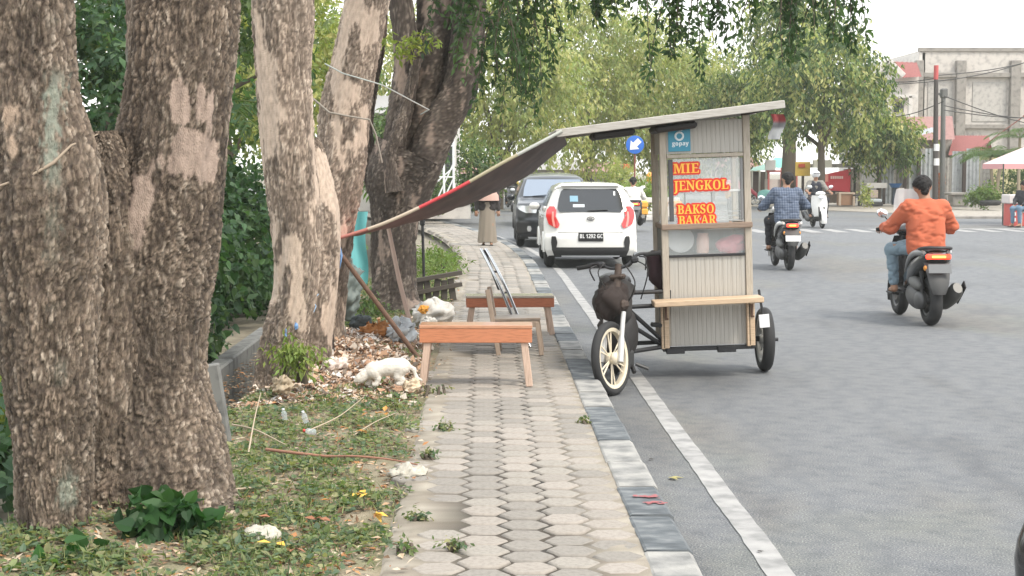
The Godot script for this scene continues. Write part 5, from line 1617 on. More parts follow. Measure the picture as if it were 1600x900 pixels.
	# leaf and pebbles on the road
	for e in [["curled dry leaf lying on the asphalt left of the edge line", Vector3(1.0, 0.006, -8.35), pm("dry_olive", 0.36, 0.32, 0.13, 0.8), 0.09], ["small dark clod beside the kerb on the asphalt", Vector3(0.95, 0.006, -8.9), pm("clod", 0.06, 0.05, 0.045, 0.9), 0.04], ["small black scrap on the painted edge line", Vector3(1.2, 0.009, -6.7), pm("clod", 0.06, 0.05, 0.045, 0.9), 0.035]]:
		var m := MB.new()
		rng.seed = 5
		for j in 2: m.leaf(Vector3(0, 0.004 * j, 0), Vector3(cos(j * 1.0), 0.12, sin(j * 1.0)).normalized(), Vector3.UP, e[3], e[3] * 0.4)
		solo("scrap", e[0], "scrap", m, e[2]).position = e[1]
	# planks and broken crate behind the third tree, post, turquoise sheet
	var dk := pm("old_plank", 0.07, 0.06, 0.05, 0.85)
	var t2 := thing("broken_pallet", "dark broken wooden pallet heaped beside the third tree", "pallet", Vector3(-0.66, 0.12, -18.2), 0.35)
	for i in 6:
		var m := MB.new()
		m.box(Vector3(-0.25 + i * 0.1, 0.12 + 0.02 * (i % 2), 0.05), Vector3(0.075, 0.3, 0.02), Basis(Vector3(0, 0, 1), 0.15 * (i % 3 - 1)), 0.003)
		put(t2, "board", m, dk)
	for i in 2:
		var m := MB.new()
		m.beam(Vector3(-0.42, 0.1 + i * 0.15, 0.08), Vector3(0.36, 0.22 + i * 0.14, 0.08), 0.05, 0.05, 0.004)
		put(t2, "rail", m, dk)
	var ps := MB.new()
	ps.rod(Vector3(0, 0, 0), Vector3(-0.02, 0.86, 0), 0.02, 8)
	ps.box(Vector3(-0.02, 0.87, 0), Vector3(0.07, 0.09, 0.06), Basis(), 0.01)
	solo("iron_post", "thin black iron post standing past the third tree", "post", ps, pm("black_steel", 0.018, 0.018, 0.02, 0.45)).position = Vector3(-0.87, 0.1, -21.4)
	var tq := MB.new()
	var tp := PackedVector3Array()
	for i in 10:
		for j in 6: tp.append(Vector3(j * 0.05 + 0.02 * sin(i * 0.8), i * 0.11, 0.03 * sin(j * 1.3 + i * 0.3)))
	tq.grid(tp, 10, 6, false, false)
	solo("plastic_sheet", "turquoise plastic sheet hanging left of the third tree", "sheet", tq, pm("turquoise", 0.16, 0.5, 0.52, 0.5)).position = Vector3(-1.85, 0.15, -20.6)
	var cp := MB.new()
	cp.box(Vector3(0, 0.2, 0), Vector3(0.085, 0.75, 0.07), Basis(Vector3(0, 0, 1), 0.14), 0.008)
	solo("concrete_post", "short leaning concrete post beside the nearest tree's right foot", "post", cp, dirty("drain_concrete", 0.2, 0.2, 0.19, 0.9, 1.0, 0.6, 2)).position = Vector3(-1.52, 0.02, -8.75)
# ------------------------------------------------------------------ bodies: smooth-joined tapered capsules, meshed as surface nets
func sdf_mesh(mb: MB, bones: Array, cell: float, k := 0.03, cols := []) -> void:
	var lo := Vector3(1e9, 1e9, 1e9)
	var hi := -lo
	for b in bones:
		var r: float = max(b[2], b[3]) + cell * 2.0 + k * 0.5
		for q: Vector3 in [b[0], b[1]]:
			lo = lo.min(q - Vector3(r, r, r)); hi = hi.max(q + Vector3(r, r, r))
	var nx := int((hi.x - lo.x) / cell) + 2
	var ny := int((hi.y - lo.y) / cell) + 2
	var nz := int((hi.z - lo.z) / cell) + 2
	var f := PackedFloat32Array()
	f.resize(nx * ny * nz)
	f.fill(1.0)
	var seen := PackedByteArray()
	seen.resize(nx * ny * nz)
	var act := PackedInt32Array()
	var near := cell * 1.8 + k * 0.3
	for b in bones:
		var a: Vector3 = b[0]
		var ab: Vector3 = b[1] - a
		var l2: float = max(ab.length_squared(), 1e-9)
		var ra: float = b[2]
		var rb: float = b[3]
		var sq: Vector3 = b[4] if b.size() > 4 else Vector3.ONE
		var r: float = max(ra, rb) * max(1.0, 1.0 / min(sq.x, min(sq.y, sq.z))) + cell * 2.0 + k
		var mn: Vector3 = ((a.min(b[1]) - Vector3(r, r, r) - lo) / cell).floor().max(Vector3.ZERO)
		var mx: Vector3 = ((a.max(b[1]) + Vector3(r, r, r) - lo) / cell).ceil()
		for z in range(int(mn.z), min(int(mx.z), nz - 1) + 1):
			for y in range(int(mn.y), min(int(mx.y), ny - 1) + 1):
				var base := (z * ny + y) * nx
				for x in range(int(mn.x), min(int(mx.x), nx - 1) + 1):
					var p := lo + Vector3(x, y, z) * cell
					var t: float = clamp((p - a).dot(ab) / l2, 0.0, 1.0)
					var dv := (p - a - ab * t) * sq
					var d: float = dv.length() - lerp(ra, rb, t)
					var c := f[base + x]
					var h: float = max(k - abs(c - d), 0.0) / k
					f[base + x] = min(c, d) - h * h * k * 0.25
					if d < near and d > -near and seen[base + x] == 0:
						seen[base + x] = 1
						act.append(base + x)
	var id := PackedInt32Array()
	id.resize(nx * ny * nz)
	id.fill(-1)
	var pv := PackedVector3Array()
	var ox := [0, 1, 0, 1, 0, 1, 0, 1]
	var oy := [0, 0, 1, 1, 0, 0, 1, 1]
	var oz := [0, 0, 0, 0, 1, 1, 1, 1]
	var ed := [[0, 1], [2, 3], [4, 5], [6, 7], [0, 2], [1, 3], [4, 6], [5, 7], [0, 4], [1, 5], [2, 6], [3, 7]]
	var g := PackedFloat32Array()
	g.resize(8)
	for i0 in act:
		var x := i0 % nx
		var y := (i0 / nx) % ny
		var z := i0 / (nx * ny)
		if x >= nx - 1 or y >= ny - 1 or z >= nz - 1: continue
		var m := 0
		for q in 8:
			g[q] = f[((z + oz[q]) * ny + y + oy[q]) * nx + x + ox[q]]
			if g[q] < 0.0: m |= 1 << q
		if m == 0 or m == 255: continue
		var s := Vector3.ZERO
		var cnt := 0
		for e in ed:
			var u: float = g[e[0]]
			var w: float = g[e[1]]
			if (u < 0.0) == (w < 0.0): continue
			var t := u / (u - w)
			s += Vector3(lerp(ox[e[0]], ox[e[1]], t), lerp(oy[e[0]], oy[e[1]], t), lerp(oz[e[0]], oz[e[1]], t))
			cnt += 1
		id[i0] = pv.size()
		pv.append(lo + (Vector3(x, y, z) + s / cnt) * cell)
	var tr := PackedInt32Array()
	var st := [1, nx, nx * ny]
	for i0 in act:
		var x := i0 % nx
		var y := (i0 / nx) % ny
		var z := i0 / (nx * ny)
		if x < 1 or y < 1 or z < 1 or x >= nx - 1 or y >= ny - 1 or z >= nz - 1: continue
		for ax in 3:
			var i1: int = i0 + st[ax]
			if (f[i0] < 0.0) == (f[i1] < 0.0): continue
			var u: int = st[(ax + 1) % 3]
			var w: int = st[(ax + 2) % 3]
			var a := id[i0]
			var b := id[i0 - u]
			var c := id[i0 - u - w]
			var d := id[i0 - w]
			if a < 0 or b < 0 or c < 0 or d < 0: continue
			if f[i0] < 0.0: tr.append_array([a, b, c, a, c, d])
			else: tr.append_array([a, c, b, a, d, c])
	var nn := PackedVector3Array()
	nn.resize(pv.size())
	for i in range(0, tr.size(), 3):
		var n1 := (pv[tr[i + 1]] - pv[tr[i]]).cross(pv[tr[i + 2]] - pv[tr[i]])
		nn[tr[i]] += n1; nn[tr[i + 1]] += n1; nn[tr[i + 2]] += n1
	var k0 := mb.v.size()
	for i in pv.size():
		mb.v.append(pv[i]); mb.n.append(nn[i].normalized()); mb.c.append(mb.col)
	for i in range(0, tr.size(), 3): mb.ix.append_array([k0 + tr[i], k0 + tr[i + 2], k0 + tr[i + 1]])

# a hand: palm, four fingers curled, thumb from the side. w: wrist, d: along the palm, p: palm normal (towards the palm side), s: thumb side
func hand(mb: MB, w: Vector3, d: Vector3, p: Vector3, s: Vector3, curl: float, sc := 1.0) -> void:
	mb.ell(w + d * 0.045 * sc, Vector3(0.04, 0.014, 0.05) * sc, Basis(s, p, d), 10, 7)
	var ln := [0.07, 0.08, 0.075, 0.058]
	for i in 4:
		var a := w + d * 0.085 * sc + s * (0.028 - 0.019 * i) * sc
		var pts := PackedVector3Array([a])
		var dv := d
		var q := a
		for j in 3:
			dv = (dv + p * curl).normalized()
			q += dv * ln[i] * sc / 3.0
			pts.append(q)
		mb.tube(pts, PackedFloat32Array([0.0095 * sc, 0.009 * sc, 0.0085 * sc, 0.006 * sc]), 7)
	var th := w + d * 0.03 * sc + s * 0.032 * sc
	mb.tube(PackedVector3Array([th, th + (s * 0.8 + d * 0.6).normalized() * 0.032 * sc, th + (s * 0.8 + d * 0.6).normalized() * 0.032 * sc + (d + p * curl * 1.2).normalized() * 0.03 * sc]), PackedFloat32Array([0.013 * sc, 0.011 * sc, 0.008 * sc]), 7)

# J: joints in the person's own axes, facing -z. o: colours and choices
func person(label: String, at: Vector3, turn: float, J: Dictionary, o: Dictionary) -> Node3D:
	var t := thing("person", label, "person", at, turn)
	var cell: float = o.get("cell", 0.016)
	var skin := pm("skin_" + o.get("skin", "a"), 0.32, 0.17, 0.105, 0.55)
	var sw := Vector3(1, 1, 1)
	var hip: Vector3 = J.hip
	var chest: Vector3 = J.chest
	var neck: Vector3 = J.neck
	var head: Vector3 = J.head
	var rt := Vector3(1, 0, 0)
	var up := (head - neck).normalized()
	var bones := [[hip + rt * 0.07, chest + rt * 0.07, 0.1, 0.105], [hip - rt * 0.07, chest - rt * 0.07, 0.1, 0.105], [J.ls, J.rs, 0.055, 0.055], [chest, neck, 0.09, 0.062], [neck, head, 0.056, 0.06]]
	var fwd: Vector3 = J.get("face", Vector3(0, 0, -1))
	bones += [[head + up * 0.03, head - fwd * 0.012 + up * 0.035, 0.082, 0.086], [head + fwd * 0.025 - up * 0.045, head + up * 0.01, 0.055, 0.07], [head + fwd * 0.09 - up * 0.01, head + fwd * 0.075 + up * 0.015, 0.012, 0.01]]
	var sd := fwd.cross(up).normalized()
	for s: float in [-1.0, 1.0]:
		bones.append([head + sd * s * 0.082 - up * 0.012, head + sd * s * 0.086 + up * 0.02, 0.014, 0.017])
	for s in ["l", "r"]:
		bones += [[J[s + "s"], J[s + "e"], 0.05, 0.04], [J[s + "e"], J[s + "w"], 0.041, 0.028]]
		bones += [[J[s + "h"], J[s + "k"], 0.085, 0.058], [J[s + "k"], J[s + "a"], 0.056, 0.036]]
		bones.append([J[s + "a"] + Vector3(0, -0.03, 0.03), J[s + "a"] + J.get("toe", Vector3(0, -0.045, -0.15)), 0.035, 0.026])
	var b := MB.new()
	sdf_mesh(b, bones, cell, 0.035)
	for s in ["l", "r"]:
		var wd: Vector3 = (J[s + "w"] - J[s + "e"]).normalized()
		var hd: Vector3 = J.get("hand_dir", wd)
		var ps := Vector3(0, -1, 0) if abs(hd.y) < 0.7 else Vector3(0, 0, 1)
		ps = (ps - hd * ps.dot(hd)).normalized()
		var side := hd.cross(ps).normalized()
		if (side.dot(rt) > 0.0) == (s == "r"): side = -side
		hand(b, J[s + "w"], hd, ps, side, o.get("curl", 0.7))
	put(t, "body", b, skin)
	# eyes
	for s: float in [-1.0, 1.0]:
		var ey := MB.new()
		ey.ell(head + sd * s * 0.032 + fwd * 0.079 + up * 0.012, Vector3(0.011, 0.007, 0.006), Basis(), 8, 5)
		put(t, "eye", ey, pm("eye_dark", 0.03, 0.02, 0.016, 0.2))
	# shirt
	var g: float = o.get("fit", 0.016)
	var sb := [[hip + rt * 0.075 + Vector3(0, -0.02, 0), chest + rt * 0.075, 0.105 + g, 0.105 + g], [hip - rt * 0.075 + Vector3(0, -0.02, 0), chest - rt * 0.075, 0.105 + g, 0.105 + g], [J.ls, J.rs, 0.062 + g * 0.6, 0.062 + g * 0.6], [chest, neck - up * 0.02, 0.105 + g * 0.5, 0.07], [neck - up * 0.05, J.ls, 0.066, 0.05 + g * 0.5], [neck - up * 0.05, J.rs, 0.066, 0.05 + g * 0.5]]
	for s in ["l", "r"]:
		if o.get("long", true):
			sb += [[J[s + "s"], J[s + "e"], 0.056 + g, 0.05 + g * 0.8], [J[s + "e"], (J[s + "w"] as Vector3).lerp(J[s + "e"], o.get("cuff", 0.08)), 0.05 + g * 0.8, 0.036 + g * 0.6]]
		else:
			sb += [[J[s + "s"], (J[s + "e"] as Vector3).lerp(J[s + "s"], 0.15), 0.058 + g, 0.056 + g]]
	b = MB.new()
	sdf_mesh(b, sb, cell, 0.04)
	fold(b, o.get("wrinkle", 0.006), 7.0, 4)
	put(t, o.get("top", "shirt"), b, o.shirt)
	if o.has("vest"):
		var vb := MB.new()
		sdf_mesh(vb, [[hip + rt * 0.08, chest + rt * 0.08 + Vector3(0, 0.03, 0), 0.115 + g, 0.115 + g], [hip - rt * 0.08, chest - rt * 0.08 + Vector3(0, 0.03, 0), 0.115 + g, 0.115 + g]], cell, 0.04)
		put(t, "vest", vb, o.vest)
	# trousers
	if not o.get("robe", false):
		var tb := [[hip + rt * 0.07 + Vector3(0, -0.02, 0), hip - rt * 0.07 + Vector3(0, -0.02, 0), 0.118, 0.118]]
		for s in ["l", "r"]:
			tb += [[J[s + "h"], J[s + "k"], 0.098, 0.073], [J[s + "k"], (J[s + "a"] as Vector3).lerp(J[s + "k"], o.get("hem", 0.12)), 0.07, 0.055]]
		b = MB.new()
		sdf_mesh(b, tb, cell, 0.04)
		fold(b, 0.006, 9.0, 7)
		put(t, "trousers", b, o.trousers)
	# sandals or shoes
	for s in ["l", "r"]:
		var fb := MB.new()
		var a: Vector3 = J[s + "a"]
		var toe: Vector3 = a + J.get("toe", Vector3(0, -0.045, -0.15))
		var ax := (toe - a) * Vector3(1, 0, 1)
		ax = ax.normalized()
		fb.box((a + Vector3(0, -0.075, 0.03) + toe + Vector3(0, -0.03, 0)) * 0.5 + ax * 0.02, Vector3(0.085, 0.022, 0.25), Basis(Vector3.UP.cross(ax), Vector3.UP, ax), 0.009)
		put(t, "sandal", fb, pm("sandal", 0.02, 0.018, 0.018, 0.7))
	# hair or helmet
	if o.has("helmet"):
		var hb := MB.new()
		hb.ell(head + up * 0.045 - fwd * 0.012, Vector3(0.125, 0.118, 0.135), Basis(sd, up, -fwd), 20, 12)
		var hm := put(t, "helmet", hb, o.helmet)
		var vz := MB.new()
		vz.box(head + up * 0.075 + fwd * 0.12, Vector3(0.2, 0.02, 0.07), Basis(sd, up, -fwd), 0.008)
		put(hm, "visor", vz, pm("visor", 0.05, 0.05, 0.055, 0.2))
	elif not o.get("scarf", false):
		var hb := MB.new()
		sdf_mesh(hb, [[head + up * 0.045 - fwd * 0.012, head + up * 0.052 - fwd * 0.02, 0.096, 0.098], [head - fwd * 0.055 + up * 0.04, head - fwd * 0.06 - up * 0.035, 0.06, 0.045], [head + sd * 0.06 + up * 0.05, head - sd * 0.06 + up * 0.05, 0.05, 0.05], [head + up * 0.105 + fwd * 0.03, head + up * 0.1 - fwd * 0.03, 0.045, 0.045]], min(cell, 0.012), 0.02)
		fold(hb, 0.005, 45.0, 3)
		put(t, "hair", hb, pm("hair", 0.01, 0.008, 0.008, 0.75))
	return t

func fold(mb: MB, amt: float, freq: float, sd: int) -> void:
	var z := fnl(sd, freq, 2)
	for i in mb.v.size():
		var q := mb.v[i]
		var f := z.get_noise_3d(q.x * 0.7 + q.y * 0.9, q.y * 1.3 - q.x * 0.5, q.z * 0.8)
		mb.v[i] += mb.n[i] * (f * 1.2 + 0.25 - abs(f) * 1.4) * amt * 2.0
	renormal(mb)

func renormal(mb: MB) -> void:
	var nn := PackedVector3Array()
	nn.resize(mb.v.size())
	for i in range(0, mb.ix.size(), 3):
		var f := (mb.v[mb.ix[i + 2]] - mb.v[mb.ix[i]]).cross(mb.v[mb.ix[i + 1]] - mb.v[mb.ix[i]])
		for j in 3: nn[mb.ix[i + j]] += f
	for i in mb.v.size():
		if nn[i].length_squared() > 1e-18: mb.n[i] = nn[i].normalized()

# seated rider joints; the scooter's rear contact is the origin, forward is -z
func rider_joints(o := {}) -> Dictionary:
	var lean: float = o.get("lean", 0.06)
	var hy: float = o.get("hip", 0.87)
	var hz: float = o.get("hipz", -0.27)
	var hb: Vector3 = o.get("grip", Vector3(0.33, 1.04, -0.96))
	var j := {"hip": Vector3(0, hy, hz), "chest": Vector3(0, hy + 0.33, hz - lean), "neck": Vector3(0, hy + 0.49, hz - lean * 1.3), "head": Vector3(o.get("headx", 0.0), hy + 0.635, hz - lean * 1.6 - 0.02)}
	var el: float = o.get("elbow", 0.31)
	for s in ["l", "r"]:
		var sg := -1.0 if s == "l" else 1.0
		j[s + "s"] = Vector3(sg * 0.185, hy + 0.42, hz - lean * 1.2)
		j[s + "w"] = Vector3(sg * hb.x, hb.y, hb.z + 0.07)
		j[s + "e"] = Vector3(sg * el, hy + 0.2, hz - 0.22)
		j[s + "h"] = Vector3(sg * 0.1, hy, hz)
		j[s + "k"] = Vector3(sg * o.get("knee", 0.26), hy - 0.06, hz - 0.42)
		j[s + "a"] = Vector3(sg * o.get("foot", 0.23), 0.38, hz - 0.43)
	j.hand_dir = Vector3(0, -0.1, -1).normalized()
	return j

# ------------------------------------------------------------------ scooters
func scooter(label: String, at: Vector3, turn: float, c: Dictionary) -> Node3D:
	var t := thing("motor_scooter", label, "scooter", at, turn)
	var body: Material = c.body
	var dark := pm("scooter_dark", 0.022, 0.022, 0.024, 0.5)
	var grey_ := pm("engine_grey", 0.1, 0.1, 0.1, 0.5, 0.4)
	var R: float = c.get("r", 0.27)
	var wb: float = c.get("wb", 1.28)
	var rimm := pm("rim_dark", 0.1, 0.1, 0.1, 0.35, 0.6)
	wheel(t, Vector3(0, R, 0), Basis(), R, c.get("tw", 0.125), rimm, 5, 0.025)
	wheel(t, Vector3(0, R, -wb), Basis(), R, c.get("tw", 0.125) * 0.85, rimm, 5, 0.022)
	# tail and side fairings: a loft of rounded sections from tail to floor
	var secs := [[0.24, 0.76, 0.07, 0.03], [0.2, 0.755, 0.13, 0.06], [0.1, 0.73, 0.165, 0.085], [-0.05, 0.68, 0.18, 0.12], [-0.25, 0.6, 0.185, 0.16], [-0.45, 0.53, 0.17, 0.17], [-0.6, 0.46, 0.14, 0.15]]
	var p := PackedVector3Array()
	for s in secs:
		for k in 20:
			var a := TAU * k / 20
			var ca := cos(a)
			var sa := sin(a)
			p.append(Vector3(sign(ca) * pow(abs(ca), 0.7) * s[2] * c.get("wide", 1.0), s[1] + sign(sa) * pow(abs(sa), 0.8) * s[3], s[0]))
	var b := MB.new()
	b.grid(p, secs.size(), 20, true)
	b.fan(p.slice(0, 20), Vector3(0, 0, 1))
	put(t, "side_fairing", b, body)
	# coloured swoosh along the flank
	for s: float in [-1.0, 1.0]:
		b = MB.new()
		b.tube(catm([Vector3(s * 0.13, 0.8, 0.16), Vector3(s * 0.185, 0.79, -0.02), Vector3(s * 0.2, 0.7, -0.22), Vector3(s * 0.19, 0.56, -0.38)], 14), PackedFloat32Array([0.022, 0.03, 0.034, 0.036, 0.036, 0.034, 0.032, 0.03, 0.026, 0.022, 0.018, 0.014, 0.01, 0.006]), 8)
		put(t, "flank_trim", b, c.get("trim", body))
	b = MB.new()
	p = PackedVector3Array()
	for s in [[0.17, 0.815, 0.09, 0.02], [0.1, 0.83, 0.14, 0.04], [-0.1, 0.815, 0.155, 0.05], [-0.3, 0.79, 0.15, 0.05], [-0.5, 0.785, 0.11, 0.045], [-0.58, 0.77, 0.07, 0.03]]:
		for k in 16:
			var a := TAU * k / 16
			p.append(Vector3(cos(a) * s[2], s[1] + sin(a) * s[3], s[0]))
	b.grid(p, 6, 16, true)
	put(t, "saddle", b, pm("vinyl", 0.02, 0.02, 0.022, 0.5))
	b = MB.new()
	b.tube(catm([Vector3(-0.15, 0.83, 0.0), Vector3(-0.16, 0.85, 0.14), Vector3(-0.1, 0.86, 0.25), Vector3(0.1, 0.86, 0.25), Vector3(0.16, 0.85, 0.14), Vector3(0.15, 0.83, 0.0)], 24), PackedFloat32Array([0.018]), 8)
	put(t, "grab_rail", b, dark)
	# tail lamp, indicators, mudguard and number plate
	b = MB.new()
	b.box(Vector3(0, 0.765, 0.235), Vector3(c.get("lampw", 0.24), 0.055, 0.04), Basis(Vector3(1, 0, 0), -0.2), 0.012)
	put(t, "tail_lamp", b, pm("tail_lamp", 0.6, 0.02, 0.01, 0.2, 0, {"glow": [1.0, 0.06, 0.02, 1.2]}))
	b = MB.new()
	b.box(Vector3(0, 0.765, 0.258), Vector3(c.get("lampw", 0.24) * 0.55, 0.022, 0.008), Basis(Vector3(1, 0, 0), -0.2), 0.003)
	put(t, "brake_lamp", b, pm("brake_lamp", 0.9, 0.2, 0.03, 0.2, 0, {"glow": [1.0, 0.28, 0.04, 3.0]}))
	for s: float in [-1.0, 1.0]:
		b = MB.new()
		b.ell(Vector3(s * 0.13, 0.64, 0.2), Vector3(0.02, 0.03, 0.022))
		put(t, "indicator_lens", b, pm("amber", 0.65, 0.27, 0.05, 0.25))
	b = MB.new()
	var pts := PackedVector3Array()
	for i in 10:
		var u := i / 9.0
		var w: float = lerp(0.14, 0.1, u) * (1.0 - 0.35 * pow(u, 4.0))
		for k in 7:
			var v := k / 6.0 * 2.0 - 1.0
			pts.append(Vector3(v * w, lerp(0.7, c.get("guard", 0.36), u), 0.2 + 0.13 * sin(u * 1.7) - 0.03 * v * v))
	b.grid(pts, 10, 7, false, false)
	put(t, "rear_mudguard", b, pm("mudguard", 0.06, 0.06, 0.06, 0.6))
	b = MB.new()
	b.box(Vector3(0, c.get("platey", 0.655), 0.305), Vector3(0.25, 0.1, 0.006), Basis(Vector3(1, 0, 0), -0.3), 0.002)
	put(t, "number_plate", b, c.get("plate", pm("plate_grey", 0.16, 0.165, 0.17, 0.5)))
	# engine, swingarm case, silencer
	b = MB.new()
	b.ell(Vector3(-0.1, 0.3, -0.22), Vector3(0.09, 0.13, 0.32), Basis(Vector3(1, 0, 0), 0.12), 18, 12)
	b.ell(Vector3(-0.12, 0.28, -0.02), Vector3(0.06, 0.1, 0.14), Basis(), 14, 10)
	b.box(Vector3(0, 0.32, -0.42), Vector3(0.22, 0.18, 0.24), Basis(), 0.05)
	put(t, "engine", b, grey_)
	b = MB.new()
	b.ell(Vector3(-0.13, 0.46, -0.14), Vector3(0.07, 0.07, 0.18), Basis(Vector3(1, 0, 0), 0.2), 16, 10)
	put(t, "air_filter_box", b, pm("airbox", 0.13, 0.13, 0.125, 0.55))
	b = MB.new()
	b.tube(catm([Vector3(0.14, 0.25, -0.3), Vector3(0.17, 0.25, -0.12), Vector3(0.2, 0.33, 0.08), Vector3(0.215, 0.43, 0.24)], 12), PackedFloat32Array([0.03, 0.045, 0.06, 0.07, 0.074, 0.076, 0.076, 0.076, 0.075, 0.074, 0.07, 0.05]), 14, true, 1.25)
	var ex := put(t, "silencer", b, pm("silencer", 0.09, 0.09, 0.088, 0.45, 0.3))
	b = MB.new()
	b.beam(Vector3(0.285, 0.27, -0.02), Vector3(0.3, 0.47, 0.22), 0.018, 0.1, 0.008)
	put(ex, "heat_shield", b, dark)
	for s: float in [-1.0, 1.0]:
		b = MB.new()
		b.rod(Vector3(s * 0.1, 0.3, 0.02), Vector3(s * 0.11, 0.6, -0.02), 0.022)
		put(t, "shock_absorber", b, dark)
	# floor, leg shield, steering
	b = MB.new()
	b.box(Vector3(0, 0.34, -0.68), Vector3(0.36, 0.05, 0.4), Basis(), 0.015)
	put(t, "floorboard", b, dark)
	b = MB.new()
	p = PackedVector3Array()
	for i in 12:
		var u := i / 11.0
		for k in 9:
			var v := k / 8.0 * 2.0 - 1.0
			var w: float = 0.17 + 0.07 * sin(u * PI * 0.8)
			p.append(Vector3(v * w, 0.33 + 0.62 * u, -0.95 + 0.16 * u - 0.14 * (1.0 - v * v) * (0.4 + 0.6 * u)))
	b.grid(p, 12, 9, false, false)
	put(t, "leg_shield", b, c.get("shield", body))
	b = MB.new()
	p = PackedVector3Array()
	for i in 12:
		var u := i / 11.0
		for k in 9:
			var v := k / 8.0 * 2.0 - 1.0
			var w: float = 0.16 + 0.06 * sin(u * PI * 0.8)
			p.append(Vector3(v * w, 0.36 + 0.58 * u, -0.99 + 0.14 * u - 0.2 * (1.0 - v * v) * (0.5 + 0.5 * u)))
	b.grid(p, 12, 9, false, false)
	put(t, "front_fairing", b, c.get("front", body))
	b = MB.new()
	b.ell(Vector3(0, 1.0, -0.98), Vector3(0.15, 0.075, 0.11), Basis(), 16, 10)
	put(t, "handlebar_cowl", b, c.get("front", body))
	b = MB.new()
	b.ell(Vector3(0, 0.9, -1.12), Vector3(0.1, 0.06, 0.05), Basis(), 14, 8)
	put(t, "headlamp_lens", b, pm("lens", 0.7, 0.72, 0.74, 0.08))
	b = MB.new()
	b.tube(catm([Vector3(-0.37, 1.02, -0.88), Vector3(-0.15, 1.03, -0.95), Vector3(0.15, 1.03, -0.95), Vector3(0.37, 1.02, -0.88)], 14), PackedFloat32Array([0.014]), 8)
	put(t, "handlebar", b, dark)
	for s: float in [-1.0, 1.0]:
		b = MB.new()
		b.rod(Vector3(s * 0.25, 1.025, -0.92), Vector3(s * 0.39, 1.018, -0.87), 0.02, 10)
		put(t, "grip", b, pm("rubber", 0.02, 0.02, 0.02, 0.85))
		b = MB.new()
		b.tube(catm([Vector3(s * 0.2, 1.04, -0.94), Vector3(s * 0.24, 1.12, -0.96), Vector3(s * 0.29, 1.17, -0.96)], 8), PackedFloat32Array([0.007]), 6)
		var mi := put(t, "mirror_arm", b, dark)
		b = MB.new()
		b.ell(Vector3(s * 0.31, 1.2, -0.95), Vector3(0.075, 0.05, 0.02), Basis(Vector3.UP, s * -0.25) * Basis(Vector3(0, 0, 1), s * 0.2), 16, 8)
		put(mi, "mirror", b, c.get("mirror", pm("mirror_glass", 0.75, 0.78, 0.8, 0.06, 0.8)))
		b = MB.new()
		b.rod(Vector3(s * 0.075, R, -wb), Vector3(s * 0.075, 0.62, -wb + 0.13), 0.022)
		put(t, "fork_leg", b, dark)
	b = MB.new()
	p = PackedVector3Array()
	for i in 12:
		var a := -0.5 + 2.5 * i / 11.0
		for k in 7:
			var v := k / 6.0 * 2.0 - 1.0
			p.append(Vector3(v * 0.075, R + cos(a) * (R + 0.035 - 0.03 * v * v), -wb - sin(a) * (R + 0.035 - 0.03 * v * v)))
	b.grid(p, 12, 7, false, false)
	put(t, "front_fender", b, c.get("front", body))
	if c.get("screen", false):
		b = MB.new()
		p = PackedVector3Array()
		for i in 8:
			var u := i / 7.0
			for k in 9:
				var v := k / 8.0 * 2.0 - 1.0
				p.append(Vector3(v * (0.15 + 0.04 * sin(u * 2.4)), 1.06 + 0.42 * u, -1.06 + 0.14 * u + 0.07 * v * v))
		b.grid(p, 8, 9, false, false)
		put(t, "wind_screen", b, pm("wind_screen", 0.75, 0.77, 0.78, 0.1, 0, {"alpha": 0.7}))
	return t

# ------------------------------------------------------------------ cars: lofted along their top line. the seen end is at z = 0, the car runs to -z
func lerp_curve(c: Array, x: float, xi := 0, yi := 1) -> float:
	if x <= c[0][xi]: return c[0][yi]
	for i in c.size() - 1:
		if x <= c[i + 1][xi]:
			var f: float = (x - c[i][xi]) / max(1e-6, c[i + 1][xi] - c[i][xi])
			return lerp(c[i][yi], c[i + 1][yi], f)
	return c[c.size() - 1][yi]

func car_w(c: Dictionary, y: float) -> float:
	return lerp_curve(c.width, y) * 0.5

func car_point(c: Dictionary, y: float, x: float) -> Vector3:   # on the seen end
	var s := lerp_curve(c.end, y)
	var w := car_w(c, y)
	return Vector3(x, y, -(s + c.get("round", 0.16) * pow(min(1.0, abs(x) / w), 4.0) * clamp(1.0 - s / 0.7, 0.0, 1.0)))

func end_patch(c: Dictionary, rows: Array, lift: float, nc := 9, n := 10) -> MB:   # rows: [y, x0, x1]
	var b := MB.new()
	var p := PackedVector3Array()
	for i in n:
		var u := i / (n - 1.0)
		var y: float = lerp(rows[0][0], rows[rows.size() - 1][0], u)
		var x0 := lerp_curve(rows, y, 0, 1)
		var x1 := lerp_curve(rows, y, 0, 2)
		for k in nc:
			p.append(car_point(c, y, lerp(x0, x1, k / (nc - 1.0))) + Vector3(0, 0, lift))
	b.grid(p, n, nc, false, false)
	# keep the normals towards +z
	return b

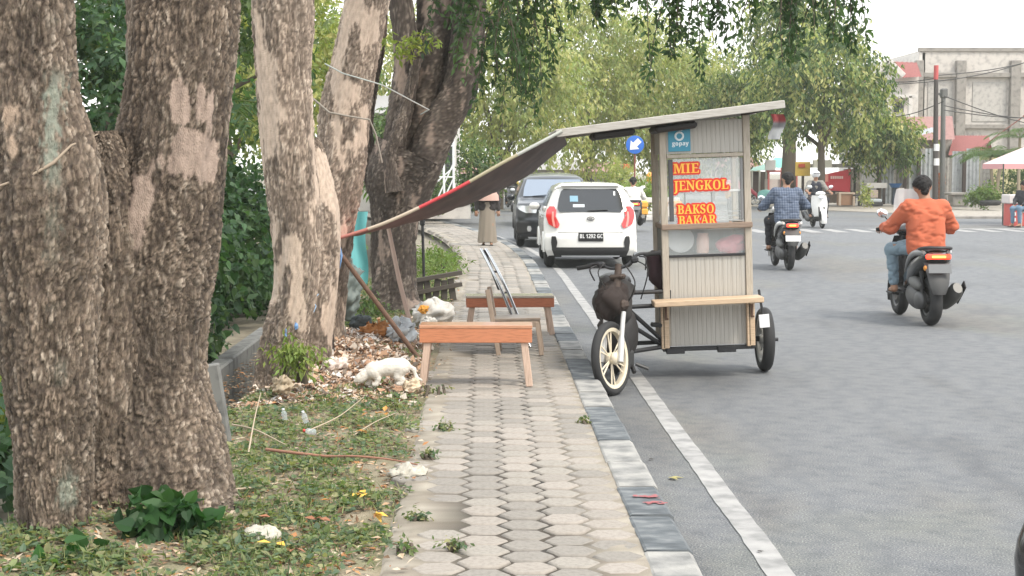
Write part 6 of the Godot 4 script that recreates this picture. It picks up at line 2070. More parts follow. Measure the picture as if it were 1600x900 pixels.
func car(label: String, at: Vector3, turn: float, c: Dictionary) -> Node3D:
	var t := thing("car", label, "car", at, turn)
	var b := MB.new()
	var p := PackedVector3Array()
	var nr := 0
	var half := 9
	var ybot := 0.2
	var prof := []
	for i in c.top.size() - 1:
		for k in 4: prof.append([lerp(c.top[i][0], c.top[i + 1][0], k / 4.0), lerp(c.top[i][1], c.top[i + 1][1], k / 4.0)])
	prof.append(c.top[c.top.size() - 1])
	for q in prof:
		var s: float = q[0]
		var yt: float = q[1]
		var ring := PackedVector3Array()
		var taper: float = 1.0 - 0.12 * pow(max(0.0, (s - c.length + 0.6) / 0.6), 2.0)
		for side: int in [-1, 1]:
			var sp := PackedVector3Array()
			for i in half:
				var y: float = lerp(ybot, yt - 0.05, i / (half - 1.0))
				var w := car_w(c, y) * taper
				sp.append(Vector3(side * w, y, -s - (c.get("round", 0.16) if s < 0.7 else 0.0) * (1.0 - s / 0.7)))
			var wt := car_w(c, yt) * taper
			for i in 10:
				var u := i / 9.0
				var xx: float = wt * (1.0 - pow(u, 1.5)) if i > 0 else wt * 0.975
				sp.append(Vector3(side * xx, yt - 0.022 * pow(xx / wt, 2.0) - (0.022 if i == 0 else 0.0), -s - (c.get("round", 0.16) * pow(xx / wt, 4.0) if s < 0.7 else 0.0) * (1.0 - s / 0.7)))
			if side == 1: sp.reverse()
			ring.append_array(sp)
		p.append_array(ring)
		nr += 1
	b.grid(p, nr, p.size() / nr, false, true)
	put(t, "body", b, c.paint)
	b = MB.new()
	b.box(Vector3(0, 0.27, -c.length * 0.5), Vector3(car_w(c, 0.4) * 1.9, 0.16, c.length - 0.35), Basis(), 0.04)
	put(t, "underbody", b, pm("black_plastic", 0.018, 0.018, 0.019, 0.6))
	var w2 := car_w(c, 0.4)
	for zc: float in [c.axles[0], c.axles[1]]:
		for s: float in [-1.0, 1.0]:
			wheel(t, Vector3(s * (w2 - 0.1), c.wr, -zc), Basis(), c.wr, 0.19, pm("car_rim", 0.42, 0.43, 0.44, 0.3, 0.8), 5, 0.035)
			b = MB.new()
			var arch := PackedVector3Array()
			for i in 15:
				var a := PI * i / 14.0
				arch.append(Vector3(s * (w2 + 0.006), c.wr + sin(a) * (c.wr + 0.05), -zc + cos(a) * (c.wr + 0.05)))
			b.tube(arch, PackedFloat32Array([0.022]), 6)
			put(t, "wheel_arch", b, c.get("arch", c.paint))
	# side glass
	var gl := pm("car_glass", 0.012, 0.014, 0.016, 0.05, 0, {"coat": 1.0})
	for s: float in [-1.0, 1.0]:
		for sw in c.side_glass:
			b = MB.new()
			p = PackedVector3Array()
			for i in 6:
				var u := i / 5.0
				for k in 6:
					var v := k / 5.0
					var y: float = lerp(c.belt, c.roof, u)
					var z: float = lerp(lerp(sw[0], sw[2], u), lerp(sw[1], sw[3], u), v)
					p.append(Vector3(s * (car_w(c, y) + 0.004), y, -z))
			b.grid(p, 6, 6, false, false)
			put(t, "side_window", b, gl)
		b = MB.new()
		b.ell(Vector3(s * (w2 + 0.1), c.belt + 0.06, -c.mirror), Vector3(0.1, 0.07, 0.06), Basis(), 12, 8)
		put(t, "door_mirror", b, c.paint)
		for dz in c.handles:
			b = MB.new()
			b.box(Vector3(s * (car_w(c, c.belt - 0.1) + 0.012), c.belt - 0.1, -dz), Vector3(0.02, 0.025, 0.16), Basis(), 0.008)
			put(t, "door_handle", b, c.paint)
	return t

func build_traffic() -> void:
	var white := pm("paint_white", 0.74, 0.73, 0.7, 0.25, 0, {"coat": 0.8})
	var navy := pm("paint_navy", 0.006, 0.008, 0.012, 0.3, 0.0, {"coat": 0.45})
	var gl := pm("car_glass", 0.012, 0.014, 0.016, 0.05, 0, {"coat": 1.0})
	var blk := pm("black_plastic", 0.018, 0.018, 0.019, 0.6)
	# white hatchback seen from behind
	var c := {"paint": white, "length": 3.55, "wr": 0.28, "axles": [0.58, 2.95], "belt": 0.96, "roof": 1.34, "mirror": 2.55, "handles": [1.2, 2.1],
		"side_glass": [[0.62, 1.55, 0.85, 1.5], [1.62, 2.6, 1.58, 2.2]], "round": 0.15,
		"width": [[0.2, 1.46], [0.32, 1.56], [0.5, 1.6], [0.8, 1.6], [0.95, 1.56], [1.2, 1.37], [1.4, 1.2], [1.5, 1.02]],
		"end": [[0.2, 0.05], [0.3, 0.0], [0.55, 0.0], [0.62, 0.05], [0.9, 0.08], [0.98, 0.11], [1.38, 0.32], [1.42, 0.3], [1.48, 0.45]],
		"top": [[0.06, 0.24], [0.0, 0.34], [0.0, 0.55], [0.05, 0.63], [0.08, 0.9], [0.11, 0.98], [0.18, 1.12], [0.25, 1.26], [0.31, 1.385], [0.29, 1.42], [0.34, 1.45], [0.6, 1.475], [1.2, 1.485], [1.8, 1.46], [2.25, 1.37], [2.6, 1.16], [2.85, 0.98], [3.2, 0.88], [3.45, 0.74], [3.55, 0.5]]}
	var t := car("white small hatchback parked facing away beside the kerb", Vector3(1.79, 0, -26.3), 0.0, c)
	var flat := c.duplicate()
	flat.round = 0.07
	put(t, "rear_window", end_patch(flat, [[0.975, -0.53, 0.53], [1.02, -0.57, 0.57], [1.2, -0.54, 0.54], [1.33, -0.5, 0.5], [1.365, -0.45, 0.45]], 0.012, 21, 14), gl)
	for s: float in [-1.0, 1.0]:
		var rows := [[0.7, s * 0.56, s * 0.6], [0.76, s * 0.53, s * 0.72], [0.9, s * 0.6, s * 0.765], [1.0, s * 0.585, s * 0.755], [1.07, s * 0.62, s * 0.7]]
		put(t, "tail_lamp", end_patch(c, rows, 0.028, 8, 12), pm("lamp_red", 0.62, 0.03, 0.03, 0.12, 0, {"coat": 1.0}))
		put(t, "tail_lamp_lens", end_patch(c, [[0.72, s * 0.6, s * 0.64], [0.86, s * 0.63, s * 0.67], [0.98, s * 0.63, s * 0.66]], 0.036, 4, 6), pm("lamp_pale", 0.8, 0.3, 0.26, 0.12))
		put(t, "rear_reflector", end_patch(c, [[0.32, s * 0.6, s * 0.66], [0.45, s * 0.57, s * 0.68], [0.56, s * 0.6, s * 0.67]], 0.014, 5, 8), blk)
	put(t, "bumper_insert", end_patch(c, [[0.215, -0.62, 0.62], [0.34, -0.67, 0.67], [0.37, -0.62, 0.62]], 0.016, 15, 6), blk)
	put(t, "skid_strip", end_patch(c, [[0.205, -0.5, 0.5], [0.228, -0.5, 0.5]], 0.024, 11, 3), pm("skid", 0.55, 0.56, 0.57, 0.4))
	put(t, "tailgate_seam", end_patch(c, [[0.615, -0.56, 0.56], [0.622, -0.56, 0.56]], 0.006, 11, 2), blk)
	var b := MB.new()
	b.box(Vector3(0, 0.55, 0.012), Vector3(0.43, 0.155, 0.012), Basis(), 0.004)
	var np := put(t, "number_plate", b, pm("plate_black", 0.012, 0.012, 0.013, 0.4))
	b = MB.new()
	text_into(b, "BL 1292 GC", 0.07, 0.003, Transform3D(Basis(), Vector3(-0.195, 0.562, 0.02)), false, 0.78)
	put(np, "plate_number", b, pm("plate_white", 0.8, 0.8, 0.8, 0.5))
	b = MB.new()
	var rg := PackedVector3Array()
	for i in 25: rg.append(Vector3(0.06 * cos(TAU * i / 24), 0.86 + 0.03 * sin(TAU * i / 24), -0.055))
	b.tube(rg, PackedFloat32Array([0.007]), 6, false)
	text_into(b, "KIA", 0.03, 0.004, Transform3D(Basis(), Vector3(-0.037, 0.86, -0.058)), false)
	put(t, "badge", b, pm("badge", 0.12, 0.12, 0.13, 0.25, 0.7))
	b = MB.new()
	b.beam(Vector3(-0.05, 0.995, -0.085), Vector3(0.3, 1.01, -0.1), 0.02, 0.012, 0.004)
	put(t, "rear_wiper", b, blk)
	b = MB.new()
	b.box(Vector3(0.0, 1.425, -0.32), Vector3(1.0, 0.035, 0.14), Basis(), 0.014)
	put(t, "roof_spoiler", b, white)
	b = MB.new()
	b.rod(Vector3(0.05, 1.47, -0.7), Vector3(0.05, 1.6, -0.52), 0.006)
	put(t, "aerial", b, blk)
	for e in [["pale blue sticker", -0.28, 1.2, 0.14, 0.1, "st1", [0.2, 0.36, 0.46]], ["white sticker", -0.2, 1.08, 0.2, 0.05, "st2", [0.55, 0.6, 0.62]], ["white sticker", 0.42, 1.29, 0.03, 0.07, "st3", [0.7, 0.72, 0.72]]]:
		put(t, "window_sticker", end_patch(flat, [[e[2] - e[4] * 0.5, e[1] - e[3] * 0.5, e[1] + e[3] * 0.5], [e[2] + e[4] * 0.5, e[1] - e[3] * 0.5, e[1] + e[3] * 0.5]], 0.018, 3, 3), pm(e[5], e[6][0], e[6][1], e[6][2], 0.4))

	# dark people carrier facing the camera
	var d := {"paint": navy, "length": 4.4, "wr": 0.31, "axles": [0.85, 3.5], "belt": 1.02, "roof": 1.45, "mirror": 1.45, "handles": [2.2, 3.1], "arch": blk,
		"side_glass": [[1.65, 2.4, 1.85, 2.4], [2.5, 3.3, 2.5, 3.3], [3.4, 4.0, 3.4, 3.95]], "round": 0.2,
		"width": [[0.2, 1.6], [0.35, 1.72], [0.6, 1.76], [0.9, 1.74], [1.05, 1.7], [1.3, 1.5], [1.5, 1.32], [1.6, 1.15]],
		"end": [[0.2, 0.06], [0.3, 0.0], [0.6, 0.0], [0.68, 0.04], [0.92, 0.08], [0.98, 0.2], [1.06, 0.8], [1.1, 1.0], [1.5, 1.62], [1.55, 1.72], [1.62, 2.2]],
		"top": [[0.08, 0.24], [0.0, 0.34], [0.0, 0.6], [0.04, 0.68], [0.08, 0.92], [0.2, 0.98], [0.5, 1.03], [0.8, 1.06], [1.0, 1.1], [1.2, 1.23], [1.4, 1.36], [1.62, 1.5], [1.75, 1.555], [2.2, 1.6], [3.0, 1.61], [3.8, 1.56], [4.1, 1.4], [4.3, 1.05], [4.4, 0.6]]}
	t = car("dark blue people carrier facing the camera behind the white hatchback", Vector3(1.52, 0, -33.3), 0.0, d)
	put(t, "windscreen", end_patch(d, [[1.11, -0.7, 0.7], [1.3, -0.67, 0.67], [1.48, -0.6, 0.6]], 0.02, 13, 10), pm("screen_glass", 0.15, 0.19, 0.25, 0.08, 0.0, {"coat": 1.0}))
	for s: float in [-1.0, 1.0]:
		put(t, "headlamp_lens", end_patch(d, [[0.76, s * 0.44, s * 0.66], [0.84, s * 0.42, s * 0.83], [0.92, s * 0.5, s * 0.85]], 0.02, 9, 6), pm("lens_chrome", 0.62, 0.64, 0.66, 0.15, 0.6))
		put(t, "fog_lamp_lens", end_patch(d, [[0.36, s * 0.56, s * 0.62], [0.42, s * 0.54, s * 0.64], [0.48, s * 0.56, s * 0.62]], 0.02, 4, 5), pm("lens_chrome", 0.62, 0.64, 0.66, 0.15, 0.6))
	put(t, "grille", end_patch(d, [[0.5, -0.34, 0.34], [0.7, -0.42, 0.42], [0.9, -0.36, 0.36]], 0.016, 11, 8), blk)
	for k in 3:
		put(t, "grille_bar", end_patch(d, [[0.58 + k * 0.1, -0.38, 0.38], [0.62 + k * 0.1, -0.39, 0.39]], 0.026, 9, 3), pm("lens_chrome", 0.62, 0.64, 0.66, 0.15, 0.6))
	put(t, "bumper_lip", end_patch(d, [[0.205, -0.6, 0.6], [0.24, -0.62, 0.62]], 0.02, 9, 3), pm("skid", 0.55, 0.56, 0.57, 0.4))
	b = MB.new()
	b.box(Vector3(0, 0.42, 0.012), Vector3(0.43, 0.14, 0.012), Basis(), 0.004)
	put(t, "number_plate", b, pm("plate_black", 0.012, 0.012, 0.013, 0.4))
	b = MB.new()
	b.beam(Vector3(-0.5, 1.11, -1.0), Vector3(-0.05, 1.15, -1.03), 0.02, 0.012, 0.004)
	b.beam(Vector3(0.0, 1.11, -1.0), Vector3(0.45, 1.15, -1.03), 0.02, 0.012, 0.004)
	put(t, "wiper", b, blk)
	# another car further back, only its roof showing
	var g2 := d.duplicate()
	g2.paint = pm("paint_silver", 0.35, 0.36, 0.37, 0.25, 0.5, {"coat": 0.8})
	t = car("silver car showing behind the dark people carrier", Vector3(2.05, 0, -45.5), 0.0, g2)
	put(t, "windscreen", end_patch(g2, [[1.11, -0.7, 0.7], [1.3, -0.67, 0.67], [1.48, -0.6, 0.6]], 0.02, 13, 10), gl)

	# scooters
	var blackp := pm("scooter_black", 0.02, 0.02, 0.022, 0.25, 0, {"coat": 0.7})
	var whitep := pm("scooter_white", 0.72, 0.71, 0.68, 0.3, 0, {"coat": 0.6})
	var sA := scooter("black motor scooter with glowing tail lamp under the orange-shirted rider", Vector3(4.86, 0, -16.65), 0.0, {"body": blackp, "trim": pm("trim_silver", 0.3, 0.3, 0.3, 0.3, 0.4), "screen": true, "guard": 0.36, "lampw": 0.27, "tw": 0.14, "wide": 1.08, "platey": 0.64})
	var og := tex(256, 0.05, 3, [[0.0, Color(0.9, 0.9, 0.9)], [1.0, Color(1.05, 1.05, 1.05)]], 301)
	var J := rider_joints({"lean": 0.05, "hip": 0.86, "elbow": 0.34, "knee": 0.27, "hipz": -0.24})
	J.head += Vector3(-0.02, 0, 0)
	person("rider in an orange long-sleeved shirt and pale jeans, seen from behind", Vector3(4.86, 0, -16.65), 0.0, J, {"cell": 0.013, "fit": 0.034, "cuff": 0.3, "wrinkle": 0.006, "shirt": pm("shirt_orange", 0.5, 0.125, 0.06, 0.85, 0, {"tex": og, "scale": 6.0}), "trousers": pm("jeans_pale", 0.22, 0.3, 0.36, 0.85, 0, {"tex": og, "scale": 6.0}), "hem": 0.14})
	scooter("white and black motor scooter with a white number plate under the checked-shirt rider", Vector3(5.13, 0, -25.9), 0.0, {"body": blackp, "trim": whitep, "front": whitep, "shield": blackp, "guard": 0.42, "lampw": 0.2, "plate": pm("plate_pale", 0.75, 0.75, 0.74, 0.5), "platey": 0.55, "tw": 0.11, "wide": 0.9})
	# woven check: warp and weft lines in the cloth
	var im := Image.create(64, 64, false, Image.FORMAT_RGB8)
	for y in 64:
		for x in 64:
			var v := 0.0
			if x % 16 < 4: v += 0.5
			if y % 16 < 4: v += 0.5
			im.set_pixel(x, y, Color(0.06, 0.082, 0.13).lerp(Color(0.2, 0.235, 0.3), v).linear_to_srgb())
	var J2 := rider_joints({"lean": 0.09, "hip": 0.88, "elbow": 0.36, "headx": 0.03, "hipz": -0.24, "knee": 0.24})
	person("bare-headed rider in a blue checked shirt, seen from behind", Vector3(5.13, 0, -25.9), 0.0, J2, {"cell": 0.017, "fit": 0.036, "shirt": pm("shirt_check", 1, 1, 1, 0.85, 0, {"tex": ImageTexture.create_from_image(im), "scale": 6.0}), "trousers": pm("trousers_dark", 0.025, 0.025, 0.03, 0.85)})
	scooter("white motor scooter facing the camera with a helmeted rider", Vector3(9.72, 0, -45.6), PI, {"body": whitep, "front": whitep, "shield": whitep, "tw": 0.1})
	var J3 := rider_joints({"lean": 0.03, "hip": 0.88})
	person("rider in a white helmet and dark vest facing the camera", Vector3(9.72, 0, -45.6), PI, J3, {"cell": 0.022, "shirt": pm("sleeve_grey", 0.2, 0.19, 0.17, 0.85), "long": false, "vest": pm("vest_dark", 0.02, 0.022, 0.035, 0.8), "trousers": pm("trousers_dark", 0.025, 0.025, 0.03, 0.85), "helmet": pm("helmet_white", 0.78, 0.78, 0.78, 0.2, 0, {"coat": 0.8})})
	scooter("dark motor scooter ridden away past the white hatchback", Vector3(4.05, 0, -42.0), 0.0, {"body": blackp, "tw": 0.1})
	var J4 := rider_joints({"lean": 0.08, "hip": 0.72, "knee": 0.2})
	person("rider in a white shirt riding away beside the white hatchback", Vector3(4.05, 0, -42.0), 0.0, J4, {"cell": 0.022, "shirt": pm("shirt_white", 0.68, 0.66, 0.62, 0.85), "trousers": pm("trousers_dark", 0.025, 0.025, 0.03, 0.85)})
	scooter("small dark scooter far down the street beside the people carrier", Vector3(1.05, 0, -63.0), PI, {"body": blackp, "tw": 0.1})
	var J5 := rider_joints({"lean": 0.03, "hip": 0.84})
	person("far rider in yellow and black coming down the street", Vector3(1.05, 0, -63.0), PI, J5, {"cell": 0.03, "shirt": pm("shirt_yellow", 0.55, 0.42, 0.1, 0.85), "vest": pm("vest_black", 0.02, 0.02, 0.02, 0.8), "trousers": pm("trousers_dark", 0.025, 0.025, 0.03, 0.85)})
	scooter("dark scooter whose front tyre just enters the lower right corner", Vector3(3.52, 0, -5.5), PI / 2.0, {"body": blackp})

	# standing joints for people on foot
	var JS := {"hip": Vector3(0, 0.88, 0), "chest": Vector3(0, 1.17, 0), "neck": Vector3(0, 1.36, 0), "head": Vector3(0, 1.5, -0.01), "ls": Vector3(-0.17, 1.3, 0), "rs": Vector3(0.17, 1.3, 0), "le": Vector3(-0.24, 1.04, 0.02), "re": Vector3(0.24, 1.04, 0.02), "lw": Vector3(-0.25, 0.8, -0.05), "rw": Vector3(0.25, 0.8, -0.05), "lh": Vector3(-0.08, 0.86, 0), "rh": Vector3(0.08, 0.86, 0), "lk": Vector3(-0.09, 0.47, -0.05), "rk": Vector3(0.09, 0.47, 0.03), "la": Vector3(-0.09, 0.08, -0.06), "ra": Vector3(0.09, 0.09, 0.1)}
	var wt := person("woman in a long grey-brown robe and pink headscarf walking on the pavement", Vector3(0.02, 0.15, -31.5), PI, JS, {"cell": 0.022, "robe": true, "scarf": true, "shirt": pm("sleeve_dark", 0.035, 0.03, 0.03, 0.9), "skin": "a"})
	wt.scale = Vector3(0.9, 0.9, 0.9)
	b = MB.new()
	var p := PackedVector3Array()
	for i in 22:
		var u := i / 21.0
		for k in 40:
			var a := TAU * k / 40.0
			var r: float = lerp(0.215, 0.16, pow(u, 0.8)) + 0.018 * sin(a * 9.0 + u * 2.0) * (1.0 - u)
			p.append(Vector3(cos(a) * r, 0.07 + 0.92 * u + 0.015 * sin(a * 3.0) * (1.0 - u), sin(a) * r * 0.72 + 0.02 * sin(a) * (1.0 - u)))
	b.grid(p, 22, 40, true)
	put(wt, "robe", b, pm("robe", 0.24, 0.205, 0.165, 0.9))
	b = MB.new()
	p = PackedVector3Array()
	var hs := [[1.63, 0.01], [1.615, 0.06], [1.57, 0.105], [1.5, 0.115], [1.42, 0.11], [1.34, 0.16], [1.25, 0.22], [1.12, 0.25], [1.02, 0.26]]
	for h in hs:
		for k in 32:
			var a := TAU * k / 32.0
			var r: float = h[1] * (1.0 + 0.05 * sin(a * 7.0 + h[0] * 9.0) * smoothstep(1.4, 1.1, h[0]))
			p.append(Vector3(cos(a) * r, h[0] - (0.12 * max(0.0, sin(a)) if h[0] < 1.1 else 0.0), sin(a) * r * 0.85))
	b.grid(p, hs.size(), 32, true)
	put(wt, "headscarf", b, pm("scarf", 0.5, 0.33, 0.28, 0.9))
	var JV := JS.duplicate()
	JV.le = Vector3(-0.27, 1.1, -0.1); JV.re = Vector3(0.27, 1.1, -0.1); JV.lw = Vector3(-0.12, 1.02, -0.26); JV.rw = Vector3(0.12, 1.02, -0.26)
	person("person in a pink top and mustard apron, seen through the cart's glass", Vector3(7.6, 0, -47.5), PI - 0.6, JV, {"cell": 0.026, "shirt": pm("shirt_pink", 0.6, 0.2, 0.26, 0.85), "vest": pm("apron_mustard", 0.55, 0.32, 0.06, 0.8), "trousers": pm("trousers_dark", 0.025, 0.025, 0.03, 0.85)})

# ------------------------------------------------------------------ the cat
func build_cat() -> void:
	var t := thing("cat", "white cat nosing in the rubbish beside the near bench", "cat", Vector3(-0.72, 0.19, -10.75), 0.25)
	# nose towards -x, body 0.3 m long, rump high
	var bones := [[Vector3(0.12, 0.125, 0), Vector3(0.03, 0.125, 0), 0.062, 0.058], [Vector3(0.03, 0.122, 0), Vector3(-0.08, 0.105, 0), 0.058, 0.056], [Vector3(-0.08, 0.105, 0), Vector3(-0.135, 0.075, 0), 0.05, 0.034],
		[Vector3(-0.165, 0.055, 0.0), Vector3(-0.175, 0.05, 0.0), 0.036, 0.034], [Vector3(-0.175, 0.045, 0), Vector3(-0.205, 0.034, 0), 0.024, 0.015]]
	for s: float in [-1.0, 1.0]:
		bones += [[Vector3(0.11, 0.11, s * 0.03), Vector3(0.085, 0.055, s * 0.036), 0.045, 0.024], [Vector3(0.085, 0.055, s * 0.036), Vector3(0.125, 0.035, s * 0.036), 0.02, 0.014], [Vector3(0.125, 0.035, s * 0.036), Vector3(0.11, 0.008, s * 0.036), 0.014, 0.013], [Vector3(0.11, 0.008, s * 0.036), Vector3(0.085, 0.006, s * 0.036), 0.014, 0.012]]
		var o := 0.02 * s
		bones += [[Vector3(-0.08, 0.09, s * 0.03), Vector3(-0.07 + o, 0.045, s * 0.032), 0.03, 0.017], [Vector3(-0.07 + o, 0.045, s * 0.032), Vector3(-0.085 + o, 0.008, s * 0.032), 0.016, 0.013], [Vector3(-0.085 + o, 0.008, s * 0.032), Vector3(-0.105 + o, 0.006, s * 0.032), 0.014, 0.011]]
		bones.append([Vector3(-0.158, 0.082, s * 0.02), Vector3(-0.152, 0.104, s * 0.026), 0.014, 0.004])
	bones += [[Vector3(0.165, 0.135, 0), Vector3(0.21, 0.1, 0.01), 0.018, 0.014], [Vector3(0.21, 0.1, 0.01), Vector3(0.225, 0.045, 0.02), 0.014, 0.012], [Vector3(0.225, 0.045, 0.02), Vector3(0.26, 0.025, 0.03), 0.012, 0.009]]
	var b := MB.new()
	sdf_mesh(b, bones, 0.006, 0.02)
	fold(b, 0.0012, 60.0, 2)
	put(t, "body", b, pm("cat_fur", 0.6, 0.56, 0.5, 0.9))
	b = MB.new()
	b.ell(Vector3(-0.217, 0.036, 0), Vector3(0.005, 0.004, 0.006), Basis(), 8, 5)
	put(t, "nose", b, pm("cat_nose", 0.5, 0.22, 0.2, 0.5))
	for s: float in [-1.0, 1.0]:
		b = MB.new()
		b.ell(Vector3(-0.198, 0.058, s * 0.018), Vector3(0.005, 0.006, 0.006), Basis(), 8, 5)
		put(t, "eye", b, pm("cat_eye", 0.1, 0.09, 0.03, 0.1))
# ------------------------------------------------------------------ beyond the junction
func bx(t: Node3D, called: String, a: Vector3, b: Vector3, dep: float, m: Material, bv := 0.01) -> MeshInstance3D:
	# a box between two opposite corners of its near face, running dep metres back
	var q := MB.new()
	var c := (a + b) * 0.5
	q.box(Vector3(c.x, c.y, min(a.z, b.z) - dep * 0.5), Vector3(abs(a.x - b.x), abs(a.y - b.y), dep), Basis(), bv)
	return put(t, called, q, m)

func corrugated(t: Node3D, a: Vector3, b: Vector3, m: Material, called := "corrugated_sheet") -> void:
	var q := MB.new()
	var p := PackedVector3Array()
	var n := int(abs(b.x - a.x) / 0.04)
	for i in 2:
		for k in n + 1:
			p.append(Vector3(lerp(a.x, b.x, float(k) / n), a.y if i == 0 else b.y, lerp(a.z, b.z, float(k) / n) + (0.022 if k % 4 < 2 else -0.022)))
	q.grid(p, 2, n + 1, false, false)
	put(t, called, q, m)

func roof_sheet(t: Node3D, called: String, a: Vector3, b: Vector3, c: Vector3, d: Vector3, m: Material, th := 0.06) -> void:
	# ribbed roof slope: a, b along the eave, c, d along the ridge (d above a)
	var q := MB.new()
	var p := PackedVector3Array()
	var n := int(max(6.0, a.distance_to(b) / 0.09))
	var nr := (b - a).cross(d - a).normalized()
	for i in 2:
		for k in n + 1:
			var u := float(k) / n
			var v: Vector3 = a.lerp(b, u) if i == 0 else d.lerp(c, u)
			p.append(v + nr * (th * 0.5 if k % 2 == 0 else 0.0))
	q.grid(p, 2, n + 1, false, false)
	put(t, called, q, m)

func build_beyond() -> void:
	var con := dirty("bare_concrete", 0.54, 0.505, 0.465, 0.9, 0.35, 0.45, 1)
	var con2 := dirty("dark_concrete", 0.28, 0.26, 0.235, 0.9, 0.4, 0.45, 0)
	var whitew := dirty("house_white", 0.62, 0.59, 0.55, 0.85, 0.4, 0.3, 2)
	var redr := dirty("red_roof", 0.26, 0.075, 0.065, 0.75, 0.6, 0.4, 1)
	var pinkr := dirty("faded_roof", 0.31, 0.165, 0.145, 0.8, 0.5, 0.5, 0)
	var zinc := dirty("zinc", 0.4, 0.42, 0.43, 0.5, 0.6, 0.5, 1, 0.35)
	var zinc2 := dirty("zinc_rusty", 0.36, 0.34, 0.31, 0.6, 0.7, 0.6, 2, 0.2)
	var dkw := pm("dark_timber", 0.05, 0.035, 0.03, 0.8)
	var win := pm("far_window", 0.05, 0.055, 0.06, 0.15)
	# unfinished concrete block
	var t := thing("building", "large unfinished grey concrete building with bare columns, at the upper right", "building", Vector3(28.61, -0.36, -90.00))
	t.position = Vector3.ZERO
	bx(t, "wall", Vector3(25.44, 8.66, -90.00), Vector3(37.74, -1.31, -90.00), 14.0, con, 0.02)
	bx(t, "side_wall", Vector3(25.25, 8.51, -90.00), Vector3(25.64, -1.30, -90.00), 10.0, whitew, 0.02)
	bx(t, "parapet", Vector3(25.22, 8.80, -89.90), Vector3(37.39, 8.56, -89.90), 0.3, con2, 0.02)
	for e in [[Vector3(25.00, 8.04, -89.60), Vector3(25.45, -1.29, -89.60)], [Vector3(27.39, 8.04, -89.60), Vector3(27.94, -1.29, -89.60)], [Vector3(30.57, 8.05, -89.60), Vector3(31.15, -1.29, -89.60)], [Vector3(33.83, 8.05, -89.60), Vector3(34.43, -1.30, -89.60)]]:
		bx(t, "column", e[0], e[1], 0.5, con2, 0.02)
	for e in [[Vector3(23.84, 7.34, -89.70), Vector3(37.35, 7.06, -89.70)], [Vector3(23.90, 4.34, -89.70), Vector3(37.44, 4.09, -89.70)]]:
		bx(t, "beam", e[0], e[1], 0.3, con2, 0.02)
	for e in [[Vector3(28.43, 6.81, -89.95), Vector3(30.44, 4.50, -89.95)], [Vector3(31.55, 6.81, -89.95), Vector3(33.76, 4.50, -89.95)], [Vector3(25.80, 6.81, -89.95), Vector3(27.28, 4.50, -89.95)]]:
		bx(t, "block_infill", e[0], e[1], 0.1, dirty("block_infill", 0.44, 0.42, 0.39, 0.9, 0.5, 0.4, 2), 0.02)
	t = thing("building", "small rooftop structure on the concrete building's far right", "building")
	bx(t, "wall", Vector3(31.68, 8.67, -93.00), Vector3(34.03, 8.06, -93.00), 3.0, whitew)
	bx(t, "roof", Vector3(31.30, 8.96, -92.80), Vector3(34.33, 8.66, -92.80), 3.4, con)
	# white two-storey house with a red gable
	t = thing("house", "white two-storey house with red gabled roof and upper balcony", "house")
	bx(t, "wall", Vector3(21.14, 6.93, -86.00), Vector3(24.14, 0.45, -86.00), 6.0, whitew, 0.02)
	var g := MB.new()
	var ga := Vector3(21.17, 6.53, -85.20)
	var gb := Vector3(23.01, 6.75, -85.20)
	var gc := Vector3(22.10, 7.62, -85.20)
	g.prism(PackedVector2Array([Vector2(ga.x, ga.y), Vector2(gb.x, gb.y), Vector2(gc.x, gc.y)]), 0.2, Transform3D(Basis(), Vector3(0, 0, ga.z)))
	put(t, "gable", g, whitew)
	for e in [[ga, gc], [gc, gb]]:
		var q := MB.new()
		q.beam(e[0] + Vector3(0, 0.1, 0.2), e[1] + Vector3(0, 0.1, 0.2), 0.3, 0.3, 0.02)
		put(t, "barge_board", q, whitew)
	roof_sheet(t, "roof", Vector3(22.88, 6.73, -85.00), Vector3(24.02, 6.80, -85.00), Vector3(24.56, 7.78, -88.00), Vector3(22.90, 7.85, -88.00), redr)
	roof_sheet(t, "roof", Vector3(20.90, 6.52, -85.00), Vector3(22.02, 7.57, -85.00), Vector3(22.90, 7.92, -89.00), Vector3(21.66, 6.89, -89.00), redr)
	bx(t, "balcony_slab", Vector3(20.75, 5.80, -84.60), Vector3(23.65, 5.63, -84.60), 1.6, whitew)
	bx(t, "balcony_slab", Vector3(20.37, 4.67, -84.40), Vector3(23.61, 4.47, -84.40), 1.8, whitew)
	for e in [[Vector3(20.82, 5.73, -84.60), Vector3(21.02, 4.47, -84.60)], [Vector3(22.02, 5.73, -84.60), Vector3(22.22, 4.47, -84.60)], [Vector3(23.22, 5.73, -84.60), Vector3(23.42, 4.47, -84.60)]]:
		bx(t, "column", e[0], e[1], 0.2, whitew)
	for k in 9:
		bx(t, "baluster", Vector3(20.52, 5.10, -84.50) + Vector3(0.211 * k, 0, 0), Vector3(20.60, 4.64, -84.50) + Vector3(0.211 * k, 0, 0), 0.08, whitew)
	bx(t, "balcony_rail", Vector3(20.38, 5.17, -84.50), Vector3(22.36, 5.06, -84.50), 0.12, whitew)
	for e in [[Vector3(21.44, 5.55, -85.95), Vector3(22.10, 4.80, -85.95)], [Vector3(22.70, 5.55, -85.95), Vector3(23.39, 4.80, -85.95)], [Vector3(21.54, 4.02, -85.95), Vector3(22.20, 3.13, -85.95)]]:
		var f := bx(t, "window_frame", e[0], e[1], 0.08, whitew)
		bx(f, "pane", e[0] + Vector3(0.08, -0.08, 0.05), e[1] + Vector3(-0.08, 0.08, 0.05), 0.06, win)
	# low sheds with faded red roofs
	t = thing("shed", "low shed with a faded pink-red sheet roof below the white house", "shed")
	bx(t, "wall", Vector3(20.14, 3.37, -79.00), Vector3(23.97, 0.55, -79.00), 4.0, zinc2)
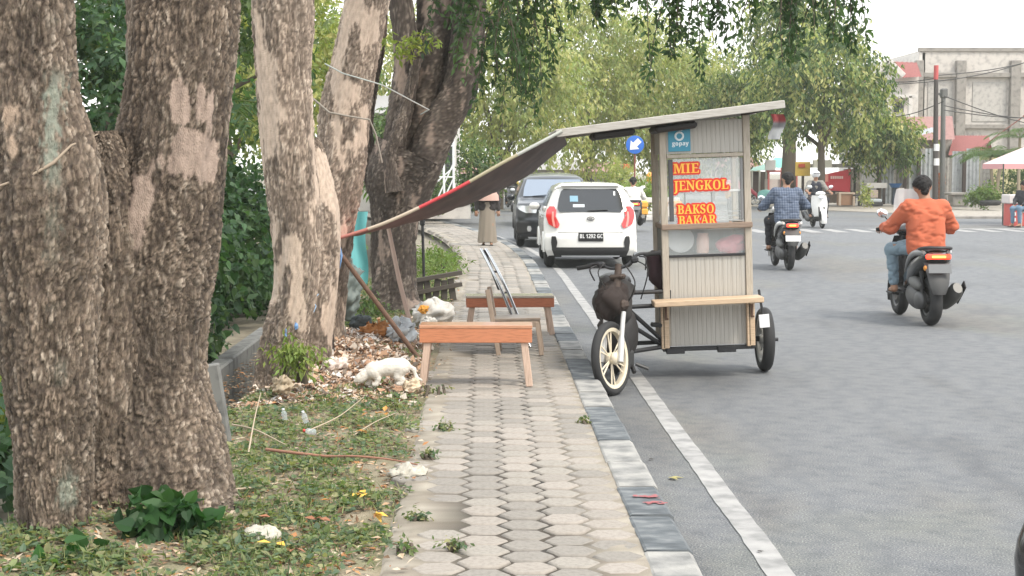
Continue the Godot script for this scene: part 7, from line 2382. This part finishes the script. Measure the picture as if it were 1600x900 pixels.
	roof_sheet(t, "roof", Vector3(19.31, 3.08, -77.00), Vector3(23.50, 3.20, -77.00), Vector3(24.86, 4.53, -82.00), Vector3(21.09, 4.46, -82.00), pinkr)
	t = thing("shed", "shed roofed with orange-red sheets behind the iron fence", "shed")
	bx(t, "wall", Vector3(23.75, 2.64, -78.00), Vector3(25.60, 0.56, -78.00), 4.0, zinc2)
	roof_sheet(t, "roof", Vector3(23.04, 2.40, -76.50), Vector3(25.29, 2.50, -76.50), Vector3(26.51, 3.48, -81.00), Vector3(24.65, 3.48, -81.00), redr)
	t = thing("shed", "shed with a steep red roof edge at the far right", "shed")
	bx(t, "wall", Vector3(24.24, 2.62, -74.00), Vector3(28.50, 0.31, -74.00), 5.0, dirty("yellow_wall", 0.55, 0.5, 0.28, 0.85, 0.5, 0.4, 1))
	roof_sheet(t, "roof", Vector3(23.33, 2.58, -73.00), Vector3(25.91, 4.52, -73.00), Vector3(28.47, 4.98, -79.00), Vector3(25.87, 3.11, -79.00), redr)
	t = thing("lean_to", "zinc lean-to with a ragged pale eave among the trees", "shed")
	bx(t, "wall", Vector3(19.17, 2.70, -73.00), Vector3(21.24, 0.27, -73.00), 3.0, zinc2)
	roof_sheet(t, "roof", Vector3(18.78, 2.93, -72.00), Vector3(21.06, 3.46, -72.00), Vector3(21.87, 3.76, -75.00), Vector3(19.75, 3.29, -75.00), zinc)
	# corrugated iron fence, sheet by sheet
	t = thing("iron_fence", "patchwork fence of upright corrugated iron sheets", "fence")
	var sheets := [[Vector3(17.90, 0.15, -70.00), Vector3(18.59, 2.49, -70.00)], [Vector3(18.62, 0.15, -70.05), Vector3(19.31, 2.14, -70.05)], [Vector3(19.31, 0.15, -70.00), Vector3(20.00, 2.43, -70.00)], [Vector3(20.03, 0.15, -70.05), Vector3(20.54, 2.66, -70.05)], [Vector3(20.54, 0.15, -70.00), Vector3(21.23, 2.25, -70.00)], [Vector3(21.27, 0.15, -70.05), Vector3(21.89, 2.54, -70.05)], [Vector3(21.90, 0.15, -70.00), Vector3(22.52, 2.66, -70.00)], [Vector3(22.56, 0.15, -70.05), Vector3(23.07, 2.14, -70.05)]]
	for i in sheets.size():
		corrugated(t, sheets[i][0], sheets[i][1], zinc if i % 3 != 1 else zinc2)
	for e in [[Vector3(19.62, 2.43, -69.80), Vector3(19.78, 0.16, -69.80)], [Vector3(18.98, 2.43, -69.80), Vector3(19.14, 0.16, -69.80)], [Vector3(21.70, 2.43, -69.80), Vector3(21.86, 0.16, -69.80)]]:
		bx(t, "fence_post", e[0], e[1], 0.12, dkw)
	# poles, pillar, wires
	t = thing("utility_pole", "tall dark utility pole banded black and white, behind the orange-shirted rider", "pole")
	var q := MB.new()
	var pa := Vector3(19.35, 0.13, -66.00)
	var pb := Vector3(19.27, 6.05, -66.00)
	q.rod(pa, pb, 0.13, 12, 0.09)
	put(t, "shaft", q, pm("pole_dark", 0.05, 0.042, 0.04, 0.7))
	for k in 2:
		q = MB.new()
		var y0 := pa.y + 1.75 + k * 0.62
		q.rod(Vector3(lerp(pa.x, pb.x, 0.1 * k), y0, pa.z), Vector3(lerp(pa.x, pb.x, 0.1 * k), y0 + 0.3, pa.z), 0.138, 12)
		put(t, "painted_band", q, pm("band_white", 0.7, 0.7, 0.7, 0.7))
	q = MB.new()
	q.rod(Vector3(pb.x, pb.y - 0.5, pb.z), Vector3(pb.x, pb.y + 0.1, pb.z), 0.1, 10)
	put(t, "red_tip", q, pm("tip_red", 0.45, 0.08, 0.08, 0.6))
	t = thing("utility_pole", "thinner grey pole with a fitting on top, beside the banded pole", "pole")
	q = MB.new()
	q.rod(Vector3(20.25, 0.08, -68.00), Vector3(20.20, 4.94, -68.00), 0.12, 10, 0.1)
	put(t, "shaft", q, pm("pole_grey", 0.13, 0.13, 0.125, 0.7))
	q = MB.new()
	q.box(Vector3(20.22, 5.06, -68.00), Vector3(0.3, 0.42, 0.3), Basis(), 0.05)
	q.beam(Vector3(19.97, 5.05, -68.00), Vector3(20.23, 4.94, -68.00), 0.1, 0.1)
	put(t, "transformer", q, pm("pole_grey", 0.13, 0.13, 0.125, 0.7))
	t = thing("brick_pillar", "orange-red brick pillar standing against the iron fence", "pillar")
	for k in 11:
		bx(t, "brick", Vector3(20.09, 1.56, -68.00) + Vector3(0.015 * (k % 2), -0.1303 * k, 0), Vector3(20.36, 1.44, -68.00) + Vector3(0.015 * (k % 2), -0.1303 * k, 0), 0.28, pm("brick%d" % (k % 3), 0.42 - 0.06 * (k % 3), 0.13 + 0.02 * (k % 2), 0.07, 0.85), 0.008)
	var wires := [[Vector3(17.54, 5.39, -67.00), Vector3(26.95, 7.56, -69.00)], [Vector3(19.57, 5.78, -67.00), Vector3(28.37, 8.13, -69.00)], [Vector3(19.93, 4.90, -67.00), Vector3(28.81, 3.42, -69.00)], [Vector3(19.94, 4.48, -67.00), Vector3(28.78, 4.43, -69.00)], [Vector3(19.58, 5.67, -67.00), Vector3(15.46, 6.55, -69.00)], [Vector3(19.93, 4.67, -67.00), Vector3(16.36, 4.42, -69.00)], [Vector3(19.94, 4.29, -67.00), Vector3(28.77, 4.71, -69.00)]]
	var names := ["topmost wire climbing to the upper right past the concrete building", "wire rising right from the banded pole's tip", "wire sagging right from the grey pole's fitting", "lower wire running level right of the grey pole", "wire leaving the banded pole leftwards into the trees", "wire from the grey pole leftwards before the white house", "lowest wire across the concrete building's face"]
	for i in wires.size():
		var a: Vector3 = wires[i][0]
		var b: Vector3 = wires[i][1]
		var pts := PackedVector3Array()
		for k in 12:
			var u := k / 11.0
			pts.append(a.lerp(b, u) + Vector3(0, -0.5 * sin(PI * u), 0))
		q = MB.new()
		q.tube(pts, PackedFloat32Array([0.022]), 5)
		solo("wire", names[i], "wire", q, pm("wire", 0.04, 0.04, 0.04, 0.6), "overhead wires")
	# roadside stall with the red banner
	t = thing("market_stall", "timber stall hung with a red printed banner", "stall")
	bx(t, "roof", Vector3(14.84, 1.96, -69.00), Vector3(16.63, 1.79, -69.00), 2.2, zinc2)
	for e in [[Vector3(14.90, 1.90, -69.00), Vector3(15.01, 0.18, -69.00)], [Vector3(16.51, 1.90, -69.00), Vector3(16.63, 0.18, -69.00)]]: bx(t, "post", e[0], e[1], 0.1, dkw)
	bx(t, "side_board", Vector3(16.43, 1.73, -69.00), Vector3(16.83, 0.52, -69.00), 1.6, dirty("board_beige", 0.4, 0.35, 0.29, 0.85, 1.0, 0.4, 0))
	bx(t, "counter", Vector3(14.97, 0.75, -69.00), Vector3(16.48, 0.61, -69.00), 0.9, dkw)
	bx(t, "front_board", Vector3(14.97, 0.61, -68.70), Vector3(16.36, 0.21, -68.70), 0.1, dirty("board_brown", 0.16, 0.12, 0.09, 0.85, 1.0, 0.4, 0))
	bx(t, "canopy_strip", Vector3(14.70, 2.13, -68.90), Vector3(15.51, 1.79, -68.90), 0.3, pm("canopy_pale", 0.6, 0.58, 0.5, 0.7))
	q = MB.new()
	var bp := PackedVector3Array()
	var b0 := Vector3(15.01, 0.81, -68.90)
	var b1 := Vector3(16.35, 1.73, -68.90)
	for i in 6:
		for k in 14:
			var u := k / 13.0
			var v := i / 5.0
			bp.append(Vector3(lerp(b0.x, b1.x, u), lerp(b0.y - 0.12 * u, b1.y - 0.28 * (1.0 - u), v), b0.z + 0.05 * sin(u * 9.0)))
	q.grid(bp, 6, 14, false, false)
	var bn := put(t, "banner", q, pm("banner_red", 0.55, 0.035, 0.05, 0.6))
	for k in 6:
		bx(bn, "printed_block", Vector3(15.43, 1.41, -68.75) + Vector3(0.097 * k, 0, 0), Vector3(15.50, 1.29, -68.75) + Vector3(0.097 * k, 0, 0), 0.02, pm("banner_print", 0.72, 0.5, 0.46, 0.6), 0.0)
	bx(bn, "printed_patch", Vector3(15.02, 1.50, -68.75), Vector3(15.32, 1.16, -68.75), 0.02, pm("banner_patch", 0.66, 0.25, 0.2, 0.6), 0.0)
	t = thing("wooden_crate", "brown wooden crate standing before the red-bannered stall", "crate", Vector3.ZERO)
	bx(t, "side", Vector3(15.56, 0.63, -67.50), Vector3(16.21, 0.13, -67.50), 0.6, pm("crate_brown", 0.26, 0.15, 0.09, 0.8))
	bx(t, "frame", Vector3(15.50, 0.66, -67.40), Vector3(15.60, 0.11, -67.40), 0.08, pm("crate_frame", 0.4, 0.32, 0.25, 0.8))
	bx(t, "frame", Vector3(16.12, 0.66, -67.40), Vector3(16.22, 0.11, -67.40), 0.08, pm("crate_frame", 0.4, 0.32, 0.25, 0.8))
	bx(t, "frame", Vector3(15.51, 0.70, -67.45), Vector3(16.22, 0.62, -67.45), 0.7, pm("crate_frame", 0.4, 0.32, 0.25, 0.8))
	# bits and pieces along the fence
	t = thing("stall_table", "pale counter table with shelves against the iron fence", "table")
	bx(t, "top", Vector3(16.86, 1.11, -68.00), Vector3(17.78, 0.88, -68.00), 0.8, pm("table_pale", 0.5, 0.48, 0.45, 0.6))
	for e in [[Vector3(16.95, 0.88, -68.00), Vector3(17.05, 0.17, -68.00)], [Vector3(17.60, 0.88, -68.00), Vector3(17.70, 0.17, -68.00)]]: bx(t, "leg", e[0], e[1], 0.1, dkw)
	bx(t, "box", Vector3(17.04, 0.79, -68.00), Vector3(17.38, 0.45, -68.00), 0.5, pm("box_pinkish", 0.45, 0.36, 0.31, 0.8))
	t = thing("tub", "grey plastic tub on a black base below the pale table", "tub")
	bx(t, "tub_body", Vector3(16.76, 0.42, -67.00), Vector3(17.30, 0.28, -67.00), 0.6, pm("tub_grey", 0.36, 0.4, 0.42, 0.5), 0.03)
	bx(t, "base", Vector3(16.74, 0.28, -67.00), Vector3(17.36, 0.11, -67.00), 0.6, pm("black_plastic", 0.018, 0.018, 0.019, 0.6), 0.03)
	t = thing("wash_stand", "blue basin on a dark stand beside the fence", "basin")
	q = MB.new()
	q.lathe([[0.0, 0.0], [0.18, 0.0], [0.3, 0.18], [0.27, 0.18], [0.16, 0.04], [0.0, 0.04]], Vector3(18.01, 0.91, -67.50), Basis(), 18)
	put(t, "basin", q, pm("basin_blue", 0.02, 0.1, 0.26, 0.4))
	bx(t, "stand", Vector3(17.93, 0.91, -67.60), Vector3(18.14, 0.15, -67.60), 0.2, pm("stand_navy", 0.03, 0.045, 0.07, 0.6))
	t = thing("cement_block", "pale concrete pedestal beside the blue basin", "block")
	bx(t, "block", Vector3(18.16, 0.83, -67.50), Vector3(18.40, 0.12, -67.50), 0.4, con)
	bx(t, "cap", Vector3(18.10, 0.89, -67.40), Vector3(18.38, 0.82, -67.40), 0.5, con)
	t = thing("black_stool", "small black stool left of the pale table", "stool")
	bx(t, "seat", Vector3(16.02, 0.62, -66.50), Vector3(16.44, 0.54, -66.50), 0.5, pm("black_plastic", 0.018, 0.018, 0.019, 0.6), 0.02)
	bx(t, "leg", Vector3(16.16, 0.54, -66.50), Vector3(16.31, 0.12, -66.50), 0.2, pm("black_plastic", 0.018, 0.018, 0.019, 0.6), 0.02)
	shrub("potted_plant", "pale yellow-green plant in a square pot before the stalls", "plant", Vector3(15.83, 0.29, -64.00), Vector3(0.22, 0.4, 0.22), 40, 10, 0.14, LIGHTGREENS, 501, "", 0.0, 0.4)
	# turquoise-roofed stalls and the parked becak on the left of the junction
	t = thing("market_stall", "white stall with red frame under a turquoise canopy", "stall")
	roof_sheet(t, "canopy", Vector3(13.26, 1.79, -73.00), Vector3(14.79, 1.73, -73.00), Vector3(15.00, 2.17, -75.00), Vector3(14.12, 2.29, -75.00), pm("canopy_teal", 0.2, 0.55, 0.48, 0.6))
	bx(t, "signboard", Vector3(13.22, 2.15, -72.80), Vector3(13.71, 1.67, -72.80), 0.1, pm("board_white", 0.6, 0.58, 0.57, 0.7))
	bx(t, "counter", Vector3(13.45, 1.24, -73.00), Vector3(14.07, 0.27, -73.00), 1.2, pm("stall_white", 0.62, 0.55, 0.52, 0.6))
	for e in [[Vector3(13.36, 1.79, -72.90), Vector3(13.45, 0.21, -72.90)], [Vector3(13.97, 1.79, -72.90), Vector3(14.06, 0.21, -72.90)], [Vector3(14.71, 1.79, -72.90), Vector3(14.79, 0.21, -72.90)]]: bx(t, "post", e[0], e[1], 0.08, pm("post_red", 0.5, 0.14, 0.13, 0.6))
	bx(t, "crossbar", Vector3(13.30, 1.67, -72.85), Vector3(14.03, 1.58, -72.85), 0.1, pm("post_red", 0.5, 0.14, 0.13, 0.6))
	t = thing("market_stall", "open stall with pale posts and a sagging teal awning by the cart's edge", "stall")
	roof_sheet(t, "awning", Vector3(12.87, 1.61, -75.00), Vector3(13.75, 1.67, -75.00), Vector3(14.23, 1.99, -78.00), Vector3(13.58, 1.80, -78.00), pm("canopy_teal2", 0.3, 0.48, 0.44, 0.6))
	bx(t, "rear_wall", Vector3(13.32, 1.60, -78.00), Vector3(14.32, 0.17, -78.00), 0.2, dkw)
	for e in [[Vector3(12.94, 1.67, -75.00), Vector3(13.02, 0.20, -75.00)], [Vector3(13.31, 1.67, -75.00), Vector3(13.39, 0.20, -75.00)], [Vector3(13.63, 1.67, -75.00), Vector3(13.71, 0.20, -75.00)]]: bx(t, "post", e[0], e[1], 0.08, pm("post_pale", 0.5, 0.5, 0.47, 0.7))
	t = thing("signboard", "yellow signboard with a red mark above the helmeted rider", "sign")
	bx(t, "board", Vector3(14.09, 2.05, -70.00), Vector3(14.77, 1.41, -70.00), 0.08, pm("sign_yellow", 0.62, 0.42, 0.08, 0.6))
	bx(t, "mark", Vector3(14.22, 1.96, -69.95), Vector3(14.52, 1.79, -69.95), 0.03, pm("sign_red", 0.5, 0.08, 0.04, 0.6))
	bx(t, "post", Vector3(14.39, 1.41, -70.00), Vector3(14.50, 0.16, -70.00), 0.1, dkw)
	t = thing("becak", "turquoise motor rickshaw parked before the stalls", "rickshaw")
	var pc := Vector3(13.10, 0.47, -72.00)
	wheel(t, Vector3(12.62, 0.26, -72.00), Basis(Vector3.UP, PI / 2.0), 0.3, 0.12, pm("rim_pale", 0.5, 0.5, 0.5, 0.4, 0.5), 6)
	q = MB.new()
	q.ell(pc, Vector3(0.42, 0.3, 0.35), Basis(), 16, 10)
	put(t, "sidecar", q, pm("becak_teal", 0.22, 0.5, 0.46, 0.4))
	q = MB.new()
	q.tube(catm([Vector3(12.37, 0.77, -72.00), Vector3(12.61, 0.56, -72.00), Vector3(12.86, 0.35, -72.00)], 8), PackedFloat32Array([0.09]), 8)
	put(t, "frame", q, pm("becak_red", 0.42, 0.06, 0.09, 0.4))
	# right verge: kerb wall, planter, block, umbrella stall
	t = thing("retaining_kerb", "low mossy concrete wall along the far right verge", "wall")
	for k in 5:
		bx(t, "wall_segment", Vector3(16.14, 0.09, -53.00) + Vector3(0.574 * k, 0, 0), Vector3(16.72, -0.24, -53.00) + Vector3(0.574 * k, 0, 0), 0.4, con2, 0.02)
	shrub("planted_bush", "round green bush growing in a tyre planter by the iron fence", "bush", Vector3(20.13, 0.33, -62.00), Vector3(0.75, 0.36, 0.55), 90, 14, 0.13, [Color(0.12, 0.2, 0.05), Color(0.16, 0.22, 0.06)], 502, "", 0.0, 0.5)
	q = MB.new()
	q.lathe([[0.3, 0.0], [0.42, 0.03], [0.45, 0.12], [0.42, 0.2], [0.3, 0.22], [0.3, 0.0]], Vector3(20.22, 0.26, -61.50), Basis(), 20)
	solo("tyre_planter", "old black tyre used as a planter below the round bush", "tyre", q, pm("tyre", 0.022, 0.022, 0.023, 0.75))
	t = thing("stone_block", "dark stone block left of the round bush", "block")
	bx(t, "block", Vector3(19.22, 0.68, -63.00), Vector3(19.84, 0.18, -63.00), 0.8, con2, 0.05)
	bx(t, "slab", Vector3(19.09, 0.76, -62.90), Vector3(19.77, 0.65, -62.90), 1.0, con2, 0.02)
	palm("clump of broad-fronded palms before the yellow wall at the far right", Vector3(21.89, 0.30, -66.00), 2.2, 1.7, 10, 503, 3)
	palm("leaning palm with wide fronds above the umbrella", Vector3(23.96, 0.35, -69.00), 3.2, 1.6, 10, 504)
	shrub("hedge_bush", "dark green bushes behind the umbrella stall", "bush", Vector3(24.60, 0.33, -70.00), Vector3(1.6, 0.8, 0.8), 120, 14, 0.16, GREENS, 505, "", 0.0, 0.5)
	t = thing("parasol", "pale pink square parasol on a thin pole at the right edge", "parasol")
	q = MB.new()
	var ca := Vector3(15.86, 1.88, -47.00)
	var apex := ca + Vector3(1.2, 0.62, -1.0)
	var cs := [ca, ca + Vector3(2.4, 0, 0), ca + Vector3(2.4, 0, -2.0), ca + Vector3(0, 0, -2.0)]
	for k in 4: q.tri(cs[k], cs[(k + 1) % 4], apex)
	put(t, "canopy", q, pm("parasol_pink", 0.66, 0.5, 0.48, 0.8))
	for k in 4:
		q = MB.new()
		var a: Vector3 = cs[k]
		var b: Vector3 = cs[(k + 1) % 4]
		q.quad(a, b, b + Vector3(0, -0.16, 0), a + Vector3(0, -0.16, 0))
		put(t, "valance", q, pm("parasol_band", 0.6, 0.3, 0.3, 0.8))
	q = MB.new()
	q.rod(Vector3(ca.x + 0.02, 0.0, ca.z), ca, 0.022, 8)
	put(t, "pole", q, pm("pole_green", 0.05, 0.06, 0.05, 0.6))
	t = thing("drink_cabinet", "red and white drinks cabinet under the pink parasol", "cabinet")
	bx(t, "cabinet_body", Vector3(15.76, 0.68, -46.00), Vector3(16.42, -0.01, -46.00), 0.6, pm("cabinet_red", 0.5, 0.08, 0.07, 0.45), 0.02)
	bx(t, "counter", Vector3(15.70, 0.95, -45.95), Vector3(16.38, 0.68, -45.95), 0.7, pm("cabinet_white", 0.6, 0.55, 0.53, 0.5), 0.02)
	for k in 3:
		bx(t, "white_mark", Vector3(15.85, 0.59, -45.97) + Vector3(0, -0.172 * k, 0), Vector3(15.93, 0.49, -45.97) + Vector3(0, -0.172 * k, 0), 0.02, pm("mark_white", 0.7, 0.68, 0.66, 0.6), 0.0)
	var JV := {"hip": Vector3(0, 0.6, 0), "chest": Vector3(0, 0.9, -0.03), "neck": Vector3(0, 1.08, -0.05), "head": Vector3(0, 1.22, -0.07), "ls": Vector3(-0.17, 1.02, -0.04), "rs": Vector3(0.17, 1.02, -0.04), "le": Vector3(-0.24, 0.8, -0.12), "re": Vector3(0.24, 0.8, -0.12), "lw": Vector3(-0.14, 0.66, -0.33), "rw": Vector3(0.14, 0.66, -0.33), "lh": Vector3(-0.09, 0.58, 0), "rh": Vector3(0.09, 0.58, 0), "lk": Vector3(-0.12, 0.56, -0.42), "rk": Vector3(0.12, 0.56, -0.42), "la": Vector3(-0.12, 0.1, -0.4), "ra": Vector3(0.12, 0.1, -0.4)}
	person("person in a dark top and jeans sitting by the drinks cabinet", Vector3(15.91, -0.02, -45.20) * Vector3(1, 0, 1), 2.2, JV, {"cell": 0.028, "shirt": pm("shirt_dark", 0.03, 0.03, 0.035, 0.85), "trousers": pm("jeans_blue", 0.12, 0.19, 0.27, 0.85)})
	t = thing("stool", "low pale stool under the seated person by the cabinet", "stool", Vector3(15.91, -0.02, -45.20) * Vector3(1, 0, 1))
	q = MB.new()
	q.box(Vector3(0, 0.45, 0), Vector3(0.34, 0.04, 0.34), Basis(), 0.01)
	put(t, "seat", q, pm("stool_pale", 0.5, 0.45, 0.42, 0.6))
	for e in [[-0.13, -0.13], [0.13, -0.13], [0.13, 0.13], [-0.13, 0.13]]:
		q = MB.new()
		q.rod(Vector3(e[0], 0, e[1]), Vector3(e[0] * 0.9, 0.44, e[1] * 0.9), 0.02)
		put(t, "leg", q, pm("stool_pale", 0.5, 0.45, 0.42, 0.6))

	# median: kerbed island, guard barrier with yellow blocks, keep-left sign, flowering hedge
	var md := MB.new()
	md.prism(PackedVector2Array([Vector2(4.6, -51.3), Vector2(7.4, -51.3), Vector2(8.6, -75.0), Vector2(1.0, -75.0), Vector2(3.6, -58.0)]), 0.15, Transform3D(Basis(Vector3(1, 0, 0), Vector3(0, 0, 1), Vector3(0, 1, 0)), Vector3(0, 0.07, 0)))
	ground_piece("median_island", md, con)
	t = thing("guard_barrier", "white road barrier with stacked yellow blocks on the median", "barrier")
	var wp := pm("barrier_white", 0.62, 0.61, 0.58, 0.6)
	bx(t, "rail", Vector3(4.76, 0.78, -50.60), Vector3(6.37, 0.61, -50.60), 0.14, wp, 0.02)
	bx(t, "rail", Vector3(4.77, 0.16, -50.60), Vector3(6.38, 0.02, -50.60), 0.14, wp, 0.02)
	for e in [[Vector3(4.82, 0.77, -50.70), Vector3(4.91, -0.01, -50.70)], [Vector3(5.66, 0.77, -50.70), Vector3(5.75, -0.01, -50.70)], [Vector3(6.30, 0.77, -50.70), Vector3(6.39, -0.01, -50.70)]]: bx(t, "post", e[0], e[1], 0.12, wp)
	for e in [[Vector3(4.94, 0.67, -50.45), Vector3(5.32, 0.44, -50.45)], [Vector3(5.59, 0.67, -50.45), Vector3(5.97, 0.44, -50.45)], [Vector3(6.06, 0.67, -50.45), Vector3(6.44, 0.44, -50.45)]]:
		for k in 2:
			bx(t, "block", e[0] + Vector3(0, -0.242 * k, 0), e[1] + Vector3(0, -0.242 * k, 0), 0.3, pm("block_yellow", 0.72, 0.36, 0.05, 0.6), 0.05)
	shrub("hedge_bush", "bright green clipped hedge behind the yellow barrier blocks", "hedge", Vector3(5.62, 0.43, -53.50), Vector3(1.0, 0.52, 0.8), 170, 16, 0.1, [Color(0.2, 0.3, 0.05), Color(0.24, 0.32, 0.07), Color(0.16, 0.26, 0.05)], 510, "", 0.0, 0.5)
	shrub("hedge_bush", "taller yellow-green bush left of the sign post", "bush", Vector3(4.88, 0.33, -58.00), Vector3(0.9, 0.9, 0.8), 150, 16, 0.12, LIGHTGREENS, 511, "", 0.0, 0.45)
	t = thing("road_sign", "round blue sign with a white arrow pointing down left", "sign")
	var sc := Vector3(4.97, 2.53, -51.50)
	q = MB.new()
	q.rod(Vector3(sc.x, 0.1, sc.z - 0.05), Vector3(sc.x, sc.y, sc.z - 0.05), 0.03, 10)
	put(t, "pole", q, pm("sign_pole", 0.22, 0.07, 0.05, 0.6))
	q = MB.new()
	q.lathe([[0.0, -0.015], [0.3, -0.015], [0.305, 0.0], [0.3, 0.015], [0.0, 0.015]], sc, Basis(Vector3(1, 0, 0), PI / 2.0), 32)
	var sg := put(t, "disc", q, pm("sign_blue", 0.02, 0.13, 0.5, 0.4))
	q = MB.new()
	var ar := PackedVector2Array([Vector2(-0.24, 0.0), Vector2(0.0, 0.2), Vector2(0.0, 0.09), Vector2(0.22, 0.09), Vector2(0.22, -0.09), Vector2(0.0, -0.09), Vector2(0.0, -0.2)])
	q.prism(ar, 0.008, Transform3D(Basis(Vector3(0, 0, 1), 0.78), sc + Vector3(0, 0, 0.02)))
	put(sg, "arrow", q, pm("sign_white", 0.78, 0.78, 0.78, 0.5))
	t = thing("warning_beacon", "orange round marker standing above the median hedge", "marker")
	q = MB.new()
	q.ell(Vector3(6.18, 1.39, -58.00), Vector3(0.16, 0.22, 0.12), Basis(), 14, 8)
	put(t, "beacon_head", q, pm("beacon_orange", 0.75, 0.3, 0.04, 0.5))
	q = MB.new()
	q.rod(Vector3(6.19, 0.33, -58.00), Vector3(6.18, 1.24, -58.00), 0.03)
	put(t, "post", q, pm("sign_pole", 0.22, 0.07, 0.05, 0.6))
	t = thing("traffic_light", "small red and white post sign beyond the median", "sign")
	bx(t, "post", Vector3(5.42, 1.77, -60.00), Vector3(5.50, 0.28, -60.00), 0.08, whitew)
	bx(t, "head", Vector3(5.33, 1.92, -59.90), Vector3(5.58, 1.72, -59.90), 0.1, pm("sign_red", 0.5, 0.08, 0.04, 0.6))
	# left background: white house and steel frame past the third tree
	t = thing("house", "white plastered house with a tall dark window, glimpsed past the third tree", "house")
	bx(t, "wall", Vector3(-3.80, 3.41, -46.00), Vector3(-0.92, 0.46, -46.00), 8.0, whitew, 0.02)
	var wf := bx(t, "window_frame", Vector3(-1.23, 3.22, -45.90), Vector3(-0.95, 0.96, -45.90), 0.06, whitew)
	bx(wf, "pane", Vector3(-1.19, 3.16, -45.82), Vector3(-0.99, 1.00, -45.82), 0.06, win)
	roof_sheet(t, "roof", Vector3(-3.90, 3.31, -45.00), Vector3(-0.70, 3.35, -45.00), Vector3(-0.93, 4.07, -50.00), Vector3(-4.23, 4.07, -50.00), pm("roof_grey", 0.3, 0.29, 0.28, 0.8))
	t = thing("steel_mast", "white painted steel lattice mast beside the glimpsed house", "mast")
	for e in [[Vector3(-0.88, 3.04, -41.00), Vector3(-0.87, 1.02, -41.00)], [Vector3(-1.14, 2.12, -41.00), Vector3(-1.12, 0.76, -41.00)]]:
		q = MB.new()
		q.rod(e[0], e[1], 0.03, 8)
		put(t, "upright", q, pm("mast_white", 0.7, 0.71, 0.72, 0.5))
	for e in [[Vector3(-1.12, 0.94, -41.00), Vector3(-0.88, 1.45, -41.00)], [Vector3(-0.88, 1.75, -41.00), Vector3(-1.33, 1.36, -41.00)], [Vector3(-1.36, 0.80, -41.00), Vector3(-0.88, 1.85, -41.00)], [Vector3(-1.19, 2.33, -41.00), Vector3(-0.88, 2.33, -41.00)], [Vector3(-1.33, 1.50, -41.00), Vector3(-0.88, 1.50, -41.00)], [Vector3(-1.10, 2.29, -41.00), Vector3(-0.88, 2.72, -41.00)]]:
		q = MB.new()
		q.rod(e[0], e[1], 0.022, 6)
		put(t, "brace", q, pm("mast_white", 0.7, 0.71, 0.72, 0.5))
	t = thing("garden_wall", "low pale garden wall along the bend beyond the third tree", "wall")
	bx(t, "wall", Vector3(-2.92, 0.73, -44.00), Vector3(-0.46, 0.29, -44.00), 0.3, con)
	bx(t, "coping", Vector3(-2.96, 0.79, -43.95), Vector3(-0.42, 0.73, -43.95), 0.4, con)
	shrub("hedge_bush", "leafy bushes before the glimpsed white house", "bush", Vector3(-1.22, 0.71, -42.00), Vector3(0.6, 0.55, 0.5), 90, 14, 0.1, GREENS, 512, "", 0.0, 0.5)
	shrub("hedge_bush", "broad-leaved bushes left of the street, under the awning's slope", "bush", Vector3(-0.50, 0.64, -48.00), Vector3(0.9, 1.1, 0.8), 140, 14, 0.16, GREENS, 513, "", 0.0, 0.5)
	# far shop fronts that close the view under the trees
	var fronts := [[-2.39, 1.20, 1.58, -0.41, 96.0, 0], [1.52, 6.28, 1.83, -0.59, 104.0, 1], [6.41, 10.31, 1.65, -0.54, 110.0, 2], [12.59, 16.82, 1.84, -0.58, 112.0, 0], [14.91, 17.74, 1.99, -0.51, 100.0, 1]]   # x0, x1, eave height, base height, distance, wall kind
	var fl := ["low pale shop front at the far left end of the street", "long cream shop front behind the far tree trunks", "grey shop front behind the median's sign", "cream shop front seen through the cart's glass", "weathered shop front just right of the cart"]
	for i in fronts.size():
		var f = fronts[i]
		t = thing("shop_building", fl[i], "building")
		var mm: StandardMaterial3D = [whitew, dirty("cream_wall", 0.52, 0.46, 0.36, 0.85, 0.4, 0.4, 1), con][f[5]]
		var z: float = -f[4]
		bx(t, "wall", Vector3(f[0], f[2], z), Vector3(f[1], f[3], z), 6.0, mm, 0.02)
		roof_sheet(t, "roof", Vector3(f[0] - 0.2, f[2] - 0.15, z + 1.2), Vector3(f[1] + 0.2, f[2] - 0.15, z + 1.2), Vector3(f[1], f[2] + 0.6, z - 3.0), Vector3(f[0], f[2] + 0.6, z - 3.0), pinkr if i % 2 == 0 else zinc2)
		var n := int((f[1] - f[0]) / 0.68)
		for k in n:
			var x0: float = f[0] + 0.2 + k * 0.68
			var dr := bx(t, "shutter" if k % 3 else "doorway", Vector3(x0, f[2] - 0.5, z + 0.08), Vector3(x0 + 0.43, f[3] + 0.05, z + 0.08), 0.1, [win, zinc, dkw][(k + i) % 3], 0.0)
			bx(dr, "lintel", Vector3(x0 - 0.04, f[2] - 0.4, z + 0.14), Vector3(x0 + 0.47, f[2] - 0.5, z + 0.14), 0.1, mm, 0.0)
func build_rest() -> void:
	build_cart()
	build_cart_bike()
	build_awning()
	build_furniture()
	build_traffic()
	build_cat()
	build_beyond()
	build_litter()
	build_greenery()
	build_verge_cover()
